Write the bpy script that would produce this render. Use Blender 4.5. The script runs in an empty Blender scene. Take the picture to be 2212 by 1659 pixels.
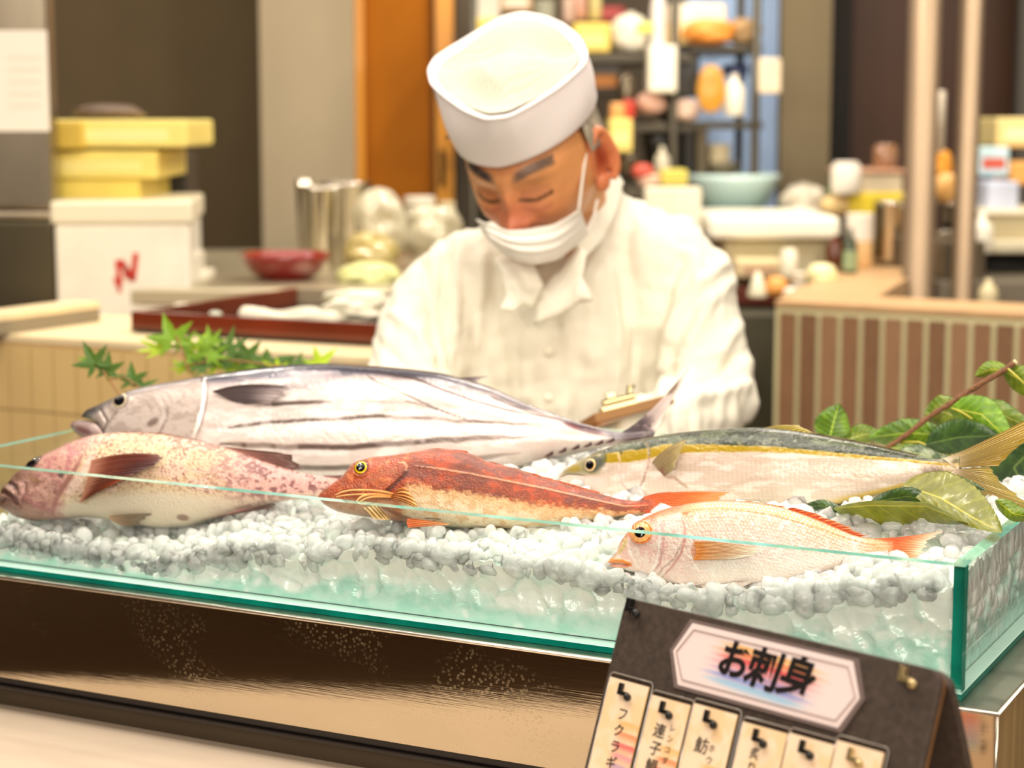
import bpy, bmesh, math, random
import numpy as np
from mathutils import Vector, Matrix
random.seed(7); RS = np.random.RandomState(7)
S = bpy.context.scene
COL = S.collection
# ---------------------------------------------------------------- camera
FPX = 4200.0; TH = math.radians(7.70); CZ = 1.45
cd = bpy.data.cameras.new('camera'); cam = bpy.data.objects.new('camera', cd); COL.objects.link(cam)
cam.location = (0, 0, CZ); cam.rotation_euler = (math.radians(90) - TH, 0, 0)
cd.sensor_width = 36; cd.lens = 36 * FPX / 2212; cd.clip_start = 0.05; cd.clip_end = 50
cd.dof.use_dof = True; cd.dof.focus_distance = 1.59; cd.dof.aperture_fstop = 36 * FPX / 2212 / 13.5; cd.dof.aperture_blades = 0
S.camera = cam
# ---------------------------------------------------------------- world, exposure, lamps
S.view_settings.view_transform = 'Standard'; S.view_settings.look = 'None'
S.view_settings.gamma = 1.0; S.view_settings.use_curve_mapping = False
S.view_settings.exposure = -0.06
W = bpy.data.worlds.new('world'); S.world = W; W.use_nodes = True
bg = W.node_tree.nodes['Background']; bg.inputs[0].default_value = (0.62, 0.45, 0.28, 1); bg.inputs[1].default_value = 0.28
S.cycles.max_bounces = 8; S.cycles.diffuse_bounces = 3; S.cycles.glossy_bounces = 4
S.cycles.transmission_bounces = 8; S.cycles.transparent_max_bounces = 24; S.cycles.volume_bounces = 0
S.cycles.use_denoising = True; S.cycles.sample_clamp_indirect = 3.0; S.cycles.caustics_refractive = True; S.cycles.blur_glossy = 1.0; S.cycles.caustics_reflective = False
def area_light(name, loc, target, sx, sy, power, col=(1, .885, .76), shape='RECTANGLE'):
    l = bpy.data.lights.new(name, 'AREA'); l.shape = shape; l.size = sx
    if shape in ('RECTANGLE', 'ELLIPSE'): l.size_y = sy
    l.energy = power; l.color = col; l.use_shadow = True
    o = bpy.data.objects.new(name, l); COL.objects.link(o); o.location = loc
    d = Vector(target) - Vector(loc); o.rotation_euler = d.to_track_quat('-Z', 'Y').to_euler()
    return o
area_light('soft_fill_light', (0.1, 1.3, 2.9), (0, 1.9, 1.0), 2.4, 1.0, 9)
area_light('soft_fill_light', (-0.3, -1.3, 2.25), (0, 2.0, 1.1), 3.2, 1.1, 84)  # frontal fill added behind the camera to brighten the ice front
area_light('soft_fill_light', (2.4, .4, 2.6), (.2, 1.8, 1.1), 2.0, 1.4, 42)  # fill added at the right to brighten the ice behind the right pane
area_light('soft_fill_light', (0.0, 4.2, 3.1), (0, 4.3, 0.5), 4.0, 2.0, 48)
area_light('soft_fill_light', (-1.6, 2.0, 2.9), (-0.2, 2.0, 1.1), 1.0, 1.2, 8)
for _x, _y in ((-0.75, 1.75), (-0.25, 1.6), (0.25, 1.45), (0.7, 1.3), (-.5, 1.25), (0, 1.1), (.5, .95), (-.6, 2.15), (0, 2.05)):
    area_light('ceiling_spot_lamp', (_x, _y, 2.45), (_x * .8, 1.8, 1.1), .07, .07, 3.6, (1, .93, .80), 'DISK')
for _x, _y in ((-1.6, 3.2), (-0.9, 3.3), (0.3, 3.3), (1.0, 3.2), (1.5, 3.6), (.6, 3.9)):
    area_light('ceiling_spot_lamp', (_x, _y, 2.7), (_x, _y + .4, 1.0), .10, .10, 11.0, (1, .92, .78), 'DISK')
# ---------------------------------------------------------------- geometry of the place
C0 = np.array([0, 0, CZ]); FW = np.array([0, math.cos(TH), -math.sin(TH)]); UP = np.array([0, math.sin(TH), math.cos(TH)]); RX = np.array([1., 0, 0])
def ray(px, py): return FW + RX * ((px - 1106) / FPX) - UP * ((py - 829.5) / FPX)
def P(px, py, d): return C0 + ray(px, py) * d
def Pz(px, py, z):
    r = ray(px, py); return C0 + r * ((z - CZ) / r[2])
def proj(q):
    q = np.asarray(q) - C0; d = q @ FW
    return 1106 + FPX * (q @ RX) / d, 829.5 - FPX * (q @ UP) / d, d
_a = math.radians(62.93)
TU = np.array([-math.sin(_a), math.cos(_a), 0]); TV = np.array([math.cos(_a), math.sin(_a), 0]); TZ = np.array([0, 0, 1.])
TO = np.array([0.331, 1.3893, 1.0272])            # outer bottom right front corner of the tank
def T(u, v, z=0): return TO + TU * u + TV * v + TZ * z
def Pv(px, py, v):
    r = ray(px, py); t = ((TO + TV * v - C0) @ TV) / (r @ TV); return C0 + r * t
def lin(c):
    c = np.clip(np.asarray(c, float), 0, 1)
    return np.where(c <= .04045, c / 12.92, ((c + .055) / 1.055) ** 2.4)
def h255(r, g, b): return (r / 255., g / 255., b / 255.)
def sm(a, b, x):
    t = np.clip((x - a) / (b - a), 0, 1); return t * t * (3 - 2 * t)
def vn(x, y, s=0):
    x = np.asarray(x, float); y = np.asarray(y, float)
    xi = np.floor(x); yi = np.floor(y); fx = x - xi; fy = y - yi
    def h(a, b):
        k = np.sin(a * 127.1 + b * 311.7 + s * 74.7) * 43758.5453; return k - np.floor(k)
    fx = fx * fx * (3 - 2 * fx); fy = fy * fy * (3 - 2 * fy)
    return (h(xi, yi) * (1 - fx) + h(xi + 1, yi) * fx) * (1 - fy) + (h(xi, yi + 1) * (1 - fx) + h(xi + 1, yi + 1) * fx) * fy
def cells(x, y, s=0):
    x = np.asarray(x, float); y = np.asarray(y, float); xi = np.floor(x); yi = np.floor(y); D = np.full(np.broadcast(x, y).shape, 9.); I = np.zeros_like(D)
    for a in (-1, 0, 1):
        for b in (-1, 0, 1):
            h = np.sin((xi + a) * 127.1 + (yi + b) * 311.7 + s) * 43758.5453; h -= np.floor(h); g = np.sin((xi + a) * 269.5 + (yi + b) * 183.3 + s) * 23421.631; g -= np.floor(g)
            d = np.hypot(xi + a + h - x, yi + b + g - y); m = d < D; I = np.where(m, h, I); D = np.minimum(D, d)
    return D, I
def fbm(x, y, s=0, o=4):
    r = 0; a = .5; n = 0
    for i in range(o):
        r = r + a * vn(x * 2 ** i, y * 2 ** i, s + i * 13); n += a; a *= .5
    return r / n
def dist(X, Y, pts):
    D = np.full(np.shape(X), 1e9); T_ = np.zeros(np.shape(X)); n = len(pts) - 1
    for i in range(n):
        ax, ay = pts[i]; bx, by = pts[i + 1]; dx, dy = bx - ax, by - ay; L = dx * dx + dy * dy + 1e-9
        t = np.clip(((X - ax) * dx + (Y - ay) * dy) / L, 0, 1)
        d = np.hypot(X - ax - t * dx, Y - ay - t * dy)
        m = d < D; D = np.where(m, d, D); T_ = np.where(m, (i + t) / n, T_)
    return D, T_
def mix(c, k, a):
    a = np.asarray(a)[..., None]; return c * (1 - a) + np.asarray(k) * a
def stroke(c, X, Y, pts, w, k, a=1., taper=True):
    d, t = dist(X, Y, pts); ww = w * (np.clip(np.minimum(t, 1 - t) * 6, .3, 1) if taper else 1)
    return mix(c, k, a * (1 - sm(ww * .4, ww, d)))
def blob(c, X, Y, x, y, rx, ry, k, a=1., ang=0.):
    ca, sa = math.cos(ang), math.sin(ang); dx = X - x; dy = Y - y
    r = np.hypot((dx * ca + dy * sa) / rx, (-dx * sa + dy * ca) / ry); return mix(c, k, a * (1 - sm(.55, 1.1, r)))
def curve(pts, x):
    p = np.array(pts, float); x = np.asarray(x, float); X = p[:, 0]; Y = p[:, 1]
    n = len(X); h = np.diff(X); dl = np.diff(Y) / h; m = np.zeros(n)
    m[0] = dl[0]; m[-1] = dl[-1]
    for i in range(1, n - 1):
        m[i] = 0 if dl[i - 1] * dl[i] <= 0 else 2 * dl[i - 1] * dl[i] / (dl[i - 1] + dl[i])
    i = np.clip(np.searchsorted(X, x) - 1, 0, n - 2); t = np.clip((x - X[i]) / h[i], 0, 1)
    return ((2 * t**3 - 3 * t**2 + 1) * Y[i] + (t**3 - 2 * t**2 + t) * h[i] * m[i] + (-2 * t**3 + 3 * t**2) * Y[i + 1] + (t**3 - t**2) * h[i] * m[i + 1])
# ---------------------------------------------------------------- materials
MATS = {}
def nd(nt, t, **kw):
    n = nt.nodes.new(t)
    for k, v in kw.items(): setattr(n, k, v)
    return n
def mat(name, col=(.8, .8, .8), rough=.5, metal=0., spec=.5, coat=0., var=0., vscale=8., bump=0., bscale=60., trans=0., ior=1.45, emit=0., vc=False, sss=0., bdist=.002, stretch=None, alpha=1., coatr=.05, srough=None):
    """procedural Principled material; col is sRGB 0..1 (or the mesh colour attribute when vc)."""
    if name in MATS: return MATS[name]
    m = bpy.data.materials.new(name); m.use_nodes = True; nt = m.node_tree; b = nt.nodes['Principled BSDF']
    l = lin(col); b.inputs['Base Color'].default_value = (*l, 1)
    b.inputs['Roughness'].default_value = rough; b.inputs['Metallic'].default_value = metal
    b.inputs['Specular IOR Level'].default_value = spec; b.inputs['IOR'].default_value = ior
    b.inputs['Coat Weight'].default_value = coat; b.inputs['Coat Roughness'].default_value = coatr
    b.inputs['Transmission Weight'].default_value = trans; b.inputs['Alpha'].default_value = alpha
    if sss:
        b.inputs['Subsurface Weight'].default_value = sss; b.inputs['Subsurface Radius'].default_value = (.01, .006, .004)
        b.inputs['Subsurface Scale'].default_value = .6
    tc = nd(nt, 'ShaderNodeTexCoord'); co = tc.outputs['Object']
    if stretch:
        mp = nd(nt, 'ShaderNodeMapping'); mp.inputs['Scale'].default_value = stretch; nt.links.new(co, mp.inputs[0]); co = mp.outputs[0]
    src = None
    if vc:
        at = nd(nt, 'ShaderNodeVertexColor'); at.layer_name = 'Col'; src = at.outputs[0]
    if var:
        nz = nd(nt, 'ShaderNodeTexNoise'); nz.inputs['Scale'].default_value = vscale; nz.inputs['Detail'].default_value = 5; nt.links.new(co, nz.inputs[0])
        mr = nd(nt, 'ShaderNodeMapRange'); mr.inputs[1].default_value = .3; mr.inputs[2].default_value = .7; mr.inputs[3].default_value = 1 - var; mr.inputs[4].default_value = 1 + var; nt.links.new(nz.outputs[0], mr.inputs[0])
        mx = nd(nt, 'ShaderNodeVectorMath', operation='SCALE')
        if src is None: mx.inputs[0].default_value = l
        else: nt.links.new(src, mx.inputs[0])
        nt.links.new(mr.outputs[0], mx.inputs['Scale']); src = mx.outputs[0]
        if srough is not None:
            m2 = nd(nt, 'ShaderNodeMapRange'); m2.inputs[1].default_value = .35; m2.inputs[2].default_value = .65; m2.inputs[3].default_value = rough; m2.inputs[4].default_value = srough
            nt.links.new(nz.outputs[0], m2.inputs[0]); nt.links.new(m2.outputs[0], b.inputs['Roughness'])
    if src is not None: nt.links.new(src, b.inputs['Base Color'])
    if bump:
        nz = nd(nt, 'ShaderNodeTexNoise'); nz.inputs['Scale'].default_value = bscale; nz.inputs['Detail'].default_value = 4; nt.links.new(co, nz.inputs[0])
        bp = nd(nt, 'ShaderNodeBump'); bp.inputs['Strength'].default_value = bump; bp.inputs['Distance'].default_value = bdist
        nt.links.new(nz.outputs[0], bp.inputs['Height']); nt.links.new(bp.outputs[0], b.inputs['Normal']); nt.links.new(bp.outputs[0], b.inputs['Coat Normal'])
    if emit:
        b.inputs['Emission Color'].default_value = (*l, 1); b.inputs['Emission Strength'].default_value = emit
    MATS[name] = m; return m
def pane_mat(name, tint, ior=1.5, rough=.02, haze=0.):
    if name in MATS: return MATS[name]
    m = bpy.data.materials.new(name); m.use_nodes = True; nt = m.node_tree; nt.nodes.clear()
    out = nd(nt, 'ShaderNodeOutputMaterial'); tr = nd(nt, 'ShaderNodeBsdfTransparent'); tr.inputs[0].default_value = (*tint, 1)
    gl = nd(nt, 'ShaderNodeBsdfGlossy'); gl.inputs['Roughness'].default_value = rough
    fr = nd(nt, 'ShaderNodeFresnel'); fr.inputs[0].default_value = ior
    ge = nd(nt, 'ShaderNodeNewGeometry'); iv = nd(nt, 'ShaderNodeMath', operation='SUBTRACT'); iv.inputs[0].default_value = 1; nt.links.new(ge.outputs['Backfacing'], iv.inputs[1])
    fm = nd(nt, 'ShaderNodeMath', operation='MULTIPLY'); nt.links.new(fr.outputs[0], fm.inputs[0]); nt.links.new(iv.outputs[0], fm.inputs[1])   # one reflecting side per pane
    mx = nd(nt, 'ShaderNodeMixShader'); nt.links.new(fm.outputs[0], mx.inputs[0]); nt.links.new(tr.outputs[0], mx.inputs[1]); nt.links.new(gl.outputs[0], mx.inputs[2])
    last = mx
    if haze:
        df = nd(nt, 'ShaderNodeBsdfDiffuse'); df.inputs[0].default_value = (.80, .95, .90, 1)
        nz = nd(nt, 'ShaderNodeTexNoise'); nz.inputs['Scale'].default_value = 9; tc = nd(nt, 'ShaderNodeTexCoord'); nt.links.new(tc.outputs['Object'], nz.inputs[0])
        mr = nd(nt, 'ShaderNodeMapRange'); mr.inputs[1].default_value = .4; mr.inputs[2].default_value = .7; mr.inputs[3].default_value = haze * .3; mr.inputs[4].default_value = haze; nt.links.new(nz.outputs[0], mr.inputs[0])
        m2 = nd(nt, 'ShaderNodeMixShader'); nt.links.new(mr.outputs[0], m2.inputs[0]); nt.links.new(mx.outputs[0], m2.inputs[1]); nt.links.new(df.outputs[0], m2.inputs[2]); last = m2
    nt.links.new(last.outputs[0], out.inputs[0]); MATS[name] = m; return m
# ---------------------------------------------------------------- object helpers
def tag(o, label=None, cat=None, group=None, kind=None):
    if label: o['label'] = label
    if cat: o['category'] = cat
    if group: o['group'] = group
    if kind: o['kind'] = kind
    return o
def link(name, me, m, parent=None, smooth=True):
    o = bpy.data.objects.new(name, me); COL.objects.link(o)
    if m is not None:
        for x in (m if isinstance(m, (list, tuple)) else [m]): me.materials.append(x)
    if smooth: me.polygons.foreach_set('use_smooth', [True] * len(me.polygons))
    if parent is not None:
        o.parent = parent; o.matrix_parent_inverse = Matrix.Translation(parent.location).inverted() if parent.rotation_euler.x == parent.rotation_euler.y == parent.rotation_euler.z == 0 else parent.matrix_basis.inverted()
    return o
def mesh(name, V, Fc, m, parent=None, smooth=True, col=None, mi=None):
    me = bpy.data.meshes.new(name); me.from_pydata([tuple(map(float, p)) for p in V] if not isinstance(V, np.ndarray) else V.tolist(), [], Fc if not isinstance(Fc, np.ndarray) else Fc.tolist()); me.update()
    if col is not None:
        ca = me.color_attributes.new('Col', 'FLOAT_COLOR', 'POINT'); c4 = np.ones((len(V), 4), np.float32); c4[:, :3] = lin(col); ca.data.foreach_set('color', c4.ravel())
    o = link(name, me, m, parent, smooth)
    if mi is not None: me.polygons.foreach_set('material_index', mi)
    return o
def empty(name, loc, label=None, cat=None, group=None):
    o = bpy.data.objects.new(name, None); COL.objects.link(o); o.location = tuple(map(float, loc)); o.empty_display_size = .02
    return tag(o, label, cat, group)
def gridf(n, m, wrap=False):
    i, j = np.meshgrid(np.arange(n - 1), np.arange(m if wrap else m - 1), indexing='ij'); j2 = (j + 1) % m
    return np.stack([i * m + j, (i + 1) * m + j, (i + 1) * m + j2, i * m + j2], -1).reshape(-1, 4)
class MB:
    def __init__(s): s.v = []; s.f = []; s.mi = []
    def add(s, V, Fc, k=0):
        b = len(s.v); s.v += [tuple(map(float, p)) for p in V]; s.f += [tuple(int(i) + b for i in q) for q in Fc]; s.mi += [k] * len(Fc); return s
    def box(s, o, a, b, c, k=0):
        o, a, b, c = (np.asarray(q, float) for q in (o, a, b, c))
        V = [o, o + a, o + a + b, o + b, o + c, o + a + c, o + a + b + c, o + b + c]
        F_ = [(0, 3, 2, 1), (4, 5, 6, 7), (0, 1, 5, 4), (1, 2, 6, 5), (2, 3, 7, 6), (3, 0, 4, 7)]
        if np.dot(np.cross(a, b), c) < 0: F_ = [q[::-1] for q in F_]
        return s.add(V, F_, k)
    def tube(s, pts, r, n=10, k=0, cap=True):
        pts = [np.asarray(p, float) for p in pts]; rr = r if hasattr(r, '__len__') else [r] * len(pts); V = []; F_ = []
        up = None
        for i, p in enumerate(pts):
            t = pts[min(i + 1, len(pts) - 1)] - pts[max(i - 1, 0)]; t = t / (np.linalg.norm(t) + 1e-12)
            if up is None: up = np.cross(t, [0, 0, 1]) if abs(t[2]) < .9 else np.cross(t, [1, 0, 0])
            x = up - t * (up @ t); x /= np.linalg.norm(x) + 1e-12; up = x; y = np.cross(t, x)
            for j in range(n):
                a = 2 * math.pi * j / n; V.append(p + (x * math.cos(a) + y * math.sin(a)) * rr[i])
        for i in range(len(pts) - 1):
            for j in range(n): F_.append((i * n + j, i * n + (j + 1) % n, (i + 1) * n + (j + 1) % n, (i + 1) * n + j))
        if cap: F_.append(tuple(range(n))[::-1]); F_.append(tuple(range((len(pts) - 1) * n, len(pts) * n)))
        return s.add(V, F_, k)
    def lathe(s, c, prof, n=32, k=0, ax=None, sx=1., sy=1.):
        c = np.asarray(c, float); V = []; F_ = []
        A = np.eye(3) if ax is None else np.array(Vector(ax).to_track_quat('Z', 'Y').to_matrix())
        for r, z in prof:
            for j in range(n):
                a = 2 * math.pi * j / n; V.append(c + A @ np.array([r * math.cos(a) * sx, r * math.sin(a) * sy, z]))
        for i in range(len(prof) - 1):
            for j in range(n): F_.append((i * n + j, i * n + (j + 1) % n, (i + 1) * n + (j + 1) % n, (i + 1) * n + j))
        if prof[0][0] > 1e-6: F_.append(tuple(range(n))[::-1])
        if prof[-1][0] > 1e-6: F_.append(tuple(range((len(prof) - 1) * n, len(prof) * n)))
        return s.add(V, F_, k)
    def ell(s, c, r, A=None, n=16, m=10, k=0):
        c = np.asarray(c, float); A = np.eye(3) if A is None else A; V = []; F_ = []
        for i in range(m + 1):
            th = math.pi * i / m
            for j in range(n):
                a = 2 * math.pi * j / n; V.append(c + A @ (np.array(r) * [math.sin(th) * math.cos(a), math.sin(th) * math.sin(a), -math.cos(th)]))
        for i in range(m):
            for j in range(n): F_.append((i * n + j, i * n + (j + 1) % n, (i + 1) * n + (j + 1) % n, (i + 1) * n + j))
        return s.add(V, F_, k)
    def cap(s, p, q, r1, r2, n=16):
        p = np.asarray(p, float); q = np.asarray(q, float); d = q - p; L = np.linalg.norm(d) + 1e-9; d = d / L; pts = []; rr = []
        for a in (-88, -60, -30, 0): pts.append(p + d * r1 * math.sin(math.radians(a))); rr.append(r1 * math.cos(math.radians(a)))
        for a in (0, 30, 60, 88): pts.append(q + d * r2 * math.sin(math.radians(a))); rr.append(r2 * math.cos(math.radians(a)))
        return s.tube(pts, rr, n)
    def build(s, name, m, parent=None, smooth=False, bevel=0., seg=2, angle=None):
        me = bpy.data.meshes.new(name); me.from_pydata(s.v, [], s.f); me.update()
        if len(set(s.mi)) > 1: me.polygons.foreach_set('material_index', s.mi)
        o = link(name, me, m, parent, smooth)
        if bevel: 
            md = o.modifiers.new('bevel', 'BEVEL'); md.width = bevel; md.segments = seg; md.limit_method = 'ANGLE'
        return o
def remesh(mb, voxel, smooth=6, extra=None):
    me = bpy.data.meshes.new('tmp'); me.from_pydata(mb.v, [], mb.f); o = bpy.data.objects.new('tmp', me); COL.objects.link(o)
    md = o.modifiers.new('r', 'REMESH'); md.mode = 'VOXEL'; md.voxel_size = voxel
    if smooth: ms = o.modifiers.new('s', 'SMOOTH'); ms.factor = .5; ms.iterations = smooth
    dg = bpy.context.evaluated_depsgraph_get(); dg.update(); ev = o.evaluated_get(dg); r = ev.to_mesh()
    V = np.empty(len(r.vertices) * 3); r.vertices.foreach_get('co', V); N = np.empty(len(r.vertices) * 3); r.vertices.foreach_get('normal', N)
    F_ = [tuple(p.vertices) for p in r.polygons]; ev.to_mesh_clear(); bpy.data.objects.remove(o); bpy.data.meshes.remove(me)
    return V.reshape(-1, 3), N.reshape(-1, 3), F_
# ================================================================ TANK, STEEL STAND, COUNTER
LEN, WID, HT, GT = 1.0, .47, .1, .011
G_FACE = pane_mat('clear_green_glass', (.965, .99, .982))
G_EDGE = mat('teal_glass_edge', h255(120, 206, 186), .08, coat=.6, trans=.35, var=.25, vscale=30)
G_DARK = mat('deep_teal_glass_edge', h255(0, 135, 115), .08, coat=.6, var=.3, vscale=25)
STEEL = mat('brushed_steel', h255(205, 196, 180), .16, 1., var=.12, vscale=14, bump=.05, bscale=300, stretch=(.3, .3, 6), srough=.30)
STEELL = mat('steel_ledge', h255(190, 190, 175), .28, 1., var=.2, vscale=20)
tank = empty('glass_display_tank', T(LEN / 2, WID / 2, 0), 'long open glass tank with green edges full of ice and fish', 'display tank')
def pane(o, a, b, c, name='glass_pane'):
    # a = long horizontal edge, b = thickness, c = height; the big faces are clear, the narrow cut edges green
    mb = MB(); mb.box(o, a, b, c); ob = mb.build(name, [G_FACE, G_EDGE, G_DARK], tank)
    for i, k in enumerate((2, 1, 0, 2, 0, 2)): ob.data.polygons[i].material_index = k
    return ob
pane(T(0, 0, .0), TU * LEN, TV * GT, TZ * HT)
pane(T(0, GT, .0), TV * (WID - GT), TU * GT, TZ * HT)
pane(T(LEN - GT, GT, .0), TV * (WID - GT), TU * GT, TZ * HT)
pane(T(GT, WID - GT, .0), TU * (LEN - 2 * GT), TV * GT, TZ * HT)
gf = MB().box(T(-.0005, -.0012, -.0005), TU * (LEN + .001), TV * WID, TZ * .0050).build('glass_floor', [G_DARK, mat('frosted_floor_glass', h255(206, 238, 228), .3)], tank); gf.data.polygons[1].material_index = 1
# steel stand
st = empty('steel_display_stand', T(LEN / 2, WID / 2, -.11), 'brushed steel base cabinet carrying the glass fish tank', 'display stand')
ZL = -.0008
L0, L1, V0, V1 = -.03, LEN + .05, -.014, WID + .04
MB().box(T(L0, V0, ZL - .002), TU * (L1 - L0), TV * (V1 - V0), TZ * .002).build('ledge', STEELL, st, bevel=.0008)
fp = MB().box(T(L0, V0 + .001, -.100), TU * (L1 - L0), TV * .0015, TZ * .097).build('front_panel', None, st)
MB().box(T(L0 + .001, V0 + .004, -.100), TV * (V1 - V0 - .006), TU * .0015, TZ * .097).build('side_panel', mat('side_steel', h255(196, 168, 118), .38, .55, var=.25, vscale=5, stretch=(12, 12, .3), bump=.1, bscale=400), st)  # warm tone and upright streaks paint reflections into the side steel
MB().tube([T(L0 - .001, V0, ZL - .002), T(L1, V0, ZL - .002)], .0018, 8).build('rolled_edge', mat('bright_rim', h255(235, 225, 210), .25, .9), st, smooth=True)
MB().tube([T(L0 - .001, V0, ZL - .002), T(L0 - .001, V1, ZL - .002)], .0013, 8).build('rolled_edge', MATS['bright_rim'], st, smooth=True)
MB().tube([T(L0, V0 + .0005, ZL - .004), T(L0, V0 + .0005, -.1)], .0012, 8).build('corner_edge', MATS['bright_rim'], st, smooth=True)
# steel with dried water spots
m = bpy.data.materials.new('spotted_steel'); m.use_nodes = True; nt = m.node_tree; b = nt.nodes['Principled BSDF']
b.inputs['Metallic'].default_value = 1; b.inputs['Base Color'].default_value = (*lin(h255(214, 200, 178)), 1)
tc = nd(nt, 'ShaderNodeTexCoord'); geo = nd(nt, 'ShaderNodeNewGeometry')
vo = nd(nt, 'ShaderNodeTexVoronoi'); vo.inputs['Scale'].default_value = 260; nt.links.new(tc.outputs['Object'], vo.inputs[0])
nz = nd(nt, 'ShaderNodeTexNoise'); nz.inputs['Scale'].default_value = 5; nz.inputs['Detail'].default_value = 6; nt.links.new(tc.outputs['Object'], nz.inputs[0])
a1 = nd(nt, 'ShaderNodeMapRange'); a1.inputs[1].default_value = .42; a1.inputs[2].default_value = .25; nt.links.new(vo.outputs['Distance'], a1.inputs[0])
a2 = nd(nt, 'ShaderNodeMapRange'); a2.inputs[1].default_value = .50; a2.inputs[2].default_value = .68; nt.links.new(nz.outputs[0], a2.inputs[0])
mu = nd(nt, 'ShaderNodeMath', operation='MULTIPLY'); nt.links.new(a1.outputs[0], mu.inputs[0]); nt.links.new(a2.outputs[0], mu.inputs[1])
m3 = nd(nt, 'ShaderNodeMath', operation='MULTIPLY'); m3.inputs[1].default_value = .45; nt.links.new(mu.outputs[0], m3.inputs[0])
rr = nd(nt, 'ShaderNodeMapRange'); rr.inputs[3].default_value = .075; rr.inputs[4].default_value = .4; nt.links.new(m3.outputs[0], rr.inputs[0]); nt.links.new(rr.outputs[0], b.inputs['Roughness'])
sc2 = nd(nt, 'ShaderNodeTexNoise'); sc2.inputs['Scale'].default_value = 40; mp = nd(nt, 'ShaderNodeMapping'); mp.inputs['Scale'].default_value = (.5, .5, 30); nt.links.new(tc.outputs['Object'], mp.inputs[0]); nt.links.new(mp.outputs[0], sc2.inputs[0])
bp = nd(nt, 'ShaderNodeBump'); bp.inputs['Strength'].default_value = .035; bp.inputs['Distance'].default_value = .001; nt.links.new(sc2.outputs[0], bp.inputs['Height']); nt.links.new(bp.outputs[0], b.inputs['Normal'])
df = nd(nt, 'ShaderNodeBsdfDiffuse'); df.inputs[0].default_value = (*lin(h255(205, 180, 140)), 1)
ms = nd(nt, 'ShaderNodeMixShader'); nt.links.new(m3.outputs[0], ms.inputs[0]); nt.links.new(b.outputs[0], ms.inputs[1]); nt.links.new(df.outputs[0], ms.inputs[2]); nt.links.new(ms.outputs[0], nt.nodes['Material Output'].inputs[0])
fp.data.materials.append(m)
BLK = mat('black_rail', h255(38, 32, 30), .35, bump=.2, bscale=200)
r_ = MB(); r_.box(T(.24, V0 + .008, -.109), TU * (L1 - .24), TV * .02, TZ * .007); r_.box(T(.24, V0 + .004, -.113), TU * (L1 - .24), TV * .012, TZ * .004); r_.build('slide_rail', BLK, st, bevel=.001)
for uu in (.225, .255):
    r_ = MB(); z0 = -.101; w = .016
    pts = [T(uu, V0 + .004, z0), T(uu, V0 + .004, z0 - .009), T(uu - .013 if uu < .24 else uu + .0, V0 + .004, z0 - .009)]
    r_.box(T(uu, V0 + .003, z0 - .009), TU * .0012, TV * .02, TZ * .009); r_.box(T(uu, V0 + .003, z0 - .0102), -TU * .012 if uu < .24 else TU * .012, TV * .02, TZ * .0012)
    r_.build('bracket', MATS['bright_rim'], st)
ZM = .892 - TO[2]
MARB = mat('pale_marble', h255(216, 196, 174), .32, var=.10, vscale=3.5, bump=.02, bscale=20, stretch=(1, 2.4, 1))
# counter base behind the marble (dark recess) and the marble slab
DK = mat('dark_olive_plinth', h255(66, 54, 38), .55, var=.15, vscale=6)
MB().box(T(L0 + .02, V0 + .022, -TO[2]), TU * (L1 - L0 - .04), TV * (V1 - V0 - .04), TZ * (TO[2] - .112)).build('plinth', DK, st)
e1, e2 = np.array([-.61, 1.745, .892]), np.array([-.17, 1.315, .892]); ed = (e2 - e1) / np.linalg.norm(e2 - e1)
pA, pB = e1 - ed * .43, e1 + ed * 1.45
qA, qB = T(LEN + 1.3, V0 + .0215, ZM), T(-.03, V0 + .0215, ZM)
sl = MB(); top = [pA, pB, T(-.45, -.25, ZM), qB]; n5 = len(top)
sl.add([*top] + [q - TZ * .03 for q in top], [tuple(range(n5))[::-1], tuple(range(n5, 2 * n5))] + [(i, (i + 1) % n5, n5 + (i + 1) % n5, n5 + i) for i in range(n5)])
mo = sl.build('marble_counter_top', MARB, None, bevel=.002); bm = bmesh.new(); bm.from_mesh(mo.data); bmesh.ops.recalc_face_normals(bm, faces=bm.faces); bm.to_mesh(mo.data); bm.free()
tag(mo, 'pale veined marble counter top in front of the steel stand', 'counter')
MB().box(T(L1, V0 + .15, -TO[2]), -TU * (L1 + .2), -TV * .10, TZ * (TO[2] + ZM - .031)).build('counter_base', mat('counter_base_mat', h255(90, 66, 44), .5), mo)
# ================================================================ ICE
ctrl = [(0,1150,.01),(300,1205,.01),(600,1188,.01),(950,1200,.01),(1300,1235,.01),(1550,1290,.01),(1750,1290,.01),(1900,1262,.01),(2040,1245,.01),(100,1125,.1),(300,1135,.12),(600,1112,.13),(950,1140,.08),(1250,1130,.12),(1500,1268,.06),(1700,1262,.06),(1900,1215,.06),(2000,1150,.15),(2100,1180,.08),(1786,1095,.2),(1450,1060,.22),(1250,985,.36),(700,1010,.28),(400,1010,.3),(1100,1000,.4),(1500,960,.42),(1900,1000,.42),(400,905,.45),(60,1010,.16),(1250,1050,.24),(1350,1090,.24),(1450,1085,.18),(2200,1080,.24)]
CP = []
for q in ctrl:
    w_ = Pv(*q) - TO; CP.append((w_ @ TU, w_ @ TV, w_[2]))
CP = np.array(CP)
def ice_h(u, v):
    u = np.asarray(u, float); v = np.asarray(v, float); d2 = (u[..., None] - CP[:, 0])**2 + (v[..., None] - CP[:, 1])**2
    w = np.exp(-d2 / .0045) + 1e-4 / (d2 + .002); return np.clip((w * CP[:, 2]).sum(-1) / w.sum(-1), .022, .108)
NU, NV = 700, 260
uu, vv = np.meshgrid(np.linspace(GT + .001, LEN - GT - .001, NU), np.linspace(GT + .0055, WID - GT - .001, NV), indexing='ij')
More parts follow.
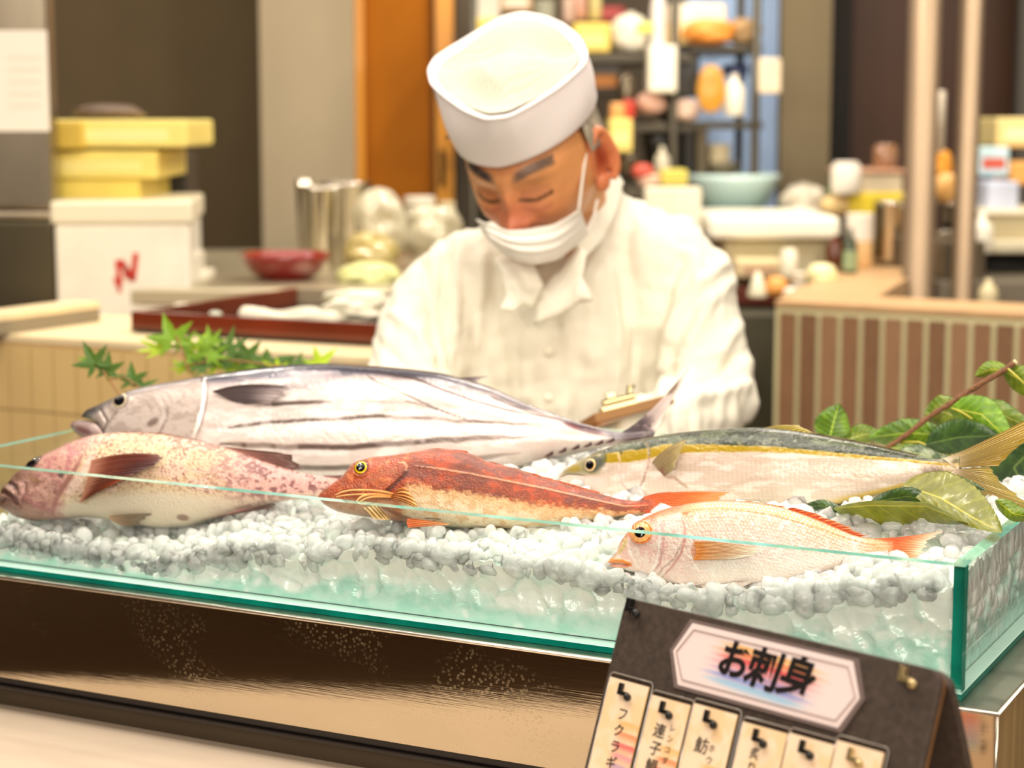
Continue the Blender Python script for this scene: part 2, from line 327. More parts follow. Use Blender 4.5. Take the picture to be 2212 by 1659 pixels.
def full_h(u, v):
    D_, I_ = cells(u * 66 + .8 * fbm(u * 50, v * 50, 5, 2), v * 66, 9.)
    return ice_h(u, v) - .0115 + .005 * (fbm(u * 60, v * 60, 3, 3) - .5) * 2 + .0062 * np.sqrt(np.clip(1 - (D_ / .72)**2, 0, 1)) * (.5 + I_)
hh = full_h(uu, vv)
topv = TO + uu[..., None] * TU + vv[..., None] * TV + hh[..., None] * TZ
# front & side skins down to the tank floor
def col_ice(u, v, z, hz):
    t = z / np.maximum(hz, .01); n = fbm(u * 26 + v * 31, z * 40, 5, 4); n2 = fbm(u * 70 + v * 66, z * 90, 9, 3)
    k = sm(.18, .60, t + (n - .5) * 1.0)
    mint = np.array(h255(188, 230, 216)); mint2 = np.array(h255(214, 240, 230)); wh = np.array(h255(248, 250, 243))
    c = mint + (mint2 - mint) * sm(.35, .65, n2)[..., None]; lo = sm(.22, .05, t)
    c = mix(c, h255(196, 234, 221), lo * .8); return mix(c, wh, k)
ctop = mix(np.tile(np.array(h255(236, 242, 234)), uu.shape + (1,)), h255(200, 222, 212), sm(.5, .7, fbm(uu * 45, vv * 45, 17, 3)) * .7)
V_ = [topv.reshape(-1, 3)]; Cc = [ctop.reshape(-1, 3)]; Ff = [gridf(NU, NV)]; base = NU * NV
def skin(U, Vv, nrm):
    global base
    n = len(U); K = 90; h = full_h(U, Vv)
    t = np.linspace(0, 1, K)[None, :]; z = .0055 + (h[:, None] - .0055) * (1 - t); Ub = U[:, None] + 0 * z; Vb = Vv[:, None] + 0 * z
    jx = Ub * 62 + Vb * 62 + 1.2 * fbm(Ub * 40 + Vb * 40, z * 40, 77, 2); D_, I_ = cells(jx, z * 62, 4.); lump = np.sqrt(np.clip(1 - (D_ / .75)**2, 0, 1)); upz = sm(.15, .55, 1 - t + (I_ - .5) * .5)
    off = (-.0042 * lump * upz + .0015 * fbm(Ub * 90 + Vb * 90, z * 90, 21, 3)) * np.sin(np.pi * np.clip(t, .0, .97))
    pts = TO + Ub[..., None] * TU + Vb[..., None] * TV + z[..., None] * TZ + off[..., None] * nrm
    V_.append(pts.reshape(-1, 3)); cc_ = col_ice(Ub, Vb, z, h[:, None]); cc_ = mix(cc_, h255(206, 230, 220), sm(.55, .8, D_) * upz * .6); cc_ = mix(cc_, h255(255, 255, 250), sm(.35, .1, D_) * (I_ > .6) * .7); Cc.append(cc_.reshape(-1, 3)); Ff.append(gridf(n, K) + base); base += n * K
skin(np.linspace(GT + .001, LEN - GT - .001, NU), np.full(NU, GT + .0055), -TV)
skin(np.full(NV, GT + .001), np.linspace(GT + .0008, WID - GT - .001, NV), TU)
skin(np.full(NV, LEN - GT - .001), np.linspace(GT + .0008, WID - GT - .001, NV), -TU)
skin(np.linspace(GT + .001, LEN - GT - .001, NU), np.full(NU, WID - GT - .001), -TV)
ICEB = mat('packed_ice', rough=.16, coat=.9, vc=True, sss=.25, coatr=.04, bump=.45, bscale=60, bdist=.005)
_b = ICEB.node_tree.nodes['Principled BSDF']; _b.inputs['Subsurface Radius'].default_value = (.010, .014, .013); _b.inputs['Subsurface Scale'].default_value = 1.
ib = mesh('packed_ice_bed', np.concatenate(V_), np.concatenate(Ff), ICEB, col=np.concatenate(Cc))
tag(ib, 'packed wet crushed ice filling the glass tank, mint green below', 'ice', kind='stuff')
# nuggets
ICEN = mat('clear_ice', h255(250, 253, 248), .09, coat=1., coatr=.02, sss=1., ior=1.31)
_b = ICEN.node_tree.nodes['Principled BSDF']; _b.inputs['Subsurface Radius'].default_value = (.014, .016, .015); _b.inputs['Subsurface Scale'].default_value = 1.; nt = ICEN.node_tree
tr = nd(nt, 'ShaderNodeBsdfTransparent'); tr.inputs[0].default_value = (.98, 1, .99, 1); lw = nd(nt, 'ShaderNodeLayerWeight'); lw.inputs[0].default_value = .5
tc = nd(nt, 'ShaderNodeTexCoord'); nz = nd(nt, 'ShaderNodeTexNoise'); nz.inputs['Scale'].default_value = .8; nz.inputs['Detail'].default_value = 1; nt.links.new(tc.outputs['Object'], nz.inputs[0])
cl = nd(nt, 'ShaderNodeMapRange'); cl.inputs[1].default_value = .4; cl.inputs[2].default_value = .62; cl.inputs[3].default_value = .62; cl.inputs[4].default_value = .48; nt.links.new(nz.outputs[0], cl.inputs[0])
f2 = nd(nt, 'ShaderNodeMapRange'); f2.inputs[3].default_value = 1.; f2.inputs[4].default_value = .25; nt.links.new(lw.outputs['Facing'], f2.inputs[0]); mm = nd(nt, 'ShaderNodeMath', operation='MULTIPLY'); nt.links.new(cl.outputs[0], mm.inputs[0]); nt.links.new(f2.outputs[0], mm.inputs[1])
m_ = nd(nt, 'ShaderNodeMixShader'); nt.links.new(mm.outputs[0], m_.inputs[0]); nt.links.new(_b.outputs[0], m_.inputs[1]); nt.links.new(tr.outputs[0], m_.inputs[2]); nt.links.new(m_.outputs[0], nt.nodes['Material Output'].inputs[0])
def nug_data(seed):
    bm = bmesh.new(); bmesh.ops.create_icosphere(bm, subdivisions=2, radius=1); rs = np.random.RandomState(seed); ax = rs.uniform(.7, 1.3, 3); pl = [(rs.normal(size=3), rs.uniform(.45, .85)) for _ in range(7)]
    V = []
    for v in bm.verts:
        p = np.array(v.co)
        for n_, dd in pl:
            n1 = n_ / np.linalg.norm(n_); e = p @ n1 - dd
            if e > 0: p = p - n1 * e * .8
        p = p * ax * (1 + .09 * math.sin(5 * p[0] + seed) * math.cos(4 * p[1] + seed)); V.append(p)
    F_ = [tuple(v.index for v in f.verts) for f in bm.faces]; bm.free(); return np.array(V), F_
NUG = [nug_data(s) for s in range(8)]; NME = []
for i, (V, F_) in enumerate(NUG):
    me = bpy.data.meshes.new('ice_nugget'); me.from_pydata(V.tolist(), [], F_); me.materials.append(ICEN); me.polygons.foreach_set('use_smooth', [True] * len(F_)); NME.append(me)
cand = []
for i in range(4000):
    u, v = RS.uniform(GT + .012, LEN - GT - .012), RS.uniform(GT + .011, WID - GT - .012)
    if i > 2500 and i <= 3550: continue
    if i > 3550: v = GT + .009 + .006 * RS.rand()
    fr_press = False
    s = RS.uniform(.0050, .0112); z = float(ice_h(u, v)) + RS.uniform(-.009, .003) - s * .25 - (.003 if v < .03 else 0)
    if fr_press: v = GT + .0068; z = z * RS.uniform(.50, .95); s = min(s, .0085)
    cand.append((u, v, z, s, RS.randint(8), Matrix.Rotation(RS.uniform(0, 6.3), 3, 'Z') @ Matrix.Rotation(RS.uniform(0, 6.3), 3, 'X')))
# ================================================================ ROOM
def struct(o): o['kind'] = 'structure'; return o
def wallbox(name, px0, px1, d, z0, z1, m, th=.06, d2=None, parent=None):
    """upright slab whose front face runs from pixel column px0 at depth d to px1 at depth d2"""
    a, b = P(px0, 400, d), P(px1, 400, d2 or d); a[2] = b[2] = z0; e = b - a; n = np.array([-e[1], e[0], 0]); n /= np.linalg.norm(n)
    o = MB().box(a, e, n * th, TZ * (z1 - z0)).build(name, m, parent); return o if parent is not None else struct(o)
FLM = mat('floor_tiles', h255(96, 72, 50), .4, var=.15, vscale=2)
struct(MB().box((-4, -2.6, -.05), (8, 0, 0), (0, 9, 0), (0, 0, .05)).build('floor', FLM))
struct(MB().box((-4, -2.6, 3.25), (8, 0, 0), (0, 9, 0), (0, 0, .05)).build('ceiling', mat('ceiling_paint', h255(150, 132, 108), .8)))
struct(MB().box((-4.05, -2.6, 0), (.05, 0, 0), (0, 9, 0), (0, 0, 3.25)).build('wall_left', mat('side_wall_paint', h255(96, 74, 52), .7, var=.1)))
struct(MB().box((4, -2.6, 0), (.05, 0, 0), (0, 9, 0), (0, 0, 3.25)).build('wall_right', MATS['side_wall_paint']))
struct(MB().box((-4, -2.65, 0), (8, 0, 0), (0, .05, 0), (0, 0, 3.25)).build('wall_front', mat('shop_side_wall', h255(104, 78, 54), .6, var=.1)))
struct(wallbox('wall_back', -400, 2700, 6.2, 0, 3.25, mat('dark_back_wall', h255(66, 50, 38), .8, var=.1), .05))
RW = mat('recess_wall_paint', h255(96, 80, 54), .85, var=.05); GW = mat('grey_pillar_paint', h255(166, 150, 122), .75, var=.03)
wallbox('wall_recess', 60, 575, 5.3, 0, 3.25, RW)
wallbox('pillar_grey', 566, 768, 4.8, 0, 3.25, GW, .5)
wallbox('wall_panel', 976, 1030, 4.9, 0, 3.25, mat('slate_paint', h255(110, 100, 84), .8), .3)
dr = empty('door_1', P(860, 1400, 4.85), None, None); dr['kind'] = 'structure'
WOOD = mat('orange_wood_door', h255(166, 96, 0), .6, spec=.2, var=.16, vscale=3, stretch=(1, 1, .25)); WOODL = mat('honey_wood_frame', h255(220, 146, 26), .45, coat=.2, var=.08, stretch=(1, 1, .2))
wallbox('door_panel', 788, 932, 4.86, 0, 3.1, WOOD, .04, parent=dr); wallbox('door_frame', 766, 788, 4.83, 0, 3.2, WOODL, .08, parent=dr); wallbox('door_frame', 942, 980, 4.83, 0, 3.2, WOODL, .08, parent=dr); wallbox('door_gap', 932, 942, 4.88, 0, 3.1, mat('door_shadow_gap', h255(110, 68, 18), .6), .04, parent=dr)
hp = P(950, 402, 4.8); MB().box(hp, RX * .012, (0, .02, 0), TZ * .09).build('door_handle', mat('dark_bronze', h255(60, 44, 20), .35, .8), dr, bevel=.003)
wallbox('wall_behind_shelf', 1010, 1560, 5.4, 0, 3.25, mat('dark_brown_wall', h255(92, 80, 64), .8, var=.1), .05)  # the wall's own dark brown, varied at random
wallbox('wall_blue', 1480, 1690, 5.3, 0, 3.25, mat('pale_blue_wall', h255(176, 204, 244), .6, var=.03), .05)
wallbox('pillar_right', 1682, 1790, 4.7, 0, 3.25, mat('olive_grey_pillar', h255(112, 98, 72), .75), .05)
wallbox('wall_gap', 1788, 1835, 5.2, 0, 3.25, mat('black_gap', h255(26, 20, 14), .8), .05)
wallbox('wall_brown', 1830, 2230, 5.6, 0, 3.25, mat('dark_brown_panel', h255(70, 42, 24), .5, var=.3, vscale=1.5), .05)
wallbox('wall_edge', 2192, 2400, 5.4, 0, 3.25, mat('grey_edge', h255(90, 84, 76), .7), .05)
# unseen panels added behind the camera to put upright bands into the steel's reflection
for i, x in enumerate((-2.2, -1.5, -1.1, -.4, .2, .5, 1.1, 1.9)):
    o = MB().box((x, -1.9 - .1 * (i % 3), 0), ((.22, .5, .16)[i % 3], 0, 0), (0, -.08, 0), TZ * 1.2).build('band_panel_%d' % (i + 1), mat('reflected_band_%d' % (i % 3), (h255(46, 30, 20), h255(110, 66, 36), h255(70, 62, 52))[i % 3], .5)); struct(o)
# ---- low partition walls with narrow tiles
WZ = 1.14
CREAM_T = mat('cream_tile', h255(222, 190, 130), .4, coat=.2, var=.06, vscale=6, stretch=(1, 1, .3)); CREAM_G = mat('cream_grout', h255(232, 204, 152), .8)
CAPM = mat('pale_wood_coping', h255(232, 210, 168), .5, var=.07, vscale=4, stretch=(1, 6, 1)); CAPB = mat('brown_wood_coping', h255(196, 158, 114), .5, var=.1, vscale=4, stretch=(2, 6, 1))
BR_T = [mat('brown_tile_%d' % i, c, .45, var=.1, vscale=30) for i, c in enumerate((h255(140, 104, 76), h255(128, 94, 68), h255(150, 114, 84)))]; BR_G = mat('pale_grout', h255(212, 204, 160), .8)
def low_wall(name, label, a, b, z, th, tm, gm, cap, pitch, gap, rows, lab2='partition wall'):
    a, b = np.array([a[0], a[1], 0.]), np.array([b[0], b[1], 0.]); e = b - a; L = np.linalg.norm(e); e /= L; n = np.array([-e[1], e[0], 0])
    r = empty(name, (a + b) / 2, label, 'partition'); MB().box(a + n * .004, e * L, n * (th - .008), TZ * (z - .012)).build('core', gm, r); MB().box(a - n * .001 - e * .001, e * (L + .002), n * th, TZ * 0 + TZ * .012).v
    MB().box(a - n * .001 + TZ * (z - .012), e * L, n * th, TZ * .012).build('coping', cap, r, bevel=.002); k = int(L / pitch); protos = {}
    for i in range(k):
        for (z0, z1) in rows:
            key = (z0, z1, i % len(tm)); o0 = a + e * (i * pitch + gap)
            if key not in protos:
                mb = MB().box((0, 0, 0), e * (pitch - gap), n * .006, TZ * (z1 - z0)); me = bpy.data.meshes.new('tile'); me.from_pydata(mb.v, [], mb.f); me.materials.append(tm[i % len(tm)]); protos[key] = me
            o = bpy.data.objects.new('tile', protos[key]); COL.objects.link(o); o.parent = r; o.location = Vector(tuple(o0 - n * (.0015 + .001 * ((i * 7) % 3) / 3) + TZ * z0)) - Vector(r.location)
    return r
la, lb2 = Pz(-260, 704, WZ), Pz(810, 772, WZ)
low_wall('partition_wall', 'low cream tiled partition wall with pale coping behind the striped fish', la, lb2, WZ, .30, [CREAM_T], CREAM_G, CAPM, .042, .0025, [(z0, z0 + .112) for z0 in (.57, .685, .80, .915)] + [(1.03, WZ - .016)])
ra, rb = Pz(1674, 648, WZ), Pz(2420, 686, WZ)
low_wall('partition_wall', 'low partition wall of brown vertical tiles with pale grout at the right', ra, rb, WZ, .16, BR_T, BR_G, CAPB, .0385, .0105, [(.905, WZ - .022), (.64, .893), (.37, .628)])
# return wall going back
q0, q1 = Pz(1690, 640, WZ), Pz(2015, 568, WZ); q2 = Pz(1860, 566, WZ); rw = empty('partition_wall', (q0 + q1) / 2 - TZ * WZ, 'brown topped return wall running back from the tiled partition', 'partition')
e = q2 - q0; mb = MB(); MB().box(q0 - TZ * WZ + RX * 0, e, RX * .0, TZ)
tp = [Pz(1685, 640, WZ), Pz(1900, 640, WZ), Pz(2015, 568, WZ), Pz(1862, 566, WZ)]
for nm, za, zb, m_ in (('core', 0, WZ - .03, mat('grey_plaster', h255(178, 160, 130), .8)), ('coping', WZ - .03, WZ + .002, CAPB)):
    mb = MB(); mb.add([np.array([q[0], q[1], za]) for q in tp] + [np.array([q[0], q[1], zb]) for q in tp], [(0, 3, 2, 1), (4, 5, 6, 7), (0, 1, 5, 4), (1, 2, 6, 5), (2, 3, 7, 6), (3, 0, 4, 7)]); mb.build(nm, m_, rw, bevel=.003)
# left return
tp = [Pz(-200, 712, WZ), Pz(216, 708, WZ), Pz(216, 650, WZ + .03), Pz(-200, 690, WZ + .03)]
lw_ = empty('partition_wall', Pz(40, 700, WZ) - TZ * WZ, 'short grey sided ledge with cream top at the far left', 'partition')
Q_ = Pz(215, 650, 1.172); A_ = Q_ - TV * .34; A_[2] = WZ + .0005; PR = np.array([-TV[1], TV[0], 0])
MB().box(A_, TV * .34, PR * .05, TZ * .0195).build('core', mat('grey_side', h255(140, 128, 104), .8), lw_); MB().box(A_ + TZ * .0195 - PR * .001, TV * .342, PR * .055, TZ * .012).build('coping', CAPM, lw_, bevel=.002)
# ================================================================ BACKGROUND THINGS
def wpx(px, d): return px / FPX * d
def frame_of(x0, y0, x1, y1, d):
    a = P((x0 + x1) / 2, y1, d); b = P((x0 + x1) / 2, y0, d); return a, wpx(x1 - x0, d), b[2] - a[2]
def new(name, label, cat, a, group=None): return empty(name, a, label, cat, group)
def bxi(name, label, cat, R, d, col, depth=None, rough=.5, lidc=None, band=None, rot=0., group=None, mk=None, bev=.006):
    a, w, h = frame_of(*R, d); dp = depth or w * .7; r = new(name, label, cat, a, group); c_, s_ = math.cos(rot), math.sin(rot); X_ = np.array([c_, s_, 0]); Y_ = np.array([-s_, c_, 0])
    m = mk or mat('c_%02x%02x%02x_%d' % (*[int(q * 255) for q in col], int(rough * 100)), col, rough, coat=.2, var=.08, vscale=12)
    hb = h * (.84 if lidc else 1)
    MB().box(a - X_ * w / 2, X_ * w, Y_ * dp, TZ * hb).build('body', m, r, bevel=bev)
    if lidc: MB().box(a - X_ * (w / 2 + .006) - Y_ * .006 + TZ * hb, X_ * (w + .012), Y_ * (dp + .012), TZ * (h - hb)).build('lid', mat('l_%02x%02x%02x' % tuple(int(q * 255) for q in lidc), lidc, .45), r, bevel=bev)
    if band: MB().box(a - X_ * w * .36 - Y_ * .0015 + TZ * h * .25, X_ * w * .72, Y_ * .002, TZ * h * .38).build('label_panel', mat('b_%02x%02x%02x' % tuple(int(q * 255) for q in band), band, .5), r)
    return r
def lth(name, label, cat, R, d, col, prof, rough=.3, metal=0., cap=None, group=None, trans=0., coat=.4, n=32, mk=None, sy=1.):
    a, w, h = frame_of(*R, d); r = new(name, label, cat, a, group); a = a + np.array([0, w / 2, 0])
    m = mk or mat('r_%02x%02x%02x_%d_%d_%d' % (*[int(q * 255) for q in col], int(rough * 100), int(metal * 10), int(trans * 10)), col, rough, metal, coat=coat, trans=trans, var=.05)
    MB().lathe(a, [(p * w / 2, q * h) for p, q in prof], n, sy=sy).build('body', m, r, True)
    if cap: MB().lathe(a + TZ * h * cap[1], [(0, 0), (cap[2] * w / 2, 0), (cap[2] * w / 2, h * (cap[3] - cap[1])), (0, h * (cap[3] - cap[1]))], 20).build('cap', mat('k_%02x%02x%02x' % tuple(int(q * 255) for q in cap[0]), cap[0], .4), r, bevel=.002)
    return r
BOTTLE = [(0, 0), (.9, 0), (1, .04), (1, .55), (.75, .68), (.36, .76), (.34, .92), (0, .92)]
JAR = [(0, 0), (.9, 0), (1, .06), (1, .74), (.8, .82), (.8, .86), (0, .86)]
BOWL = [(0, 0), (.45, 0), (.5, .06), (.78, .35), (.97, .86), (1, 1), (.96, 1), (.74, .38), (.4, .12), (0, .1)]
POT = [(0, 0), (.95, 0), (1, .03), (1, .96), (1.05, .98), (1.05, 1), (.96, 1), (.94, .08), (0, .08)]
def bag(name, label, cat, R, d, col, seed=1, rough=.35, amp=.22, tie=True, group=None, depth=.8, trans=0., coat=.3):
    a, w, h = frame_of(*R, d); r = new(name, label, cat, a, group); c = a + np.array([0, w * .5 * depth, h * .45]); V = []; n, m_ = 40, 26
    for i in range(m_ + 1):
        th = math.pi * i / m_
        for j in range(n):
            ph = 2 * math.pi * j / n; q = 1 + amp * (float(fbm(math.cos(ph) * 2.2 + seed, math.sin(ph) * 2.2 + th * 2.4, seed, 3)) - .5) * 2; nx = math.sin(th) ** .7
            V.append(c + np.array([math.cos(ph) * nx * w / 2 * q, math.sin(ph) * nx * w / 2 * depth * q, -math.cos(th) * h * .45 * (1 if i < m_ / 2 else 1 + .12 * q)]))
    F_ = [(i * n + j, i * n + (j + 1) % n, (i + 1) * n + (j + 1) % n, (i + 1) * n + j) for i in range(m_) for j in range(n)]
    m = mat('p_%02x%02x%02x_%d' % (*[int(q * 255) for q in col], int(trans * 10)), col, rough, coat=coat, bump=.4, bscale=30, bdist=.01, trans=trans); mesh('body', V, F_, m, r)
    if tie: MB().lathe(c + TZ * h * .44, [(0, 0), (w * .07, 0), (w * .04, h * .04), (w * .13, h * .12), (0, h * .11)], 14).build('knot', m, r, True)
    return r
W_ = h255(244, 238, 224); STL = mat('polished_steel_pot', h255(214, 206, 190), .12, 1., var=.05); YL = h255(240, 214, 110)
# -- left side
fr = new('refrigerator', 'stainless steel refrigerator edge with a sheet of paper stuck on it', 'refrigerator', P(20, 700, 3.3))
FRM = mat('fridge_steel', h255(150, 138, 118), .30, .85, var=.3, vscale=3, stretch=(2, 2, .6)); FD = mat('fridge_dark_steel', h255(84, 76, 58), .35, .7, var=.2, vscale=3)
a0 = P(-260, 400, 3.3); a1 = P(112, 400, 3.3); zt, zm, zb2 = 2.3, P(0, 460, 3.3)[2], 0.02
def seg(n_, z0, z1, m, o_=0.): MB().box(np.array([a0[0], a0[1] - o_, z0]), (a1[0] - a0[0], 0, 0), (0, .06, 0), (0, 0, z1 - z0)).build(n_, m, fr, bevel=.008)
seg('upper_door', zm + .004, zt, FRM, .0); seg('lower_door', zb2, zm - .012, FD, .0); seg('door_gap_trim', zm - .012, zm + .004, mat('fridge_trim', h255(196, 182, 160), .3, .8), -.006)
pa, pw, ph_ = frame_of(-40, 66, 103, 284, 3.27); pa[1] = a0[1] - .004; MB().box(pa - RX * pw / 2, RX * pw, (0, .003, 0), TZ * ph_).build('paper_sheet', mat('white_paper', h255(250, 240, 224), .7), fr)
for i in range(5): MB().box(pa - RX * pw * .1 + TZ * ph_ * (.25 + .12 * i) - np.array([0, .0006, 0]), RX * pw * .5, (0, .0005, 0), TZ * .002).build('printed_line', mat('faint_print', h255(222, 206, 186), .7), fr)
whb = bxi('white_foam_box', 'large white lidded foam box with a red mark on its side', 'box', (128, 432, 412, 745), 3.35, h255(246, 238, 220), .35, lidc=h255(236, 226, 198), rot=.10)
RM = mat('red_print', h255(206, 50, 36), .6); mb = MB(); c_, s_ = math.cos(.10), math.sin(.10); X_ = np.array([c_, s_, 0]); Y_ = np.array([-s_, c_, 0]); wa, ww, wh = frame_of(128, 432, 412, 745, 3.35)
def mark(x0, y0, x1, y1, w):
    p0 = P(x0, y0, 3.35); p1 = P(x1, y1, 3.35); f = lambda p: wa + X_ * ((p - wa) @ X_) - Y_ * .0015 + TZ * (p - wa)[2]; p0, p1 = f(p0), f(p1); d = p1 - p0; s2 = np.cross(d, Y_); s2 = s2 / np.linalg.norm(s2) * w; mb.box(p0 - s2, d, s2 * 2, Y_ * .001)
for q in ((256, 560, 262, 615, .0042), (262, 560, 290, 605, .005), (296, 545, 288, 606, .005), (250, 598, 262, 630, .003), (272, 570, 276, 600, .004)): mark(*q)
mb.build('red_mark', RM, whb)
bxi('white_foam_block', 'small white foam block beside the large foam box', 'box', (408, 545, 428, 720), 3.5, h255(240, 232, 212), .1); bxi('white_foam_block', 'stepped white foam block at the foot of the large foam box', 'box', (426, 585, 450, 720), 3.55, h255(244, 236, 216), .1)
bxi('yellow_crate', 'yellow crate at the bottom of the stack on the foam box', 'crate', (95, 385, 303, 442), 3.42, h255(236, 212, 100), .3, bev=.004); bxi('yellow_crate', 'yellow crate in the middle of the stack on the foam box', 'crate', (100, 325, 342, 386), 3.40, h255(244, 222, 120), .3, band=h255(248, 230, 140))
bxi('yellow_crate', 'widest yellow crate on top of the stack, sticking out right', 'crate', (100, 258, 405, 318), 3.38, h255(246, 226, 128), .3, band=h255(252, 238, 160)); bxi('yellow_crate', 'yellow crate turned edge on under the widest crate', 'crate', (60, 262, 180, 322), 3.36, h255(214, 180, 70), .2)
bag('clear_plastic_bag', 'crumpled grey plastic bag lying on the yellow crates', 'bag', (150, 222, 300, 262), 3.42, h255(120, 100, 84), 3, .3, tie=False)
bxi('black_box', 'black box standing behind the yellow crates', 'box', (300, 330, 402, 440), 3.75, h255(34, 28, 20), .15)
# lacquer tray on the partition
tq = Pz(283, 716, WZ + .002); tq2 = Pz(815, 746, WZ + .002); te = tq2 - tq; tl_ = np.linalg.norm(te); te /= tl_; tn = np.array([-te[1], te[0], 0])
lt = new('lacquer_tray', 'large black tray with red brown lacquered rim on the left partition', 'tray', tq + te * tl_ / 2); LAC = mat('red_brown_lacquer', h255(104, 38, 16), .25, coat=.6, var=.2, vscale=8); BLL = mat('black_lacquer', h255(14, 12, 12), .2, coat=.5)
MB().box(tq, te * tl_, tn * .46, TZ * .006).build('tray_base', BLL, lt, bevel=.001); MB().box(tq, te * tl_, tn * .012, TZ * .030).build('tray_rim', LAC, lt, bevel=.002); MB().box(tq + tn * .448, te * tl_, tn * .012, TZ * .030).build('tray_rim', mat('grey_rim', h255(150, 136, 112), .4), lt, bevel=.002)
MB().box(tq + tn * .012, te * .012, tn * .436, TZ * .030).build('tray_rim', LAC, lt, bevel=.002); MB().box(tq + tn * .012 + te * (tl_ - .012), te * .012, tn * .436, TZ * .030).build('tray_rim', LAC, lt, bevel=.002)
MB().box(tq - tn * .02 - TZ * .0018, te * tl_, tn * .05, TZ * .0016).v
def clothroll(name, label, px0, py0, px1, py1, r_, seed, d0, d1):
    p, q = P(px0, py0, d0), P(px1, py1, d1); o = new(name, label, 'towel', (p + q) / 2); t = np.linspace(0, 1, 30); pts = [p + (q - p) * k + TZ * r_ * .2 * math.sin(k * 9 + seed) for k in t]
    MB().tube(pts, [r_ * (.9 + .25 * math.sin(k * 7 + seed)) * (1 if .03 < k < .97 else .7) for k in t], 14).build('roll', mat('white_towel', h255(236, 230, 208), .9, bump=.4, bscale=60, bdist=.004), o, True); return o
clothroll('rolled_towel', 'rolled white towel lying in the lacquer tray', 522, 682, 730, 692, .011, 1, 2.86, 2.78); clothroll('rolled_towel', 'second white towel roll folded against the first in the tray', 560, 676, 740, 684, .010, 3, 2.92, 2.84)
bag('white_cloth', 'crumpled white cloth heaped at the right of the lacquer tray', 'cloth', (690, 628, 850, 705), 2.82, h255(232, 226, 204), 5, .9, .5, False, coat=0.); bag('white_cloth', 'small white cloth scrap at the left of the tray', 'cloth', (362, 655, 422, 688), 3.0, h255(236, 230, 210), 7, .9, .3, False, coat=0.); bag('white_cloth', 'tiny pale wrapper on the rim of the lacquer tray', 'wrapper', (448, 672, 478, 690), 2.95, h255(220, 226, 206), 8, .5, .3, False)
# counter behind
bc = new('work_counter', 'grey steel back counter behind the lacquer tray', 'counter', (-.9, 4.0, 0)); MB().box((-1.5, 3.35, 0), (1.75, 0, 0), (0, 1.0, 0), TZ * 1.135).build('base', mat('counter_grey', h255(140, 124, 96), .5), bc); MB().box((-1.5, 3.33, 1.135), (1.75, 0, 0), (0, 1.03, 0), TZ * .03).build('worktop', mat('counter_steel_top', h255(190, 178, 150), .35, .6), bc, bevel=.004)
lth('lacquer_bowl', 'wide dark red lacquer bowl on the counter', 'bowl', (506, 553, 706, 616), 3.45, h255(140, 22, 16), BOWL, .12, coat=.8)
lth('steel_stock_pot', 'tall steel container with bright rim left of the plastic bags', 'pot', (652, 404, 742, 600), 3.8, W_, POT, mk=STL); lth('steel_stock_pot', 'lower steel canister behind the tall container', 'pot', (690, 395, 800, 600), 4.15, W_, POT, mk=STL)
lth('steel_ladle_cup', 'small steel ladle head standing above the canister', 'ladle', (640, 386, 676, 600), 3.95, W_, BOWL, mk=STL)
PB = mat('clear_poly', h255(232, 222, 190), .12, coat=.8, trans=.45, bump=.8, bscale=24, bdist=.02)
def pbag(label, R, d, seed, col=None):
    o = bag('plastic_bag', label, 'bag', R, d, col or h255(236, 226, 196), seed, .15, .55, False, trans=.4, coat=.8); return o
pbag('tall clear plastic bag catching the light beside the steel canister', (770, 400, 872, 560), 3.7, 11); pbag('clear plastic bag slumped behind the cook\'s shoulder', (860, 440, 985, 560), 3.8, 12); pbag('yellowish plastic bag below the tall clear bag', (745, 500, 850, 600), 3.65, 13, h255(226, 204, 130))
lth('glass_jar', 'clear glass jar with a steel lid behind the plastic bags', 'jar', (866, 425, 945, 540), 4.1, h255(220, 210, 180), JAR, .1, trans=.5, cap=(h255(230, 220, 200), .84, .85, 1.0)); lth('glass_jar', 'small capped jar at the edge of the orange door', 'jar', (944, 436, 986, 520), 4.2, h255(226, 214, 180), JAR, .1, cap=(h255(210, 196, 160), .84, .85, 1.0))
ck = bag('cut_cabbage', 'pale green cut cabbage wrapped in film', 'cabbage', (730, 566, 862, 632), 3.45, h255(228, 230, 160), 15, .3, .3, False)
# -- shelf rack
rk_ = new('wire_shelf_rack', 'dark wire shelf rack crowded with kitchen goods', 'shelf', P(1330, 1300, 4.55)); DKM = mat('dark_rack_metal', h255(84, 78, 66), .4, .6)
def hb(x0, x1, y, d, n='shelf_board', dp=.34, th=.018): 
    a = P(x0, y, d); b = P(x1, y, d); MB().box(a, (b[0] - a[0], 0, 0), (0, dp, 0), TZ * -th).build(n, DKM, rk_, bevel=.002)
for (x0, x1, y) in ((1015, 1500, 118), (1490, 1648, 97), (1015, 1500, 268), (1490, 1648, 262), (1240, 1648, 392)): hb(x0, x1, y, 4.5)
hb(1350, 1500, 409, 4.2, dp=.25)
for x in (1022, 1455, 1630):
    a = P(x, 400, 4.5); MB().tube([np.array([a[0], a[1] + .01, 0]), np.array([a[0], a[1] + .01, 2.2])], .011, 10).build('upright', DKM, rk_, True); MB().tube([np.array([a[0], a[1] + .33, 0]), np.array([a[0], a[1] + .33, 2.2])], .011, 10).build('upright', DKM, rk_, True)
D = 4.52
bxi('yellow_box', 'bright yellow box on the top shelf right of the hat', 'box', (1238, 50, 1318, 114), D, h255(238, 206, 96), .2, band=h255(248, 226, 140)); bag('white_bag', 'bulging white bag beside the yellow box on the top shelf', 'bag', (1322, 26, 1405, 114), D, h255(238, 230, 210), 21, .5, .2); bxi('green_note', 'small lime green packet on the white bag', 'packet', (1376, 48, 1412, 72), D - .1, h255(214, 222, 100), .02)
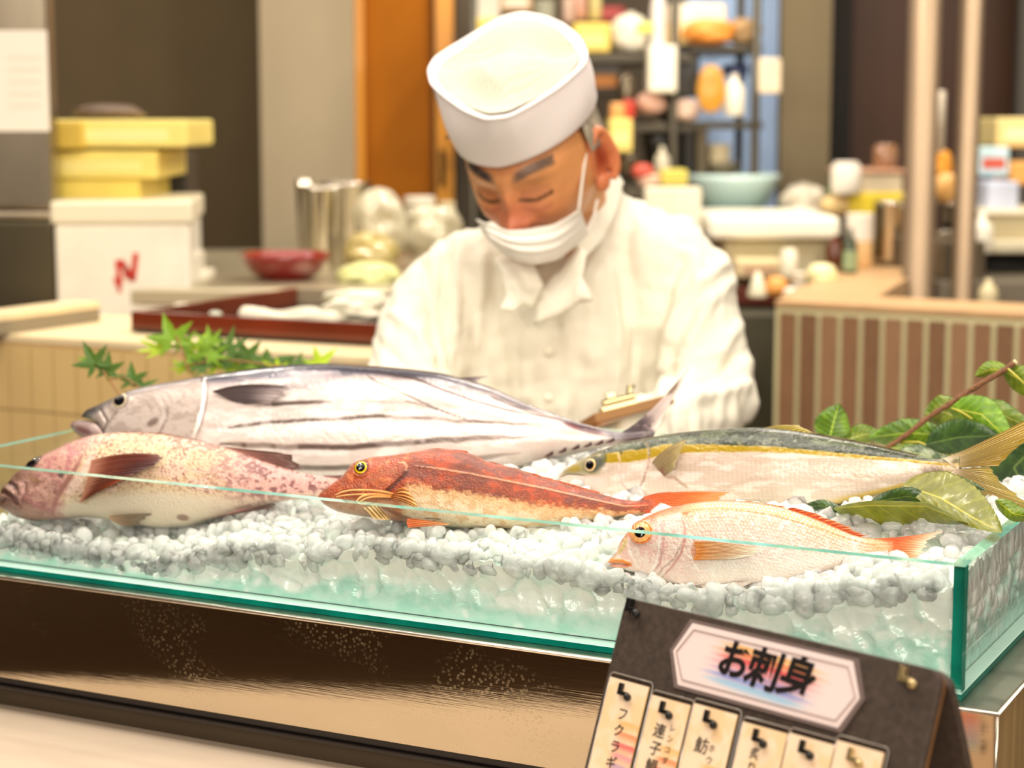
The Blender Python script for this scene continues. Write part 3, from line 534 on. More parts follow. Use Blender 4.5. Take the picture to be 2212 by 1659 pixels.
lth('white_bottle', 'tall white bottle at the top edge above the packages', 'bottle', (1406, -60, 1442, 110), D - .02, h255(248, 238, 230), BOTTLE); bxi('noodle_package', 'cream topped package lying on the right top shelf', 'package', (1442, 8, 1568, 52), D, h255(250, 238, 212), .25); bag('orange_bag', 'orange and yellow snack bag hanging over the shelf edge', 'bag', (1482, 36, 1592, 96), D - .06, h255(248, 160, 70), 23, .35, .2, False); bxi('yellow_tray', 'pale yellow carton under the cream package', 'carton', (1440, 52, 1552, 97), D, h255(240, 214, 150), .25, band=h255(250, 200, 110))
bag('paper_bag', 'tan folded paper bag at the end of the top shelf', 'bag', (1572, 36, 1648, 97), D + .05, h255(198, 160, 110), 24, .6, .35, False)
bxi('red_box', 'small dark red box on the top shelf behind the yellow box', 'box', (1296, 14, 1350, 46), D + .2, h255(168, 50, 44), .1); lth('spice_jar', 'pink capped spice jar at the top edge right of the hat', 'jar', (1236, -30, 1268, 40), D + .1, h255(200, 150, 130), JAR, cap=(h255(160, 40, 50), .8, .85, 1)); lth('spice_jar', 'olive capped spice jar at the top edge', 'jar', (1272, -40, 1300, 42), D + .1, h255(196, 180, 120), JAR, cap=(h255(140, 130, 40), .8, .85, 1))
bxi('cardboard_box', 'brown printed box on the top shelf left of the hat', 'box', (1078, -20, 1150, 26), D, h255(184, 150, 110), .2, band=h255(230, 214, 190)); bxi('white_box', 'white box at the left end of the top shelf', 'box', (1028, -30, 1080, 46), D, h255(214, 204, 186), .2); bxi('yellow_crate', 'yellow crate peeking out left of the hat on the shelf', 'crate', (1024, 40, 1080, 118), D, h255(232, 206, 100), .2)
lth('glass_tumbler', 'clear tumbler on the top shelf above the hat', 'glass', (1150, 0, 1200, 60), D, h255(220, 220, 200), POT, .1, trans=.5); lth('spice_jar', 'maroon topped jar above the crown of the hat', 'jar', (1214, -20, 1240, 50), D, h255(190, 160, 140), JAR, cap=(h255(120, 24, 40), .8, .85, 1))
bxi('dark_box', 'dark box with an orange design on the middle shelf', 'box', (1272, 138, 1342, 205), D, h255(46, 36, 22), .2, band=h255(150, 92, 30)); bxi('black_machine', 'black appliance on the middle shelf behind the paper bag', 'appliance', (1452, 98, 1510, 210), D + .06, h255(62, 56, 46), .2, .3); bxi('white_carton', 'tall plain white carton on the middle shelf', 'carton', (1400, 98, 1462, 200), D - .08, h255(246, 238, 216), .12)
lth('steel_kettle', 'small dark steel jug with a bright glint on the middle shelf', 'jug', (1336, 150, 1372, 232), D - .04, W_, JAR, mk=mat('dull_steel', h255(120, 108, 90), .25, .8)); bxi('red_label_tin', 'red tin on the middle shelf beside the grey hair', 'tin', (1344, 216, 1372, 256), D - .05, h255(200, 62, 40), .08)
bag('pink_bag', 'pale pink and white bag on the middle shelf', 'bag', (1376, 196, 1442, 246), D - .05, h255(224, 178, 156), 26, .4, .25, False); bag('pink_pouch', 'small pink pouch in front of the black appliance', 'bag', (1460, 212, 1512, 262), D - .05, h255(222, 190, 170), 27, .4, .25, False)
bag('orange_noodle_bag', 'upright amber striped noodle bag on the right middle shelf', 'bag', (1506, 136, 1566, 244), D - .1, h255(206, 146, 50), 28, .3, .12, False, depth=.3); lth('white_bottle', 'white squeeze bottle with a navy cap beside the amber bag', 'bottle', (1566, 150, 1610, 250), D - .1, h255(240, 230, 208), BOTTLE, cap=(h255(50, 60, 100), .9, .4, 1.0)); bxi('navy_box', 'navy box lying behind the squeeze bottle', 'box', (1570, 136, 1618, 164), D + .1, h255(60, 74, 120), .1)
bxi('hanging_card', 'cream card hanging tilted at the right end of the rack', 'card', (1638, 126, 1690, 202), D - .12, h255(240, 220, 190), .01, .7, rot=.3)
bxi('yellow_crate', 'yellow crate just right of the cook\'s ear', 'crate', (1316, 256, 1366, 330), D - .15, h255(242, 214, 120), .2, band=h255(248, 230, 150)); bxi('orange_packet', 'orange packet on the yellow crate right of the ear', 'packet', (1318, 222, 1350, 256), D - .15, h255(224, 160, 90), .05)
lth('steel_bowl_stack', 'stack of dull steel bowls on the lower shelf', 'bowls', (1372, 262, 1480, 300), D, W_, BOWL, mk=MATS['dull_steel']); lth('black_pan', 'black round pan leaning on the lower shelf', 'pan', (1388, 296, 1462, 372), D, h255(22, 20, 18), BOWL, .4); lth('white_bottle', 'white bottle lying among the pans on the lower shelf', 'bottle', (1414, 310, 1448, 391), D - .12, h255(200, 190, 166), BOTTLE); lth('steel_strainer', 'dark grey strainer beside the ear on the lower shelf', 'strainer', (1330, 336, 1385, 386), D - .08, W_, BOWL, mk=MATS['dull_steel'])
bxi('black_speaker_box', 'tall black narrow box on the lower shelf', 'box', (1474, 268, 1502, 376), D, h255(24, 20, 14), .2); bxi('grey_tool_box', 'narrow grey box right of the black one on the lower shelf', 'box', (1504, 272, 1528, 380), D, h255(96, 84, 62), .2); lth('cream_cup', 'cream coloured cup standing on a grey bowl against the blue wall', 'cup', (1530, 312, 1580, 352), D, h255(226, 206, 170), POT, .4); lth('grey_bowl', 'grey bowl under the cream cup', 'bowl', (1524, 350, 1600, 388), D, h255(130, 120, 96), BOWL, .4)
bag('red_bag', 'small red packet on the counter by the collar', 'packet', (1366, 352, 1412, 386), D - .3, h255(206, 84, 66), 31, .4, .2, False); bxi('yellow_sponge', 'yellow green sponge pack on the counter behind the shoulder', 'sponge', (1428, 366, 1486, 404), D - .3, h255(214, 198, 90), .1); bag('pink_packet', 'pale pink packet lying beside the yellow sponge', 'packet', (1378, 374, 1432, 408), D - .3, h255(226, 188, 160), 33, .5, .3, False)
# -- right counter
rc = new('kitchen_worktop', 'dark red brown edged worktop stacked with containers at the right', 'counter', (.9, 4.5, 0)); MB().box((.30, 3.95, 0), (.26, 0, 0), (0, 1.0, 0), TZ * 1.08).build('base', mat('dark_base', h255(60, 44, 30), .5), rc); MB().box((.28, 3.93, 1.08), (.28, 0, 0), (0, 1.05, 0), TZ * .035).build('worktop', mat('red_brown_edge', h255(84, 30, 16), .35, coat=.3), rc, bevel=.003)
MB().box((.30, 4.45, 1.115), (.30, 0, 0), (0, .22, 0), TZ * .12).build('raised_ledge', mat('dull_ledge', h255(150, 132, 100), .6), rc, bevel=.003)
bxi('cutting_board', 'pale cream plastic board standing behind the shoulder', 'board', (1392, 404, 1514, 500), 4.1, h255(240, 232, 206), .03); lth('blue_basin', 'large pale blue plastic basin on the worktop', 'basin', (1488, 378, 1698, 468), 4.45, h255(204, 228, 224), BOWL, .3); bag('clear_wrap_bag', 'greyish clear bag with a peaked top right of the blue basin', 'bag', (1690, 396, 1792, 482), 4.4, h255(206, 196, 178), 35, .25, .3)
bxi('blue_basket', 'dark teal basket below the blue basin', 'basket', (1510, 462, 1700, 500), 4.4, h255(90, 112, 100), .2, band=h255(200, 150, 120)); bxi('foam_box_lid', 'large white foam lid resting on a clear container', 'lid', (1532, 468, 1816, 518), 4.0, h255(250, 246, 228), .4, bev=.012)
bxi('clear_food_box', 'grey translucent container under the white foam lid', 'container', (1562, 518, 1792, 612), 4.05, h255(196, 184, 146), .3, .3, band=h255(216, 204, 170)); 
lth('cup_stack', 'stack of small white cups in front of the clear container', 'cups', (1688, 528, 1724, 600), 3.9, h255(250, 240, 214), JAR, .4); bag('garlic_bag', 'pale yellow vegetable in a bag on the worktop corner', 'vegetable', (1744, 568, 1812, 622), 3.8, h255(246, 236, 180), 37, .3, .15, False); bag('orange_carrot_pack', 'orange vegetable pack on the worktop', 'vegetable', (1656, 596, 1704, 642), 3.75, h255(238, 164, 84), 38, .35, .2, False)
lth('white_cone_cup', 'white cone shaped strainer at the worktop edge', 'strainer', (1616, 586, 1662, 644), 3.75, h255(246, 238, 208), [(0, 0), (.9, 0), (1, .08), (.3, .9), (0, 1)], .4); lth('white_cup', 'small white cup beside the orange vegetables', 'cup', (1712, 590, 1742, 640), 3.75, h255(250, 244, 224), POT, .3); bag('white_wrap', 'small crumpled white wrapper at the worktop edge', 'wrapper', (1694, 620, 1722, 646), 3.7, W_, 39, .4, .3, False); bxi('cream_carton', 'cream carton between the containers', 'carton', (1590, 560, 1690, 600), 3.95, h255(226, 206, 160), .2, band=h255(190, 150, 120))
lth('brown_bottle', 'dark brown sauce bottle beside the green bottle', 'bottle', (1786, 488, 1824, 600), 4.0, h255(92, 42, 14), BOTTLE, .15, coat=.8); lth('green_bottle', 'dark green bottle with a pale label by the return wall', 'bottle', (1822, 484, 1854, 596), 3.95, h255(60, 70, 50), BOTTLE, .15, cap=(h255(150, 170, 130), .1, 1.02, .5)); lth('plastic_jug', 'white topped plastic jug half full of orange liquid', 'jug', (1832, 462, 1890, 580), 4.1, h255(244, 206, 150), JAR, .2, cap=(h255(250, 240, 226), .5, 1.04, 1.))
bxi('yellow_tub', 'bright yellow tub under the stacked tan containers', 'tub', (1834, 416, 1952, 470), 4.3, h255(226, 200, 50), .2); bxi('tan_container', 'tan food container stacked on the yellow tub', 'container', (1822, 366, 1950, 420), 4.3, h255(206, 190, 160), .2, lidc=h255(196, 150, 120)); lth('white_roll', 'white kitchen roll beside the tan containers', 'roll', (1800, 338, 1864, 420), 4.25, h255(232, 222, 208), JAR, .8); lth('glass_teapot', 'round glass pot with brown tea and a bright glint', 'teapot', (1890, 302, 1944, 368), 4.35, h255(150, 110, 80), JAR, .08, coat=1.); 
bxi('green_box', 'small green box end beside the white roll', 'box', (1796, 402, 1822, 440), 4.4, h255(80, 110, 40), .1); bag('beige_bag', 'peach coloured bag beside the peaked clear bag', 'bag', (1776, 420, 1850, 470), 4.3, h255(232, 200, 140), 41, .4, .2, False)
lth('steel_canister', 'polished steel canister with mirror bands by the return wall', 'canister', (1892, 436, 1962, 566), 4.15, W_, POT, mk=STL); lth('steel_canister', 'wider polished steel canister right of the first one', 'canister', (1948, 446, 2026, 570), 4.1, W_, POT, mk=STL); bag('white_bag', 'white bag of goods resting on the steel canisters', 'bag', (1958, 396, 2032, 452), 4.25, h255(240, 230, 206), 43, .4, .2, False)
lth('steel_cup', 'small steel cup with a bright glint at the back right', 'cup', (2040, 440, 2086, 520), 4.2, W_, POT, mk=STL); lth('steel_cup', 'short steel cup in front at the right ledge', 'cup', (2024, 500, 2066, 560), 4.0, W_, POT, mk=STL); lth('steel_cup', 'steel cup standing furthest right on the ledge', 'cup', (2080, 470, 2110, 540), 4.3, W_, POT, mk=STL)
bag('orange_pack', 'bright orange pack between the two steel posts', 'packet', (2012, 320, 2060, 392), 4.2, h255(238, 160, 50), 45, .3, .25, False); bag('orange_pack', 'tan and orange pack lower between the steel posts', 'packet', (2020, 370, 2076, 440), 4.1, h255(222, 170, 100), 46, .3, .25, False); bxi('blue_white_package', 'white and blue package at the far right', 'package', (2112, 318, 2180, 380), 4.3, h255(196, 222, 226), .15, band=h255(200, 90, 70)); bxi('blue_packet', 'pale lavender blue packet below the blue and white package', 'packet', (2132, 392, 2200, 458), 4.2, h255(196, 204, 226), .12); bxi('yellow_crate', 'yellow crate at the far right edge of the counter', 'crate', (2152, 254, 2290, 318), 4.5, h255(246, 222, 150), .2, band=h255(250, 236, 190)); bxi('orange_box', 'orange box beside the blue packet at the right edge', 'box', (2180, 350, 2260, 400), 4.4, h255(232, 170, 90), .15)
lth('white_bottle', 'white round bottle leaning by the steel tray at the right', 'bottle', (2100, 452, 2150, 548), 4.0, h255(248, 240, 220), BOTTLE); bxi('steel_rack_tray', 'perforated steel tray on legs at the right edge', 'tray', (2128, 455, 2330, 520), 4.1, h255(190, 176, 140), .3, .35, lidc=h255(226, 214, 186)); bxi('steel_side_table', 'steel side table with dark space under it at the right edge', 'table', (2110, 520, 2330, 548), 4.05, h255(214, 204, 176), .35, .3)
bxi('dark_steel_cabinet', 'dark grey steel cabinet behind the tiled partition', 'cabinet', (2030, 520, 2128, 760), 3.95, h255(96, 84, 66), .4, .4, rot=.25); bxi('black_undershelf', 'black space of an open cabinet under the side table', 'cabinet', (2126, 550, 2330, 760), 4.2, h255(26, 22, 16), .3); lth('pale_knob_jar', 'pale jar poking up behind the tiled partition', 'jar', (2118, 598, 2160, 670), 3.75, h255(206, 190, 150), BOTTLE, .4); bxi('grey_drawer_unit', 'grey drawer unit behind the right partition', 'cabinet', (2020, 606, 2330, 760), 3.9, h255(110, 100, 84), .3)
for i, (x0, x1) in enumerate(((1954, 2022), (2062, 2112))):
    a = P((x0 + x1) / 2, 400, 3.85); r = new('steel_post', ('thick brushed steel post rising behind the right partition', 'second brushed steel post near the right edge')[i], 'post', (a[0], a[1], 0)); rr_ = wpx(x1 - x0, 3.85) / 2
    MB().lathe((a[0], a[1], 0), [(rr_ * 1.6, 0), (rr_ * 1.6, .02), (rr_, .03), (rr_, 3.2)], 32).build('tube', mat('post_steel', h255(132, 112, 90), .48, .7, var=.05), r, True)
lth('white_tube', 'short white tube standing between the steel posts', 'tube', (2012, 196, 2042, 330), 4.1, h255(236, 222, 200), [(0, 0), (1, 0), (1, .98), (.9, 1), (0, 1)], .4)
bxi('utility_cabinet', 'dark olive cabinet between the cook and the tiled partition', 'cabinet', (1560, 672, 1676, 1100), 3.9, h255(72, 68, 52), .3)
# ================================================================ THE COOK
person = empty('person', (P(1215, 900, 2.5)[0], P(1215, 900, 2.5)[1], 0), 'cook in white coat, white cap and lowered face mask looking down behind the fish', 'person')
HC = P(1152, 335, 2.35); yw = math.radians(22)
def hframe(pd, roll=0.):
    pt_ = math.radians(pd); f = np.array([-math.sin(yw) * math.cos(pt_), -math.cos(yw) * math.cos(pt_), -math.sin(pt_)]); u = np.array([-math.sin(yw) * math.sin(pt_), -math.cos(yw) * math.sin(pt_), math.cos(pt_)]); r = np.cross(f, u); r = r if r[0] > 0 else -r
    c_, s_ = math.cos(math.radians(roll)), math.sin(math.radians(roll)); return f, u * c_ - r * s_, r * c_ + u * s_
HF, HU, HR = hframe(30, 3); HF2, HU2, HR2 = hframe(38, 0)
def hl(x, y, z): return HC + HR * x + HF * y + HU * z
def to_local(V): D_ = V - HC; return D_ @ HR, D_ @ HF, D_ @ HU
def head_mesh():
    n, m_ = 150, 110; th = np.linspace(0.001, np.pi - .001, m_)[:, None]; ph = np.linspace(0, 2 * np.pi, n, endpoint=False)[None]
    x = np.sin(th) * np.cos(ph); y = np.sin(th) * np.sin(ph); z = np.cos(th) + 0 * ph
    zz = z * np.where(z > 0, .116, .112); tz = np.clip(-z, 0, 1); X = x * .077 * (1 - .26 * tz**2.2); Y = y * np.where(y > 0, .094, .102) * (1 - np.where(y > 0, .04, .30) * tz**1.8)
    X = np.sign(X) * np.abs(X / .077) ** .92 * .077; f = np.clip(y * 1.6, 0, 1)
    def g(x0, z0, sx, sz, a): return a * np.exp(-((X - x0) / sx)**2 - ((zz - z0) / sz)**2)
    for s in (-1, 1):
        d = g(s * .030, .024, .030, .010, .006) + g(s * .031, -.001, .017, .013, -.010) + g(s * .031, -.004, .012, .008, .0065) + g(s * .016, -.041, .008, .008, .011) + g(s * .045, -.034, .020, .018, .006) + g(s * .013, -.050, .005, .004, -.006) + g(s * .028, -.052, .006, .014, -.0035)
        Y = Y + d * f
    Y = Y + f * (g(0, -.010, .008, .024, .011) + g(0, -.037, .0115, .012, .025) + g(0, -.075, .024, .013, .008) + g(0, -.108, .02, .012, .006) + g(0, .028, .02, .01, -.002))
    V = HC + X[..., None] * HR + Y[..., None] * HF + zz[..., None] * HU; return V.reshape(-1, 3), gridf(m_, n, True)
hv, hf_ = head_mesh(); bd = MB(); bd.add(hv, hf_)
bd.add([hl(0, 0, .117)], []); 
SH_L, SH_R = P(1478, 610, 2.52), P(958, 655, 2.52); EL_L, EL_R = P(1535, 870, 2.43), P(868, 880, 2.43); WR_L, WR_R = P(1330, 985, 2.24), P(1080, 1000, 2.24)
NB = P(1232, 505, 2.54); CH = P(1215, 760, 2.58); PV_ = np.array([CH[0] + .0, CH[1] + .02, .92])
bd.cap(hl(0, -.04, -.05), NB, .056, .062); bd.cap(NB, CH, .07, .12); bd.cap(CH, PV_, .13, .14)
for s, e_, w_ in ((SH_L, EL_L, WR_L), (SH_R, EL_R, WR_R)): bd.cap(NB + (s - NB) * .25, s, .055, .05); bd.cap(s, e_, .046, .038); bd.cap(e_, w_, .038, .026)
for s in (-1, 1):
    hp_ = PV_ + RX * s * .085; kn = np.array([hp_[0] + s * .01, hp_[1] - .02, .49]); ft = np.array([hp_[0] + s * .02, hp_[1] + .02, .09]); bd.cap(hp_, kn, .085, .055); bd.cap(kn, ft, .052, .036); bd.cap(ft - TZ * .045, ft + np.array([0, -.16, -.055]), .036, .03)
def hand(w_, dirv, side, curl):
    d = dirv / np.linalg.norm(dirv); sd = np.cross(d, TZ) * side; sd /= np.linalg.norm(sd); up = np.cross(sd, d) * side; up = up if up[2] > 0 else -up
    palm = w_ + d * .045; bd.ell(palm, (.040, .014, .045), np.stack([sd, up, d], 1)); bd.cap(w_ - d * .02, w_ + d * .02, .025, .026)
    for k, (o_, L) in enumerate(((-.027, .062), (-.009, .072), (.009, .068), (.026, .054))):
        p = w_ + d * .082 + sd * o_; q = p; a = 0
        for i, f_ in enumerate((.45, .32, .23)): a += curl * (.7 + .3 * i); q2 = q + (d * math.cos(a) - up * math.sin(a)) * L * f_; bd.cap(q, q2, .0092 - .0008 * i, .0086 - .0008 * i, 10); q = q2
        bd.cap(w_ + d * .05 + sd * o_ * .8, p, .010, .0095, 10)
    t0 = w_ + d * .025 - sd * .032; t1 = t0 + d * .030 - sd * .020 - up * .01; t2 = t1 + d * .028 - sd * .002 - up * .012; bd.cap(t0, t1, .0125, .0105, 10); bd.cap(t1, t2, .0105, .0085, 10)
hand(WR_L, WR_R - WR_L + np.array([.05, -.12, -.02]), 1, .45); hand(WR_R, WR_L - WR_R + np.array([-.1, -.12, -.02]), -1, .5)
V, N_, F_ = remesh(bd, .0034, 1)
lx, ly, lz = to_local(V); c = np.zeros((len(V), 3)); c[:] = h255(214, 148, 92)
def gk(x0, z0, sx, sz): return np.exp(-((lx - x0) / sx)**2 - ((lz - z0) / sz)**2)
fr_ = (ly > .02) & (np.abs(lx) < .1) & (np.abs(lz) < .14); fm = fr_.astype(float)
c = mix(c, h255(186, 104, 74), fm * np.clip(gk(0, -.03, .045, .035) * .9, 0, 1)); c = mix(c, h255(172, 92, 64), fm * np.clip(gk(0, -.045, .016, .014), 0, 1) * .6); c = mix(c, h255(190, 112, 80), fm * np.clip(gk(0, .05, .04, .02), 0, 1) * .6)
nb = fbm(lx * 300, lz * 300, 5, 2)
for s in (-1, 1):
    xs = lx * s; br_ = (xs > .008) & (xs < .056); yb = .024 + .006 * np.sin((xs - .008) / .048 * 2.6) + .004 * (xs - .03) / .03
    c = mix(c, h255(84, 66, 58), fm * br_ * sm(.0075, .0035, np.abs(lz - yb)) * (.65 + .3 * nb) * sm(.008, .02, xs) * (1.2 - .2 * s)); 
    ey = -.0065 - .0045 * np.cos((xs - .031) / .017 * 1.4) ; c = mix(c, h255(70, 42, 22), fm * (np.abs(xs - .031) < .019) * sm(.0032, .0012, np.abs(lz - ey)) * .9); c = mix(c, h255(150, 88, 58), fm * (np.abs(xs - .031) < .017) * sm(.007, .003, np.abs(lz + .001)) * .35)
    c = mix(c, h255(90, 34, 20), fm * np.exp(-((xs - .011) / .004)**2 - ((lz + .056) / .004)**2) * .9); d_, _ = dist(xs, lz, [(.020, -.040), (.026, -.052), (.034, -.066)]); c = mix(c, h255(130, 66, 40), fm * sm(.004, .0015, d_) * .6)
    d_, _ = dist(xs, lz, [(.016, -.018), (.030, -.026), (.044, -.022)]); c = mix(c, h255(166, 96, 66), fm * sm(.004, .0015, d_) * .5)
c = c * (1 + .05 * (fbm(lx * 90, lz * 90 + ly * 60, 8, 3) - .5)[:, None] * 2)
low = V[:, 2] < .9; c[low] = h255(60, 60, 66)
SKIN = mat('skin', rough=.42, vc=True, sss=.12, coat=.08, coatr=.3, bump=.1, bscale=400)
mesh('body', V, F_, SKIN, person, col=np.clip(c, 0, 1))
# ears
def ear(s):
    mb = MB(); c0 = hl(s * .0745, -.014, -.012); out = HR * s; A = np.stack([HF * .75 + out * -.35, out * .9 + HF * .3, HU], 1)
    for i in range(3): A[:, i] /= np.linalg.norm(A[:, i])
    pts = [c0 + A @ np.array([.020 * math.cos(t) + (.002 if math.sin(t) > 0 else 0), .008 + .003 * math.sin(t * 2), .034 * math.sin(t) + (.0 if math.sin(t) > 0 else -.002)]) for t in np.linspace(-.6, 4.4, 30)]
    mb.tube(pts, [.0055 + .0015 * math.sin(k / 29 * 3.1) for k in range(30)], 10); mb.ell(c0, (.0215, .0065, .036), A); mb.ell(c0 + A @ np.array([.004, .004, -.036]), (.011, .006, .012), A); mb.cap(c0 + A @ np.array([-.006, .007, .020]), c0 + A @ np.array([-.008, .006, -.018]), .004, .005)
    v, n_, f = remesh(mb, .0018, 2); cc = np.zeros((len(v), 3)); D_ = (v - c0) @ A; cc[:] = h255(212, 128, 84); cc = mix(cc, h255(150, 56, 30), np.exp(-(D_[:, 0] / .010)**2 - ((D_[:, 2] + .002) / .018)**2)); mesh('ear', v, f, SKIN, person, col=cc)
ear(1); ear(-1)
# hair: thin shell round the back and sides
n, m_ = 120, 60; V = []; Cc = []
for i in range(m_):
    for j in range(n):
        ph = math.radians(-190 + 199 * j / (n - 1)); th = .55 + (.95 + .5 * max(0., -math.sin(ph))) * i / (m_ - 1); q = 1.07 + .04 * float(vn(j * .9, i * .12, 3)); z = math.cos(th); y = math.sin(th) * math.sin(ph); x = math.sin(th) * math.cos(ph); ys = .094 if y > 0 else .102
        V.append(hl(x * .0775 * q, y * ys * q, z * .118 * q)); k = float(vn(j * 1.7, i * .25, 9)); Cc.append(np.array(h255(110, 98, 82)) * (1 - k) + np.array(h255(196, 184, 160)) * k)
mesh('hair', V, gridf(m_, n), mat('grey_hair', rough=.6, vc=True, bump=.6, bscale=300), person, col=np.array(Cc))
rs = np.random.RandomState(5); wb = MB()
for i in range(14): a = P(985 + rs.uniform(0, 14), 285 + rs.uniform(-15, 25), 2.37); wb.tube([a, a + np.array([-.006, 0, .004 + .004 * rs.rand()]), a + np.array([-.012 * rs.rand() - .004, 0, .012 * rs.rand()])], .0006, 5)
wb.build('hair_wisp', MATS['grey_hair'], person)
# ---- cap: side band + mesh crown
WHC = mat('cap_cotton', h255(248, 238, 236), .8, bump=.12, bscale=500, sss=.1); MESHC = bpy.data.materials.new('cap_mesh_crown'); MESHC.use_nodes = True; nt = MESHC.node_tree; b = nt.nodes['Principled BSDF']; b.inputs['Roughness'].default_value = .8
tc = nd(nt, 'ShaderNodeTexCoord'); vo = nd(nt, 'ShaderNodeTexVoronoi'); vo.inputs['Scale'].default_value = 330; vo.inputs['Randomness'].default_value = .15; nt.links.new(tc.outputs['Object'], vo.inputs[0]); mr = nd(nt, 'ShaderNodeMapRange'); mr.inputs[1].default_value = .18; mr.inputs[2].default_value = .42; nt.links.new(vo.outputs['Distance'], mr.inputs[0])
cr = nd(nt, 'ShaderNodeMix'); cr.data_type = 'RGBA'; cr.inputs[6].default_value = (*lin(h255(140, 137, 118)), 1); cr.inputs[7].default_value = (*lin(h255(200, 197, 180)), 1); nt.links.new(mr.outputs[0], cr.inputs[0]); nt.links.new(cr.outputs[2], b.inputs['Base Color'])
# rim loop (pixels, depth) clockwise from the left corner; brim loop around the head
rimp = [(926,150,2.36),(932,182,2.33),(965,212,2.29),(1005,240,2.26),(1050,258,2.245),(1100,252,2.25),(1155,222,2.265),(1210,186,2.29),(1262,140,2.33),(1268,115,2.37),(1250,80,2.41),(1215,52,2.44),(1175,36,2.46),(1130,28,2.465),(1090,36,2.46),(1055,54,2.45),(1010,82,2.43),(970,106,2.41),(940,126,2.385)]
def loop(pts, n):
    p = np.array(pts + [pts[0]], float); s_ = np.linspace(0, len(pts), n, endpoint=False); i = s_.astype(int); f_ = s_ - i; q = p[i] * (1 - f_)[:, None] + p[i + 1] * f_[:, None]
    for _ in range(5): q = (np.roll(q, 1, 0) + 2 * q + np.roll(q, -1, 0)) / 4
    return q
NR = 152; rim_ = loop(rimp, NR); 
def onplane(px, py, p0, n_): r = ray(px, py); return C0 + r * (((p0 - C0) @ n_) / (r @ n_))
RIM = np.array([onplane(q[0], q[1], HC + HU2 * .134, HU2) for q in rim_])
# brim loop: ellipse on the head, matched by angle to the rim
lxr, lyr, lzr = to_local(RIM); ang = np.arctan2(lyr + .0, lxr); 
BRM = np.array([hl(.0865 * math.cos(a), (.101 if math.sin(a) > 0 else .108) * math.sin(a) - .004, .041 + .003 * math.cos(a) + .008 * abs(math.cos(a)) - .0 * math.sin(a)) for a in ang])
K = 26; V = []
for i in range(K):
    t = i / (K - 1); q = BRM * (1 - t) + RIM * t; out = q - (HC + ((q - HC) @ HU)[:, None] * HU); out /= np.linalg.norm(out, axis=1)[:, None]
    fold = .0022 * np.sin(ang * 3 + 1 + t * 2) * math.sin(math.pi * t) + .003 * math.sin(math.pi * t); V.append(q + out * (fold if np.isscalar(fold) else fold[:, None]))
hem = BRM - HU * .0 ; inn = [BRM + (HC + HU * .05 - BRM) * .05, BRM + (HC + HU * .05 - BRM) * .06 + HU * .03]
V = np.array([inn[1], inn[0]] + V + [RIM + (RIM.mean(0) - RIM) * .012 + HU * .0015, RIM + (RIM.mean(0) - RIM) * .10 - HU * .004])
hat = mesh('cap_band', V.reshape(-1, 3), gridf(len(V), NR, True), WHC, person); 
cen = RIM.mean(0) - HU * .004; V = []
for i in range(34):
    t = i / 33; r_ = RIM + (cen - RIM) * (.09 + .91 * t); cp = (RIM - cen) @ HR; s1 = np.sin(((r_ - cen) @ HF) * 75 + ((r_ - cen) @ HR) * 12 + .6); V.append(r_ - HU * (.006 * math.sin(math.pi * min(t * 1.6, 1)) + .002) + HU[None] * (s1 * .011 * math.sin(math.pi * min(1, t * 1.2 + .08) * .9))[:, None] + HU * .010 * sm(.3, 1, t))
mesh('cap_crown', np.array(V).reshape(-1, 3), gridf(34, NR, True), MESHC, person)
MB().tube(list(RIM) + [RIM[0]], .0022, 8, cap=False).build('cap_piping', WHC, person, True)
# ---- mask
MKM = mat('mask_cloth', h255(234, 226, 214), .85, bump=.15, bscale=300, sss=.1)
mt_ = [(1030,474,2.325),(1050,483,2.30),(1096,499,2.284),(1140,496,2.284),(1196,486,2.285),(1230,468,2.292),(1253,452,2.302)]; mbm = [(1040,500,2.325),(1058,522,2.30),(1083,546,2.30),(1118,566,2.295),(1158,573,2.295),(1207,562,2.305),(1245,531,2.325),(1272,503,2.345)]
def pl(pts, n): p = np.array(pts, float); k = np.linspace(0, 1, len(p)); t = np.linspace(0, 1, n); q = np.stack([np.interp(t, k, p[:, i]) for i in range(3)], 1); 
def pline(pts, n, it=4):
    p = np.array(pts, float); k = np.linspace(0, 1, len(p)); t = np.linspace(0, 1, n); q = np.stack([np.interp(t, k, p[:, i]) for i in range(3)], 1)
    for _ in range(it): q[1:-1] = (q[:-2] + 2 * q[1:-1] + q[2:]) / 4
    return q
T_, B_ = pline(mt_, 60), pline(mbm, 60); V = []
for i in range(26):
    t = i / 25; q = T_ * (1 - t) + B_ * t; q[:, 2] -= .008 * math.sin(math.pi * t) * np.sin(np.linspace(0, np.pi, 60)) + .0016 * math.sin(t * 22) * np.sin(np.linspace(0, np.pi, 60)) * (t < .75); V.append([P(*r) for r in q])
mk = mesh('face_mask', np.array(V).reshape(-1, 3), gridf(26, 60), MKM, person); sd = mk.modifiers.new('s', 'SOLIDIFY'); sd.thickness = .0016
hm = MB(); hm.tube([P(a, b_ + 1, c_ - .001) for a, b_, c_ in T_], .0012, 6); hm.build('mask_hem', MKM, person, True)
for pts in ([(1250,455,2.300),(1254,420,2.298),(1260,370,2.298),(1266,330,2.305),(1274,302,2.32),(1290,286,2.36)], [(1290,432,2.356),(1284,462,2.352),(1276,485,2.348),(1268,502,2.345)]):
    q = pline(pts, 24); MB().tube([P(*r) for r in q], .0017, 8).build('mask_strap', MKM, person, True)
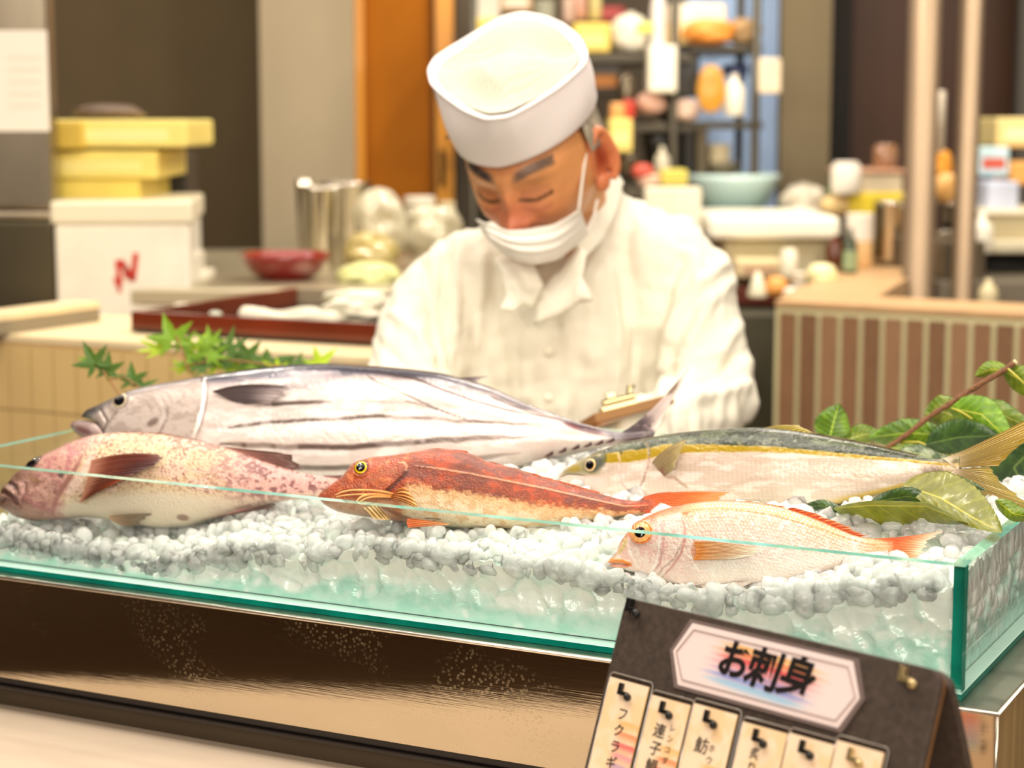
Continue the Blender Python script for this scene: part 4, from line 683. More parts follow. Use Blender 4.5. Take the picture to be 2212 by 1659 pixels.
# ---- coat
ct = MB(); W2 = P(1232, 540, 2.55)
for s, e_, w_, r1, r2, r3 in ((SH_L, EL_L, WR_L, .068, .058, .047), (SH_R, EL_R, WR_R, .068, .060, .047)):
    wv = w_ - e_; wv = w_ - wv / np.linalg.norm(wv) * .03; ct.cap(W2 + (s - W2) * .2, s, .075, r1); ct.cap(s, e_, r1, r2); ct.cap(e_, wv, r2, r3); 
ct.cap(P(1235, 515, 2.56), P(1225, 640, 2.58), .062, .12); ct.cap(P(1075, 690, 2.56), P(1090, 950, 2.58), .105, .115); ct.cap(P(1355, 680, 2.56), P(1345, 950, 2.58), .105, .115); ct.cap(P(1215, 700, 2.55), P(1215, 1000, 2.56), .125, .125)
ct.cap(P(1110, 950, 2.58), PV_ - TZ * .15 - RX * .05, .12, .14); ct.cap(P(1320, 950, 2.58), PV_ - TZ * .15 + RX * .05, .12, .14)
ct.cap(P(1300, 440, 2.52), P(1330, 520, 2.55), .030, .06); ct.cap(P(1330, 500, 2.55), P(1440, 560, 2.55), .05, .06); ct.cap(P(1130, 560, 2.54), P(1010, 600, 2.55), .05, .06)
V, N_, F_ = remesh(ct, .0055, 7)
q = V - C0; dd = q @ FW; PX = 1106 + FPX * (q @ RX) / dd; PY = 829.5 - FPX * (q @ UP) / dd; front = np.clip(-N_[:, 1] * 1.6, 0, 1)
dsp = .009 * (fbm(PX / 26, PY / 130, 3, 3) - .5) * 2 + .003 * (fbm(PX / 60, PY / 22, 8, 3) - .5) * 2
for pts, w, a in (([(1470,560),(1430,640),(1408,760),(1402,880)],13,-.010),([(1560,575),(1505,620),(1462,680),(1445,730)],12,.010),([(1590,600),(1530,660),(1490,740)],12,.008),([(905,560),(928,640),(940,740),(950,800)],12,-.009),([(1000,520),(985,610),(978,720)],13,.009),([(1045,560),(1036,700),(1040,860)],12,.007),([(960,560),(952,660),(975,800)],9,-.006),([(1300,560),(1330,680),(1340,860)],14,.006),([(1350,520),(1372,640),(1370,800)],10,-.006),([(1600,700),(1560,760),(1440,800)],12,.009),([(1610,760),(1540,815),(1450,835)],10,-.008),([(1500,860),(1560,850),(1610,830)],12,.008),([(850,680),(900,720),(930,770)],10,.008),([(820,740),(870,790),(920,810)],10,-.007),([(1390,470),(1470,520),(1540,560)],10,-.004)):
    d_, _ = dist(PX, PY, pts); dsp = dsp + a * np.exp(-(d_ / w)**2) * front
d_ = PX - np.interp(PY, [600, 700, 900, 1100], [1178, 1160, 1148, 1148]); dsp = dsp + .005 * sm(0, 5, d_) * np.exp(-np.clip(d_, 0, 500) / 60) * front * sm(600, 640, PY)
V = V + N_ * dsp[:, None]
COAT = mat('white_coat_cotton', h255(232, 226, 208), .85, bump=.1, bscale=400, sss=.05, var=.02, vscale=6)
mesh('white_coat', V, F_, COAT, person)
def patch(name, outline, m, push=.0, n=1, th=.002, parent=person, mid=None):
    """cloth flap: outline of (px,py,depth); optional bulge"""
    p3 = [P(*q) for q in outline]; bm = bmesh.new(); vs = [bm.verts.new(tuple(q)) for q in p3]; f = bm.faces.new(vs); bmesh.ops.triangulate(bm, faces=[f]); bmesh.ops.subdivide_edges(bm, edges=bm.edges[:], cuts=4, use_grid_fill=True); bmesh.ops.triangulate(bm, faces=bm.faces[:])
    for _ in range(3): bmesh.ops.smooth_vert(bm, verts=[v for v in bm.verts if not v.is_boundary], factor=.5, use_axis_x=True, use_axis_y=True, use_axis_z=True)
    if push:
        bl = [v.co.copy() for v in bm.verts if v.is_boundary]
        for v in bm.verts:
            if not v.is_boundary: v.co.y -= push * min(1, min((v.co - b_).length for b_ in bl) / .012)
    me = bpy.data.meshes.new(name); bm.to_mesh(me); bm.free(); o = link(name, me, m, parent); s_ = o.modifiers.new('s', 'SOLIDIFY'); s_.thickness = th; s_.offset = 0; return o
patch('undershirt', [(1120,560,2.40),(1240,560,2.40),(1215,600,2.40),(1174,632,2.395)], mat('grey_undershirt', h255(176, 160, 140), .85), .0)
patch('collar', [(1067,560,2.355),(1085,590,2.35),(1098,612,2.35),(1093,642,2.345),(1080,668,2.34),(1109,674,2.34),(1130,658,2.345),(1150,668,2.35),(1177,622,2.36),(1152,572,2.37),(1110,545,2.37)], COAT, .006, th=.003)
patch('collar', [(1170,628,2.355),(1216,575,2.36),(1248,528,2.36),(1268,545,2.345),(1256,598,2.33),(1283,650,2.325),(1250,653,2.33),(1221,678,2.335),(1154,702,2.345),(1158,660,2.35)], COAT, .008, th=.003)
# standing collar round the neck
ca = [(1248,530,2.38),(1268,490,2.40),(1288,450,2.43),(1300,410,2.46),(1312,360,2.49),(1322,352,2.52),(1300,350,2.56)]; cb = [(1262,560,2.385),(1300,520,2.41),(1322,480,2.44),(1338,440,2.47),(1345,400,2.50),(1350,395,2.54),(1330,400,2.60)]
A_, B_ = pline(ca, 40, 2), pline(cb, 40, 2); V = [[P(*(A_[j] * (1 - i / 11) + B_[j] * i / 11)) for j in range(40)] for i in range(12)]
o = mesh('collar', np.array(V).reshape(-1, 3), gridf(12, 40), COAT, person); s_ = o.modifiers.new('s', 'SOLIDIFY'); s_.thickness = .003
for y in (760, 860): MB().lathe(P(1185, y, 2.412), [(0, 0), (.0055, 0), (.006, .001), (.005, .0022), (0, .0022)], 16, ax=(0, -1, 0)).build('button', mat('pearl_button', h255(238, 230, 208), .3), person, True)
MB().cap(EL_L, EL_L + (WR_L - EL_L) * .0 + TZ * .001, .03, .03).v
# ---- clipboard
cb_ = empty('clipboard', P(1360, 885, 2.19), 'brown clipboard with a metal clip held in front of the cook', 'clipboard')
a, b_ = P(1283, 893, 2.20), P(1452, 850, 2.235); e = b_ - a; L = np.linalg.norm(e); e /= L; bk = np.array([.15, .97, -.22]); bk -= e * (bk @ e); bk /= np.linalg.norm(bk); nn = np.cross(e, bk); nn = nn if nn[2] > 0 else -nn
MB().box(a, e * L, bk * .16, -nn * .0115).build('board', mat('brown_board', h255(150, 106, 58), .5, var=.15), cb_, bevel=.001)
MB().box(a + e * .01 + bk * .01 - nn * .0125, e * (L - .02), bk * .145, nn * .0012).build('paper_sheet', MATS['white_paper'], cb_)
mc = a + e * L * .40 + bk * .015; MET = mat('clip_metal', h255(210, 196, 150), .2, 1.)
mb = MB(); mb.box(mc - e * .022, e * .044, bk * .012, nn * .006); mb.tube([mc - e * .020 + nn * .010, mc + e * .020 + nn * .010], .0045, 10); mb.tube([mc + e * .012 + nn * .008, mc + e * .018 + nn * .022, mc + e * .024 + nn * .020], .003, 8); mb.box(mc - e * .012 + nn * .006, e * .010, bk * .006, nn * .014); mb.build('metal_clip', MET, cb_, bevel=.001)
# ================================================================ FISH
FISHM = {}
def fish_mat(name, rough, coat, bump, bscale, metal=0., sss=.05):
    return mat(name, rough=rough, coat=coat, vc=True, bump=bump, bscale=bscale, bdist=.003, metal=metal, sss=sss, coatr=.07)
class Fish:
    def __init__(s, name, label, group, head, tail, lean, mt):
        s.A = Pv(*head); s.B = Pv(*tail); e = s.B - s.A; e /= np.linalg.norm(e); s.e = e
        n0 = np.array([e[1], -e[0], 0]); n0 /= np.linalg.norm(n0); n = n0 * math.cos(math.radians(lean)) + TZ * math.sin(math.radians(lean)); n -= e * (n @ e); s.n = n / np.linalg.norm(n)
        s.mt = mt; s.root = empty(name, (s.A + s.B) / 2 - TZ * .03, label, 'fish', group)
        s.finm = mat(name + '_fin', rough=.28, coat=.5, vc=True, bump=.25, bscale=220, bdist=.0006, trans=.0, sss=.1, coatr=.1)
    def pt(s, X, Y, off=0.):
        X = np.asarray(X, float); Y = np.asarray(Y, float)
        r = FW + RX * ((X[..., None] - 1106) / FPX) - UP * ((Y[..., None] - 829.5) / FPX)
        t = ((s.A - C0) @ s.n) / (r @ s.n); return C0 + r * t[..., None] + s.n * np.asarray(off, float)[..., None]
    def body(s, top, bot, wid, x0, x1, colf, relf, N=420, MF=110, MBk=20, pw=.62, name='body', close=True):
        """top/bot: silhouette heights along the fish, wid: half thickness (m) along it"""
        t = np.linspace(0, 1, N); xs = x0 + (x1 - x0) * (t + .0 - .06 * np.sin(2 * np.pi * t) / 1.0 * .5)
        tp, bt, w = curve(top, xs), curve(bot, xs), curve(wid, xs)
        
        if name == 'body': s.top, s.bot, s.x0, s.x1 = top, bot, x0, x1
        phi = np.concatenate([np.linspace(0, np.pi, MF), np.linspace(np.pi, 2 * np.pi, MBk + 2)[1:-1]]); M = len(phi)
        v = np.cos(phi); sn = np.sin(phi); X = xs[:, None] + 0 * v; mid = (tp + bt) / 2; hf = (bt - tp) / 2
        Y = mid[:, None] - hf[:, None] * v[None]; side = np.sign(sn) * np.abs(sn) ** pw
        rel = relf(X, Y, v[None] + 0 * X) * np.clip(sn, 0, 1)[None] ** .6
        off = w[:, None] * side[None] + rel
        s.wfun = lambda px, py: float(curve(wid, px)) * max(0., 1 - ((py - (curve(top, px) + curve(bot, px)) / 2) / ((curve(bot, px) - curve(top, px)) / 2 + 1e-6)) ** 2) ** (pw / 2)
        V = s.pt(X, Y, off); col = np.clip(colf(X, Y, v[None] + 0 * X), 0, 1)
        F_ = gridf(N, M, True); V = V.reshape(-1, 3); col = col.reshape(-1, 3)
        fl = F_.tolist(); fl.append(list(range(M))[::-1]); fl.append(list(range((N - 1) * M, N * M)))
        return mesh(name, V, fl, s.mt, s.root, col=col)
    def fin(s, name, rays, col0, col1, o0=0., o1=0., nr=14, amp=.0006, rag=.06, th=.0007, M=70, N=34, extra=None, label=None, seed=3, seg=None):
        """rays: list of (base, control, tip) pixel triples across the fin; o0/o1 stand-off (m) at base/tip"""
        R = np.array([[a, b, c] for a, b, c in rays], float); k = np.linspace(0, 1, len(R)); sg = np.linspace(0, 1, M)
        Rs = np.stack([[np.interp(sg, k, R[:, i, j]) for j in range(2)] for i in range(3)])  # 3,2,M
        tt = np.linspace(0, 1, N)[None]; ra = 1 - rag * np.abs(vn(sg * nr * 1.0, sg * 0 + .3, seed))[:, None] * 1.6
        t = tt * ra; B = lambda j: (1 - t)**2 * Rs[0, j][:, None] + 2 * t * (1 - t) * Rs[1, j][:, None] + t**2 * Rs[2, j][:, None]
        X, Y = B(0), B(1); o0 = np.interp(sg, np.linspace(0, 1, len(np.atleast_1d(o0))), np.atleast_1d(o0))[:, None]; o1 = np.interp(sg, np.linspace(0, 1, len(np.atleast_1d(o1))), np.atleast_1d(o1))[:, None]
        cor = np.cos(sg * nr * 2 * np.pi)[:, None]; off = o0 + (o1 - o0) * tt + amp * cor * np.sin(np.pi * np.clip(tt * .9 + .1, 0, 1))
        V = s.pt(X, Y, off); Vb = s.pt(X, Y, off - th)
        c0, c1 = np.array(col0), np.array(col1); c = c0 + (c1 - c0) * tt[..., None] + 0 * X[..., None]
        g = .5 + .5 * cor; c = c * (.80 + .28 * g[..., None]); c = c * (.9 + .2 * fbm(sg[:, None] * nr * 2 + 0 * tt, tt * 9 + 0 * sg[:, None], seed, 3)[..., None])
        if extra: c = extra(X, Y, c, sg[:, None] + 0 * tt, tt + 0 * sg[:, None])
        V2 = np.concatenate([V.reshape(-1, 3), Vb.reshape(-1, 3)]); nn = M * N; F1 = gridf(M, N); F2 = F1[:, ::-1] + nn; F_ = F1.tolist() + F2.tolist()
        rim = [i * N for i in range(M)] + [(M - 1) * N + j for j in range(1, N)] + [i * N + N - 1 for i in range(M - 2, -1, -1)] + [j for j in range(N - 2, 0, -1)]
        for i in range(len(rim)): a, b_ = rim[i], rim[(i + 1) % len(rim)]; F_.append([a, b_, b_ + nn, a + nn])
        c = np.clip(c, 0, 1).reshape(-1, 3); o = mesh(name, V2, F_, s.finm, s.root, col=np.concatenate([c, c]))
        if label: o['label'] = label
        return o
    def eye(s, x, y, r, rings, dome=.35, label=None, extra=0., sx=1., ang=0.):
        """rings: [(radius fraction, colour)] from pupil outwards; r in pixels"""
        N, M = 26, 48; w = s.wfun(x, y) + extra; V = []; C_ = []; rr = np.linspace(0, 1, N); a = np.linspace(0, 2 * np.pi, M, endpoint=False)
        rad = r * rr[:, None]; dx = rad * np.cos(a) * sx; dy = rad * np.sin(a); ca, sa = math.cos(ang), math.sin(ang)
        X = x + dx * ca - dy * sa; Y = y + dx * sa + dy * ca
        sc = np.linalg.norm(s.pt(np.array(x + 1.), np.array(float(y)), 0.) - s.pt(np.array(float(x)), np.array(float(y)), 0.))
        wl = np.array([[s.wfun(X[i, j], Y[i, j]) for j in range(M)] for i in (0, N - 1)]); base = wl[0][None] * 1.0 + (wl[1] - wl[0])[None] * rr[:, None]**2
        off = base + extra + r * sc * dome * np.sqrt(np.clip(1 - rr**2, 0, 1))[:, None] * 1.0 - .0004
        V = s.pt(X, Y, off); c = np.zeros((N, M, 3)); c[:] = rings[-1][1]
        for f_, k in reversed(rings): c[rr <= f_] = k
        c = c * (.88 + .24 * vn(np.cos(a) * 6 + 9, np.sin(a) * 6 + 9, 4)[None, :, None] * (rr[:, None, None] > rings[0][0]) + .12 * (rr[:, None, None] <= rings[0][0]))
        F_ = gridf(N, M, True); em = mat('wet_eye', rough=.08, coat=1., vc=True, coatr=.02)
        return mesh('eye', V.reshape(-1, 3), F_, em, s.root, col=np.clip(c, 0, 1).reshape(-1, 3))
def edge_line(Y, pts):  # x of a roughly vertical polyline at height y
    p = sorted(pts, key=lambda q: q[1]); return np.interp(Y, [q[1] for q in p], [q[0] for q in p])
def flap(X, Y, pts, h, fall, y0, y1):  # raised plate in front (left) of a gill edge
    xe = edge_line(Y, pts); d = xe - X; m = sm(y0 - 8, y0 + 6, Y) * sm(y1 + 8, y1 - 6, Y); return h * np.where(d > 0, np.exp(-d / fall), 0) * m * sm(-.5, 1.5, d)
GRP = 'whole fresh fish laid on the ice'
# ---------------- skipjack tuna
SK = Fish('skipjack_tuna', 'large silver fish with dark belly stripes lying furthest back on the ice', GRP, (165, 920, .20), (1400, 930, .38), 18, fish_mat('skipjack_skin', .24, .55, .18, 260, .15))
sk_top = [(176,899),(190,886),(215,876),(240,865),(285,846),(344,832),(400,823),(447,815),(550,801),(653,791),(722,789),(790,793),(850,797),(950,808),(1000,820),(1060,838),(1139,873),(1222,904),(1285,923),(1343,934),(1412,930)]
sk_bot = [(176,901),(200,908),(214,916),(226,932),(238,955),(256,985),(350,1015),(500,1037),(700,1044),(900,1038),(1050,1022),(1120,1011),(1200,990),(1264,975),(1326,962),(1375,956),(1412,948)]
sk_w = [(176,.001),(190,.006),(215,.011),(260,.019),(340,.029),(480,.040),(700,.045),(900,.042),(1100,.030),(1220,.019),(1320,.009),(1412,.005)]
gill = [(458,826),(464,850),(466,870),(463,900),(455,930),(440,965)]
def sk_col(X, Y, v):
    tp = curve(sk_top, X[:, 0])[:, None]; d = Y - tp; hgt = (curve(sk_bot, X[:, 0])[:, None] - tp)
    c = np.zeros(X.shape + (3,)); c[:] = h255(218, 204, 198)
    n = fbm(X / 26, Y / 9, 2, 4); n2 = fbm(X / 7, Y / 4, 5, 3); n3 = fbm(X / 90, Y / 22, 8, 3)
    c = mix(c, h255(240, 234, 232), sm(.45, .6, n3) * .8); c = mix(c, h255(196, 176, 170), sm(.52, .68, n) * .35)
    bw = 13 + 22 * sm(1350, 700, X) * sm(180, 620, X) + 9 * (n3 - .5) * 4
    c = mix(c, h255(150, 132, 134), sm(1.9, .9, d / bw) * .75 * sm(.3, .6, n2 * .5 + n * .5 + .12)); c = mix(c, h255(86, 84, 98), sm(1.15, .55, d / bw)); c = mix(c, h255(40, 40, 52), sm(.8, .2, d / bw) * .9)
    c = blob(c, X, Y, 700, 830, 60, 22, h255(150, 130, 135), .55 * 1., -.1); c = blob(c, X, Y, 600, 820, 60, 14, h255(90, 92, 108), .6)
    for (pt, w, a) in (([(600,892),(640,887),(690,887),(740,884)],6,.75),([(770,885),(900,884),(1000,888)],4,.15),([(520,938),(545,932),(640,926),(744,922),(840,915),(931,917),(1056,924),(1200,925)],5.5,.72),
                       ([(500,972),(540,971),(640,979),(785,980),(890,970),(1014,959),(1090,955),(1180,950)],8,.92),([(560,1016),(700,1022),(900,1015),(1040,1000),(1130,985)],7,.6)):
        br = .65 + .7 * sm(.4, .6, fbm(X / 30, Y / 60, 31, 2)); c = stroke(c, X, Y + (fbm(X / 40, Y * 0, 7, 2) - .5) * 5, pt, w, h255(92, 76, 70), np.clip(a * br, 0, 1))
    c = mix(c, h255(214, 196, 188), sm(880, 1100, X) * .35); c = mix(c, h255(170, 148, 138), sm(1000, 1250, X) * sm(.55, .9, (Y - tp) / hgt) * .6)
    hd = sm(470, 452, X); c = mix(c, h255(205, 190, 182), hd * .75); c = mix(c, h255(178, 162, 154), hd * sm(.5, .62, fbm(X / 20, Y / 14, 41, 4)) * .7)
    c = mix(c, h255(120, 110, 112), hd * sm(26, 8, d) * .9); c = mix(c, h255(70, 66, 68), sm(250, 205, X) * sm(30, 8, d) * .85); c = mix(c, h255(132, 138, 126), sm(212, 196, X) * sm(8, 20, d) * .7)
    for a_, b_ in (((300,862),(352,905)),((318,858),(368,898)),((332,852),(384,892)),((345,850),(398,885))): c = stroke(c, X, Y, [a_, ((a_[0]+b_[0])/2+9,(a_[1]+b_[1])/2-9), b_], 2.2, h255(160, 142, 134), .6)
    c = stroke(c, X, Y, [(374,882),(384,892),(385,915),(372,938),(360,955)], 3, h255(120, 104, 98), .85); c = stroke(c, X, Y, [(368,885),(377,900),(376,915),(365,935)], 3, h255(240, 232, 226), .6)
    c = blob(c, X, Y, 352, 922, 18, 9, h255(110, 92, 84), .7, -.5); c = blob(c, X, Y, 316, 938, 14, 6, h255(150, 128, 118), .5)
    c = stroke(c, X, Y, [(gx + 5, gy) for gx, gy in gill], 4, h255(140, 120, 118), .7); c = stroke(c, X, Y, gill, 4, h255(252, 248, 244), .95)
    c = stroke(c, X, Y, [(228,892),(243,915),(238,928),(226,938)], 3, h255(80, 66, 62), .8); c = stroke(c, X, Y, [(272,892),(258,905),(246,925)], 2.5, h255(110, 96, 92), .7); c = stroke(c, X, Y, [(236,868),(226,888),(240,912)], 5, h255(95, 84, 82), .6)
    c = stroke(c, X, Y, [(500,786),(505,800),(500,830)], 3, h255(60, 50, 56), .0)
    for pt, w, a in (([(798,815),(830,838),(873,856),(952,894),(1023,919)],2.4,.7),([(819,815),(860,822),(910,831),(973,856),(1035,877),(1118,898),(1243,915)],3.2,.85),([(780,812),(840,817),(905,826),(950,842)],2.4,.7),([(890,880),(930,890),(965,900)],2,.45),([(1060,862),(1100,880),(1160,900)],2,.55),([(1000,850),(1015,866),(1030,880)],1.6,.5),([(640,850),(700,856),(760,858)],1.6,.35),([(1180,893),(1230,905),(1290,925)],3,.6)):
        c = stroke(c, X, Y, pt, w, h255(66, 50, 50), a)
    c = blob(c, X, Y, 1270, 932, 42, 8, h255(70, 34, 40), .85, .2); c = blob(c, X, Y, 1240, 925, 20, 7, h255(110, 40, 44), .5, .3)
    c = mix(c, h255(52, 34, 40), sm(1330, 1375, X) * .85); c = mix(c, h255(150, 130, 124), sm(1350, 1400, X) * sm(.5, .6, n2) * .5)
    c = blob(c, X, Y, 432, 819, 14, 5, h255(30, 28, 34), .8, .3); c = stroke(c, X, Y, [(440,816),(452,826),(458,838)], 3.5, h255(60, 52, 58), .8)
    return c
def sk_rel(X, Y, v):
    r = flap(X, Y, gill, .0022, 40, 826, 965) + flap(X, Y, [(374,882),(384,892),(385,915),(372,938),(360,955)], .0012, 25, 884, 955)
    r = r + .0012 * (fbm(X / 70, Y / 40, 12, 3) - .5); d, _ = dist(X, Y, [(228,892),(243,915),(238,928),(226,938)]); r = r - .002 * np.exp(-(d / 4)**2); d, _ = dist(X, Y, [(272,871), (273, 871)]); r = r + .0012 * np.exp(-((d - 21) / 5)**2)
    return r
SK.body(sk_top, sk_bot, sk_w, 176, 1412, sk_col, sk_rel, N=560, MF=130)
SK.eye(272, 871, 19, [(.62, h255(14, 14, 20)), (.70, h255(60, 54, 52)), (.88, h255(208, 190, 160)), (1., h255(60, 54, 54))], .30, extra=.0012)
# lower jaw
jt = [(152,918),(160,911),(175,908),(195,909),(212,914),(226,926),(236,945)]; jb = [(152,920),(163,934),(180,946),(200,957),(220,966),(236,968)]
def jaw_col(X, Y, v):
    c = np.zeros(X.shape + (3,)); c[:] = h255(156, 134, 130); c = mix(c, h255(92, 72, 74), sm(.55, .95, v) * .9); c = blob(c, X, Y, 186, 932, 24, 7, h255(110, 72, 70), .75, .4); c = blob(c, X, Y, 212, 928, 16, 9, h255(190, 168, 164), .7, .5)
    return mix(c, h255(180, 166, 156), sm(-.4, -.9, v) * .6)
wf = SK.wfun; SK.body(jt, jb, [(152,.001),(165,.006),(190,.009),(236,.014)], 152, 236, jaw_col, lambda X, Y, v: 0 * X, N=70, MF=50, MBk=12, name='lower_jaw'); SK.wfun = wf
def sk_pec(X, Y, c, s_, t_):
    c = mix(c, h255(58, 50, 54), sm(.25, 0., s_) * .8); c = mix(c, h255(196, 180, 176), sm(.45, .9, t_) * sm(.1, .5, s_) * .55); return c
SK.fin('pectoral_fin', [((484,861),(545,838),(650,852)),((488,863),(560,850),(672,861)),((500,868),(560,862),(652,874)),((515,876),(560,876),(640,884)),((538,888),(575,888),(610,888))], h255(86, 74, 76), h255(120, 108, 112), .0405, [.0475,.0475,.048,.048,.047], nr=16, rag=.12, extra=sk_pec)
SK.fin('dorsal_fin', [((975,818),(1010,814),(1058,812)),((1000,824),(1020,818),(1040,820)),((1030,832),(1030,828),(1030,826))], h255(110, 96, 100), h255(196, 180, 178), .001, -.001, nr=7, rag=.2)
def sk_tail(X, Y, c, s_, t_):
    c = mix(c, h255(40, 24, 32), sm(.38, .1, t_) * .9); c = mix(c, h255(40, 24, 32), sm(.5, .62, fbm(s_ * 5, t_ * 14, 3, 3)) * sm(.6, .2, t_) * .9); c = blob(c, X, Y, 1452, 832, 13, 26, h255(96, 70, 56), .75, .5)
    return mix(c, h255(238, 226, 216), sm(.45, .8, s_) * sm(.2, .5, t_) * .6)
SK.fin('tail_fin', [((1345,934),(1400,905),(1490,788)),((1362,938),(1410,908),(1476,822)),((1380,940),(1412,915),(1452,862)),((1396,941),(1415,918),(1433,896)),((1412,942),(1418,930),(1424,918))], h255(150, 128, 128), h255(236, 220, 212), .004, -.004, nr=14, rag=.07, th=.0016, extra=sk_tail)
SK.fin('tail_fin', [((1412,944),(1420,950),(1428,958)),((1396,946),(1415,965),(1440,990)),((1376,948),(1405,975),(1450,1040))], h255(110, 90, 92), h255(190, 172, 168), .004, -.004, nr=12, rag=.07, th=.0016)
for x, y in ((1188,992),(1216,984),(1244,977),(1270,971),(1294,966),(1318,961)):
    SK.fin('finlet', [((x - 11,y - 1),(x - 2,y - 2),(x + 11,y - 13)),((x - 4,y - 1),(x + 2,y - 3),(x + 13,y - 9)),((x + 4,y - 2),(x + 8,y - 4),(x + 14,y - 5))], h255(104, 66, 62), h255(70, 48, 48), SK.wfun(x, y - 8) * .7 + .002, SK.wfun(x, y - 8) * .8 + .004, nr=3, rag=.1, M=14, N=10)
# ---------------- rockfish / grouper
RK = Fish('spotted_rockfish', 'pinkish brown speckled fish with thick lips at the left end of the ice', GRP, (60, 1000, .07), (730, 1050, .15), 14, fish_mat('rockfish_skin', .26, .85, .45, 620))
rk_top = [(-2,1080),(2,1072),(8,1062),(19,1050),(36,1031),(57,1012),(85,993),(106,982),(133,970),(161,957),(190,946),(218,939),(266,935),(323,936),(380,943),(447,956),(508,973),(560,992),(620,1012),(680,1026),(745,1030)]
rk_bot = [(-2,1084),(4,1093),(15,1103),(45,1119),(80,1126),(130,1122),(180,1118),(240,1124),(300,1134),(345,1140),(400,1137),(450,1124),(500,1110),(560,1094),(630,1080),(690,1076),(745,1074)]
rk_w = [(-2,.004),(8,.012),(40,.022),(90,.030),(160,.034),(300,.034),(420,.030),(540,.020),(640,.011),(745,.006)]
rg = [(208,985),(200,1010),(186,1035),(165,1062),(150,1085),(137,1110)]
def rk_col(X, Y, v):
    c = np.zeros(X.shape + (3,)); c[:] = h255(222, 192, 156); n = fbm(X / 9, Y / 7, 3, 4); n1 = fbm(X / 45, Y / 30, 4, 3); n2 = fbm(X / 3.2, Y / 2.6, 6, 2)
    c = mix(c, h255(232, 190, 180), sm(.45, .6, n1) * .6); c = mix(c, h255(236, 212, 170), blobm(X, Y, 330, 985, 120, 34) * .6)
    belly = sm(0, 1, (Y - (1062 + 8 * np.sin(X / 70) - .03 * (X - 300))) / 26); c = mix(c, h255(226, 206, 184), belly)
    sp = sm(.55, .68, n2) * (1 - belly); c = mix(c, h255(140, 88, 66), sp * (.55 + .45 * sm(.42, .6, n1)))
    dk = sm(430, 600, X) * (1 - belly * .7); c = mix(c, h255(214, 160, 158), dk * .75); c = mix(c, h255(112, 62, 62), dk * sm(.50, .62, n) * .85); c = mix(c, h255(128, 86, 70), sm(.52, .66, n) * sm(.5, .9, v) * .6 * sm(240, 420, X))
    hd = sm(215, 185, X + (Y - 1000) * .45); c = mix(c, h255(208, 152, 142), hd * .85); c = mix(c, h255(186, 118, 120), hd * sm(.5, .64, fbm(X / 15, Y / 12, 9, 4)) * .75); c = mix(c, h255(140, 92, 88), hd * sm(.62, .74, n2) * .5)
    fc = sm(125, 60, X + (Y - 1040) * .3) ; c = mix(c, h255(150, 106, 92), fc * .85); c = mix(c, h255(124, 84, 74), fc * sm(.5, .66, fbm(X / 12, Y / 8, 15, 4)) * .6); c = mix(c, h255(176, 138, 118), sm(1090, 1118, Y) * sm(160, 100, X) * .8)
    c = blob(c, X, Y, 92, 1000, 26, 10, h255(60, 42, 44), .85, -.55)
    c = stroke(c, X, Y, [(8,1068),(26,1064),(44,1074),(60,1088)], 4, h255(120, 78, 72), .9); c = stroke(c, X, Y, [(14,1086),(34,1078),(50,1086),(66,1098)], 3.5, h255(118, 76, 70), .8); c = stroke(c, X, Y, [(30,1046),(48,1048),(64,1062)], 6, h255(104, 68, 66), .85)
    c = stroke(c, X, Y, [(44,1044),(66,1046),(84,1050),(82,1070),(72,1087),(64,1084),(56,1066)], 5, h255(222, 172, 168), .7); c = stroke(c, X, Y, [(84,1050),(83,1070),(72,1088)], 3, h255(140, 90, 84), .8)
    c = stroke(c, X, Y, rg, 5, h255(168, 108, 100), .8); c = stroke(c, X, Y, [(x + 22, y - 2) for x, y in rg[:5]], 12, h255(240, 206, 194), .7)
    c = stroke(c, X, Y, [(205,1075),(220,1070),(214,1090),(190,1086)], 4, h255(200, 160, 130), .5); c = stroke(c, X, Y, [(196,1076),(215,1074),(245,1060),(290,1040)], 4, h255(128, 78, 58), .75)
    c = blob(c, X, Y, 104, 1040, 16, 7, h255(150, 108, 72), .6, .5); c = blob(c, X, Y, 166, 1031, 8, 8, h255(80, 52, 54), .8); c = blob(c, X, Y, 227, 1024, 4, 3, h255(110, 50, 44), .9)
    c = blob(c, X, Y, 412, 1120, 14, 8, h255(120, 84, 70), .7)
    return c
def blobm(X, Y, x, y, rx, ry): return 1 - sm(.4, 1.2, np.hypot((X - x) / rx, (Y - y) / ry))
def rk_rel(X, Y, v):
    r = flap(X, Y, rg, .0035, 45, 985, 1112)
    for pts, w, h in (([(8,1068),(26,1064),(44,1074),(60,1088)],4,-.004),([(14,1086),(34,1078),(50,1086),(66,1098)],4,-.003),([(6,1078),(24,1072),(44,1082),(60,1096)],5,.004),([(12,1058),(30,1055),(52,1066),(70,1080)],5,.0035),([(30,1046),(48,1048),(64,1062)],4,-.003),([(84,1050),(83,1070),(72,1088)],3,-.0025),([(70,1056),(74,1070)],8,.003),([(100,1060),(130,1045),(160,1020)],5,-.0015),([(90,1110),(130,1092),(150,1070)],5,-.002),([(120,1115),(150,1095),(170,1070)],6,.0015)):
        d, _ = dist(X, Y, pts); r = r + h * np.exp(-(d / w)**2)
    return r + .0022 * (fbm(X / 26, Y / 18, 22, 3) - .5) * sm(300, 120, X) + .0008 * (fbm(X / 60, Y / 40, 25, 2) - .5)
RK.body(rk_top, rk_bot, rk_w, -2, 745, rk_col, rk_rel, N=380, MF=120)
RK.eye(93, 1001, 13, [(.72, h255(16, 14, 18)), (.84, h255(70, 56, 50)), (1., h255(66, 44, 44))], .55, extra=.0015, sx=1.35, ang=-.5)
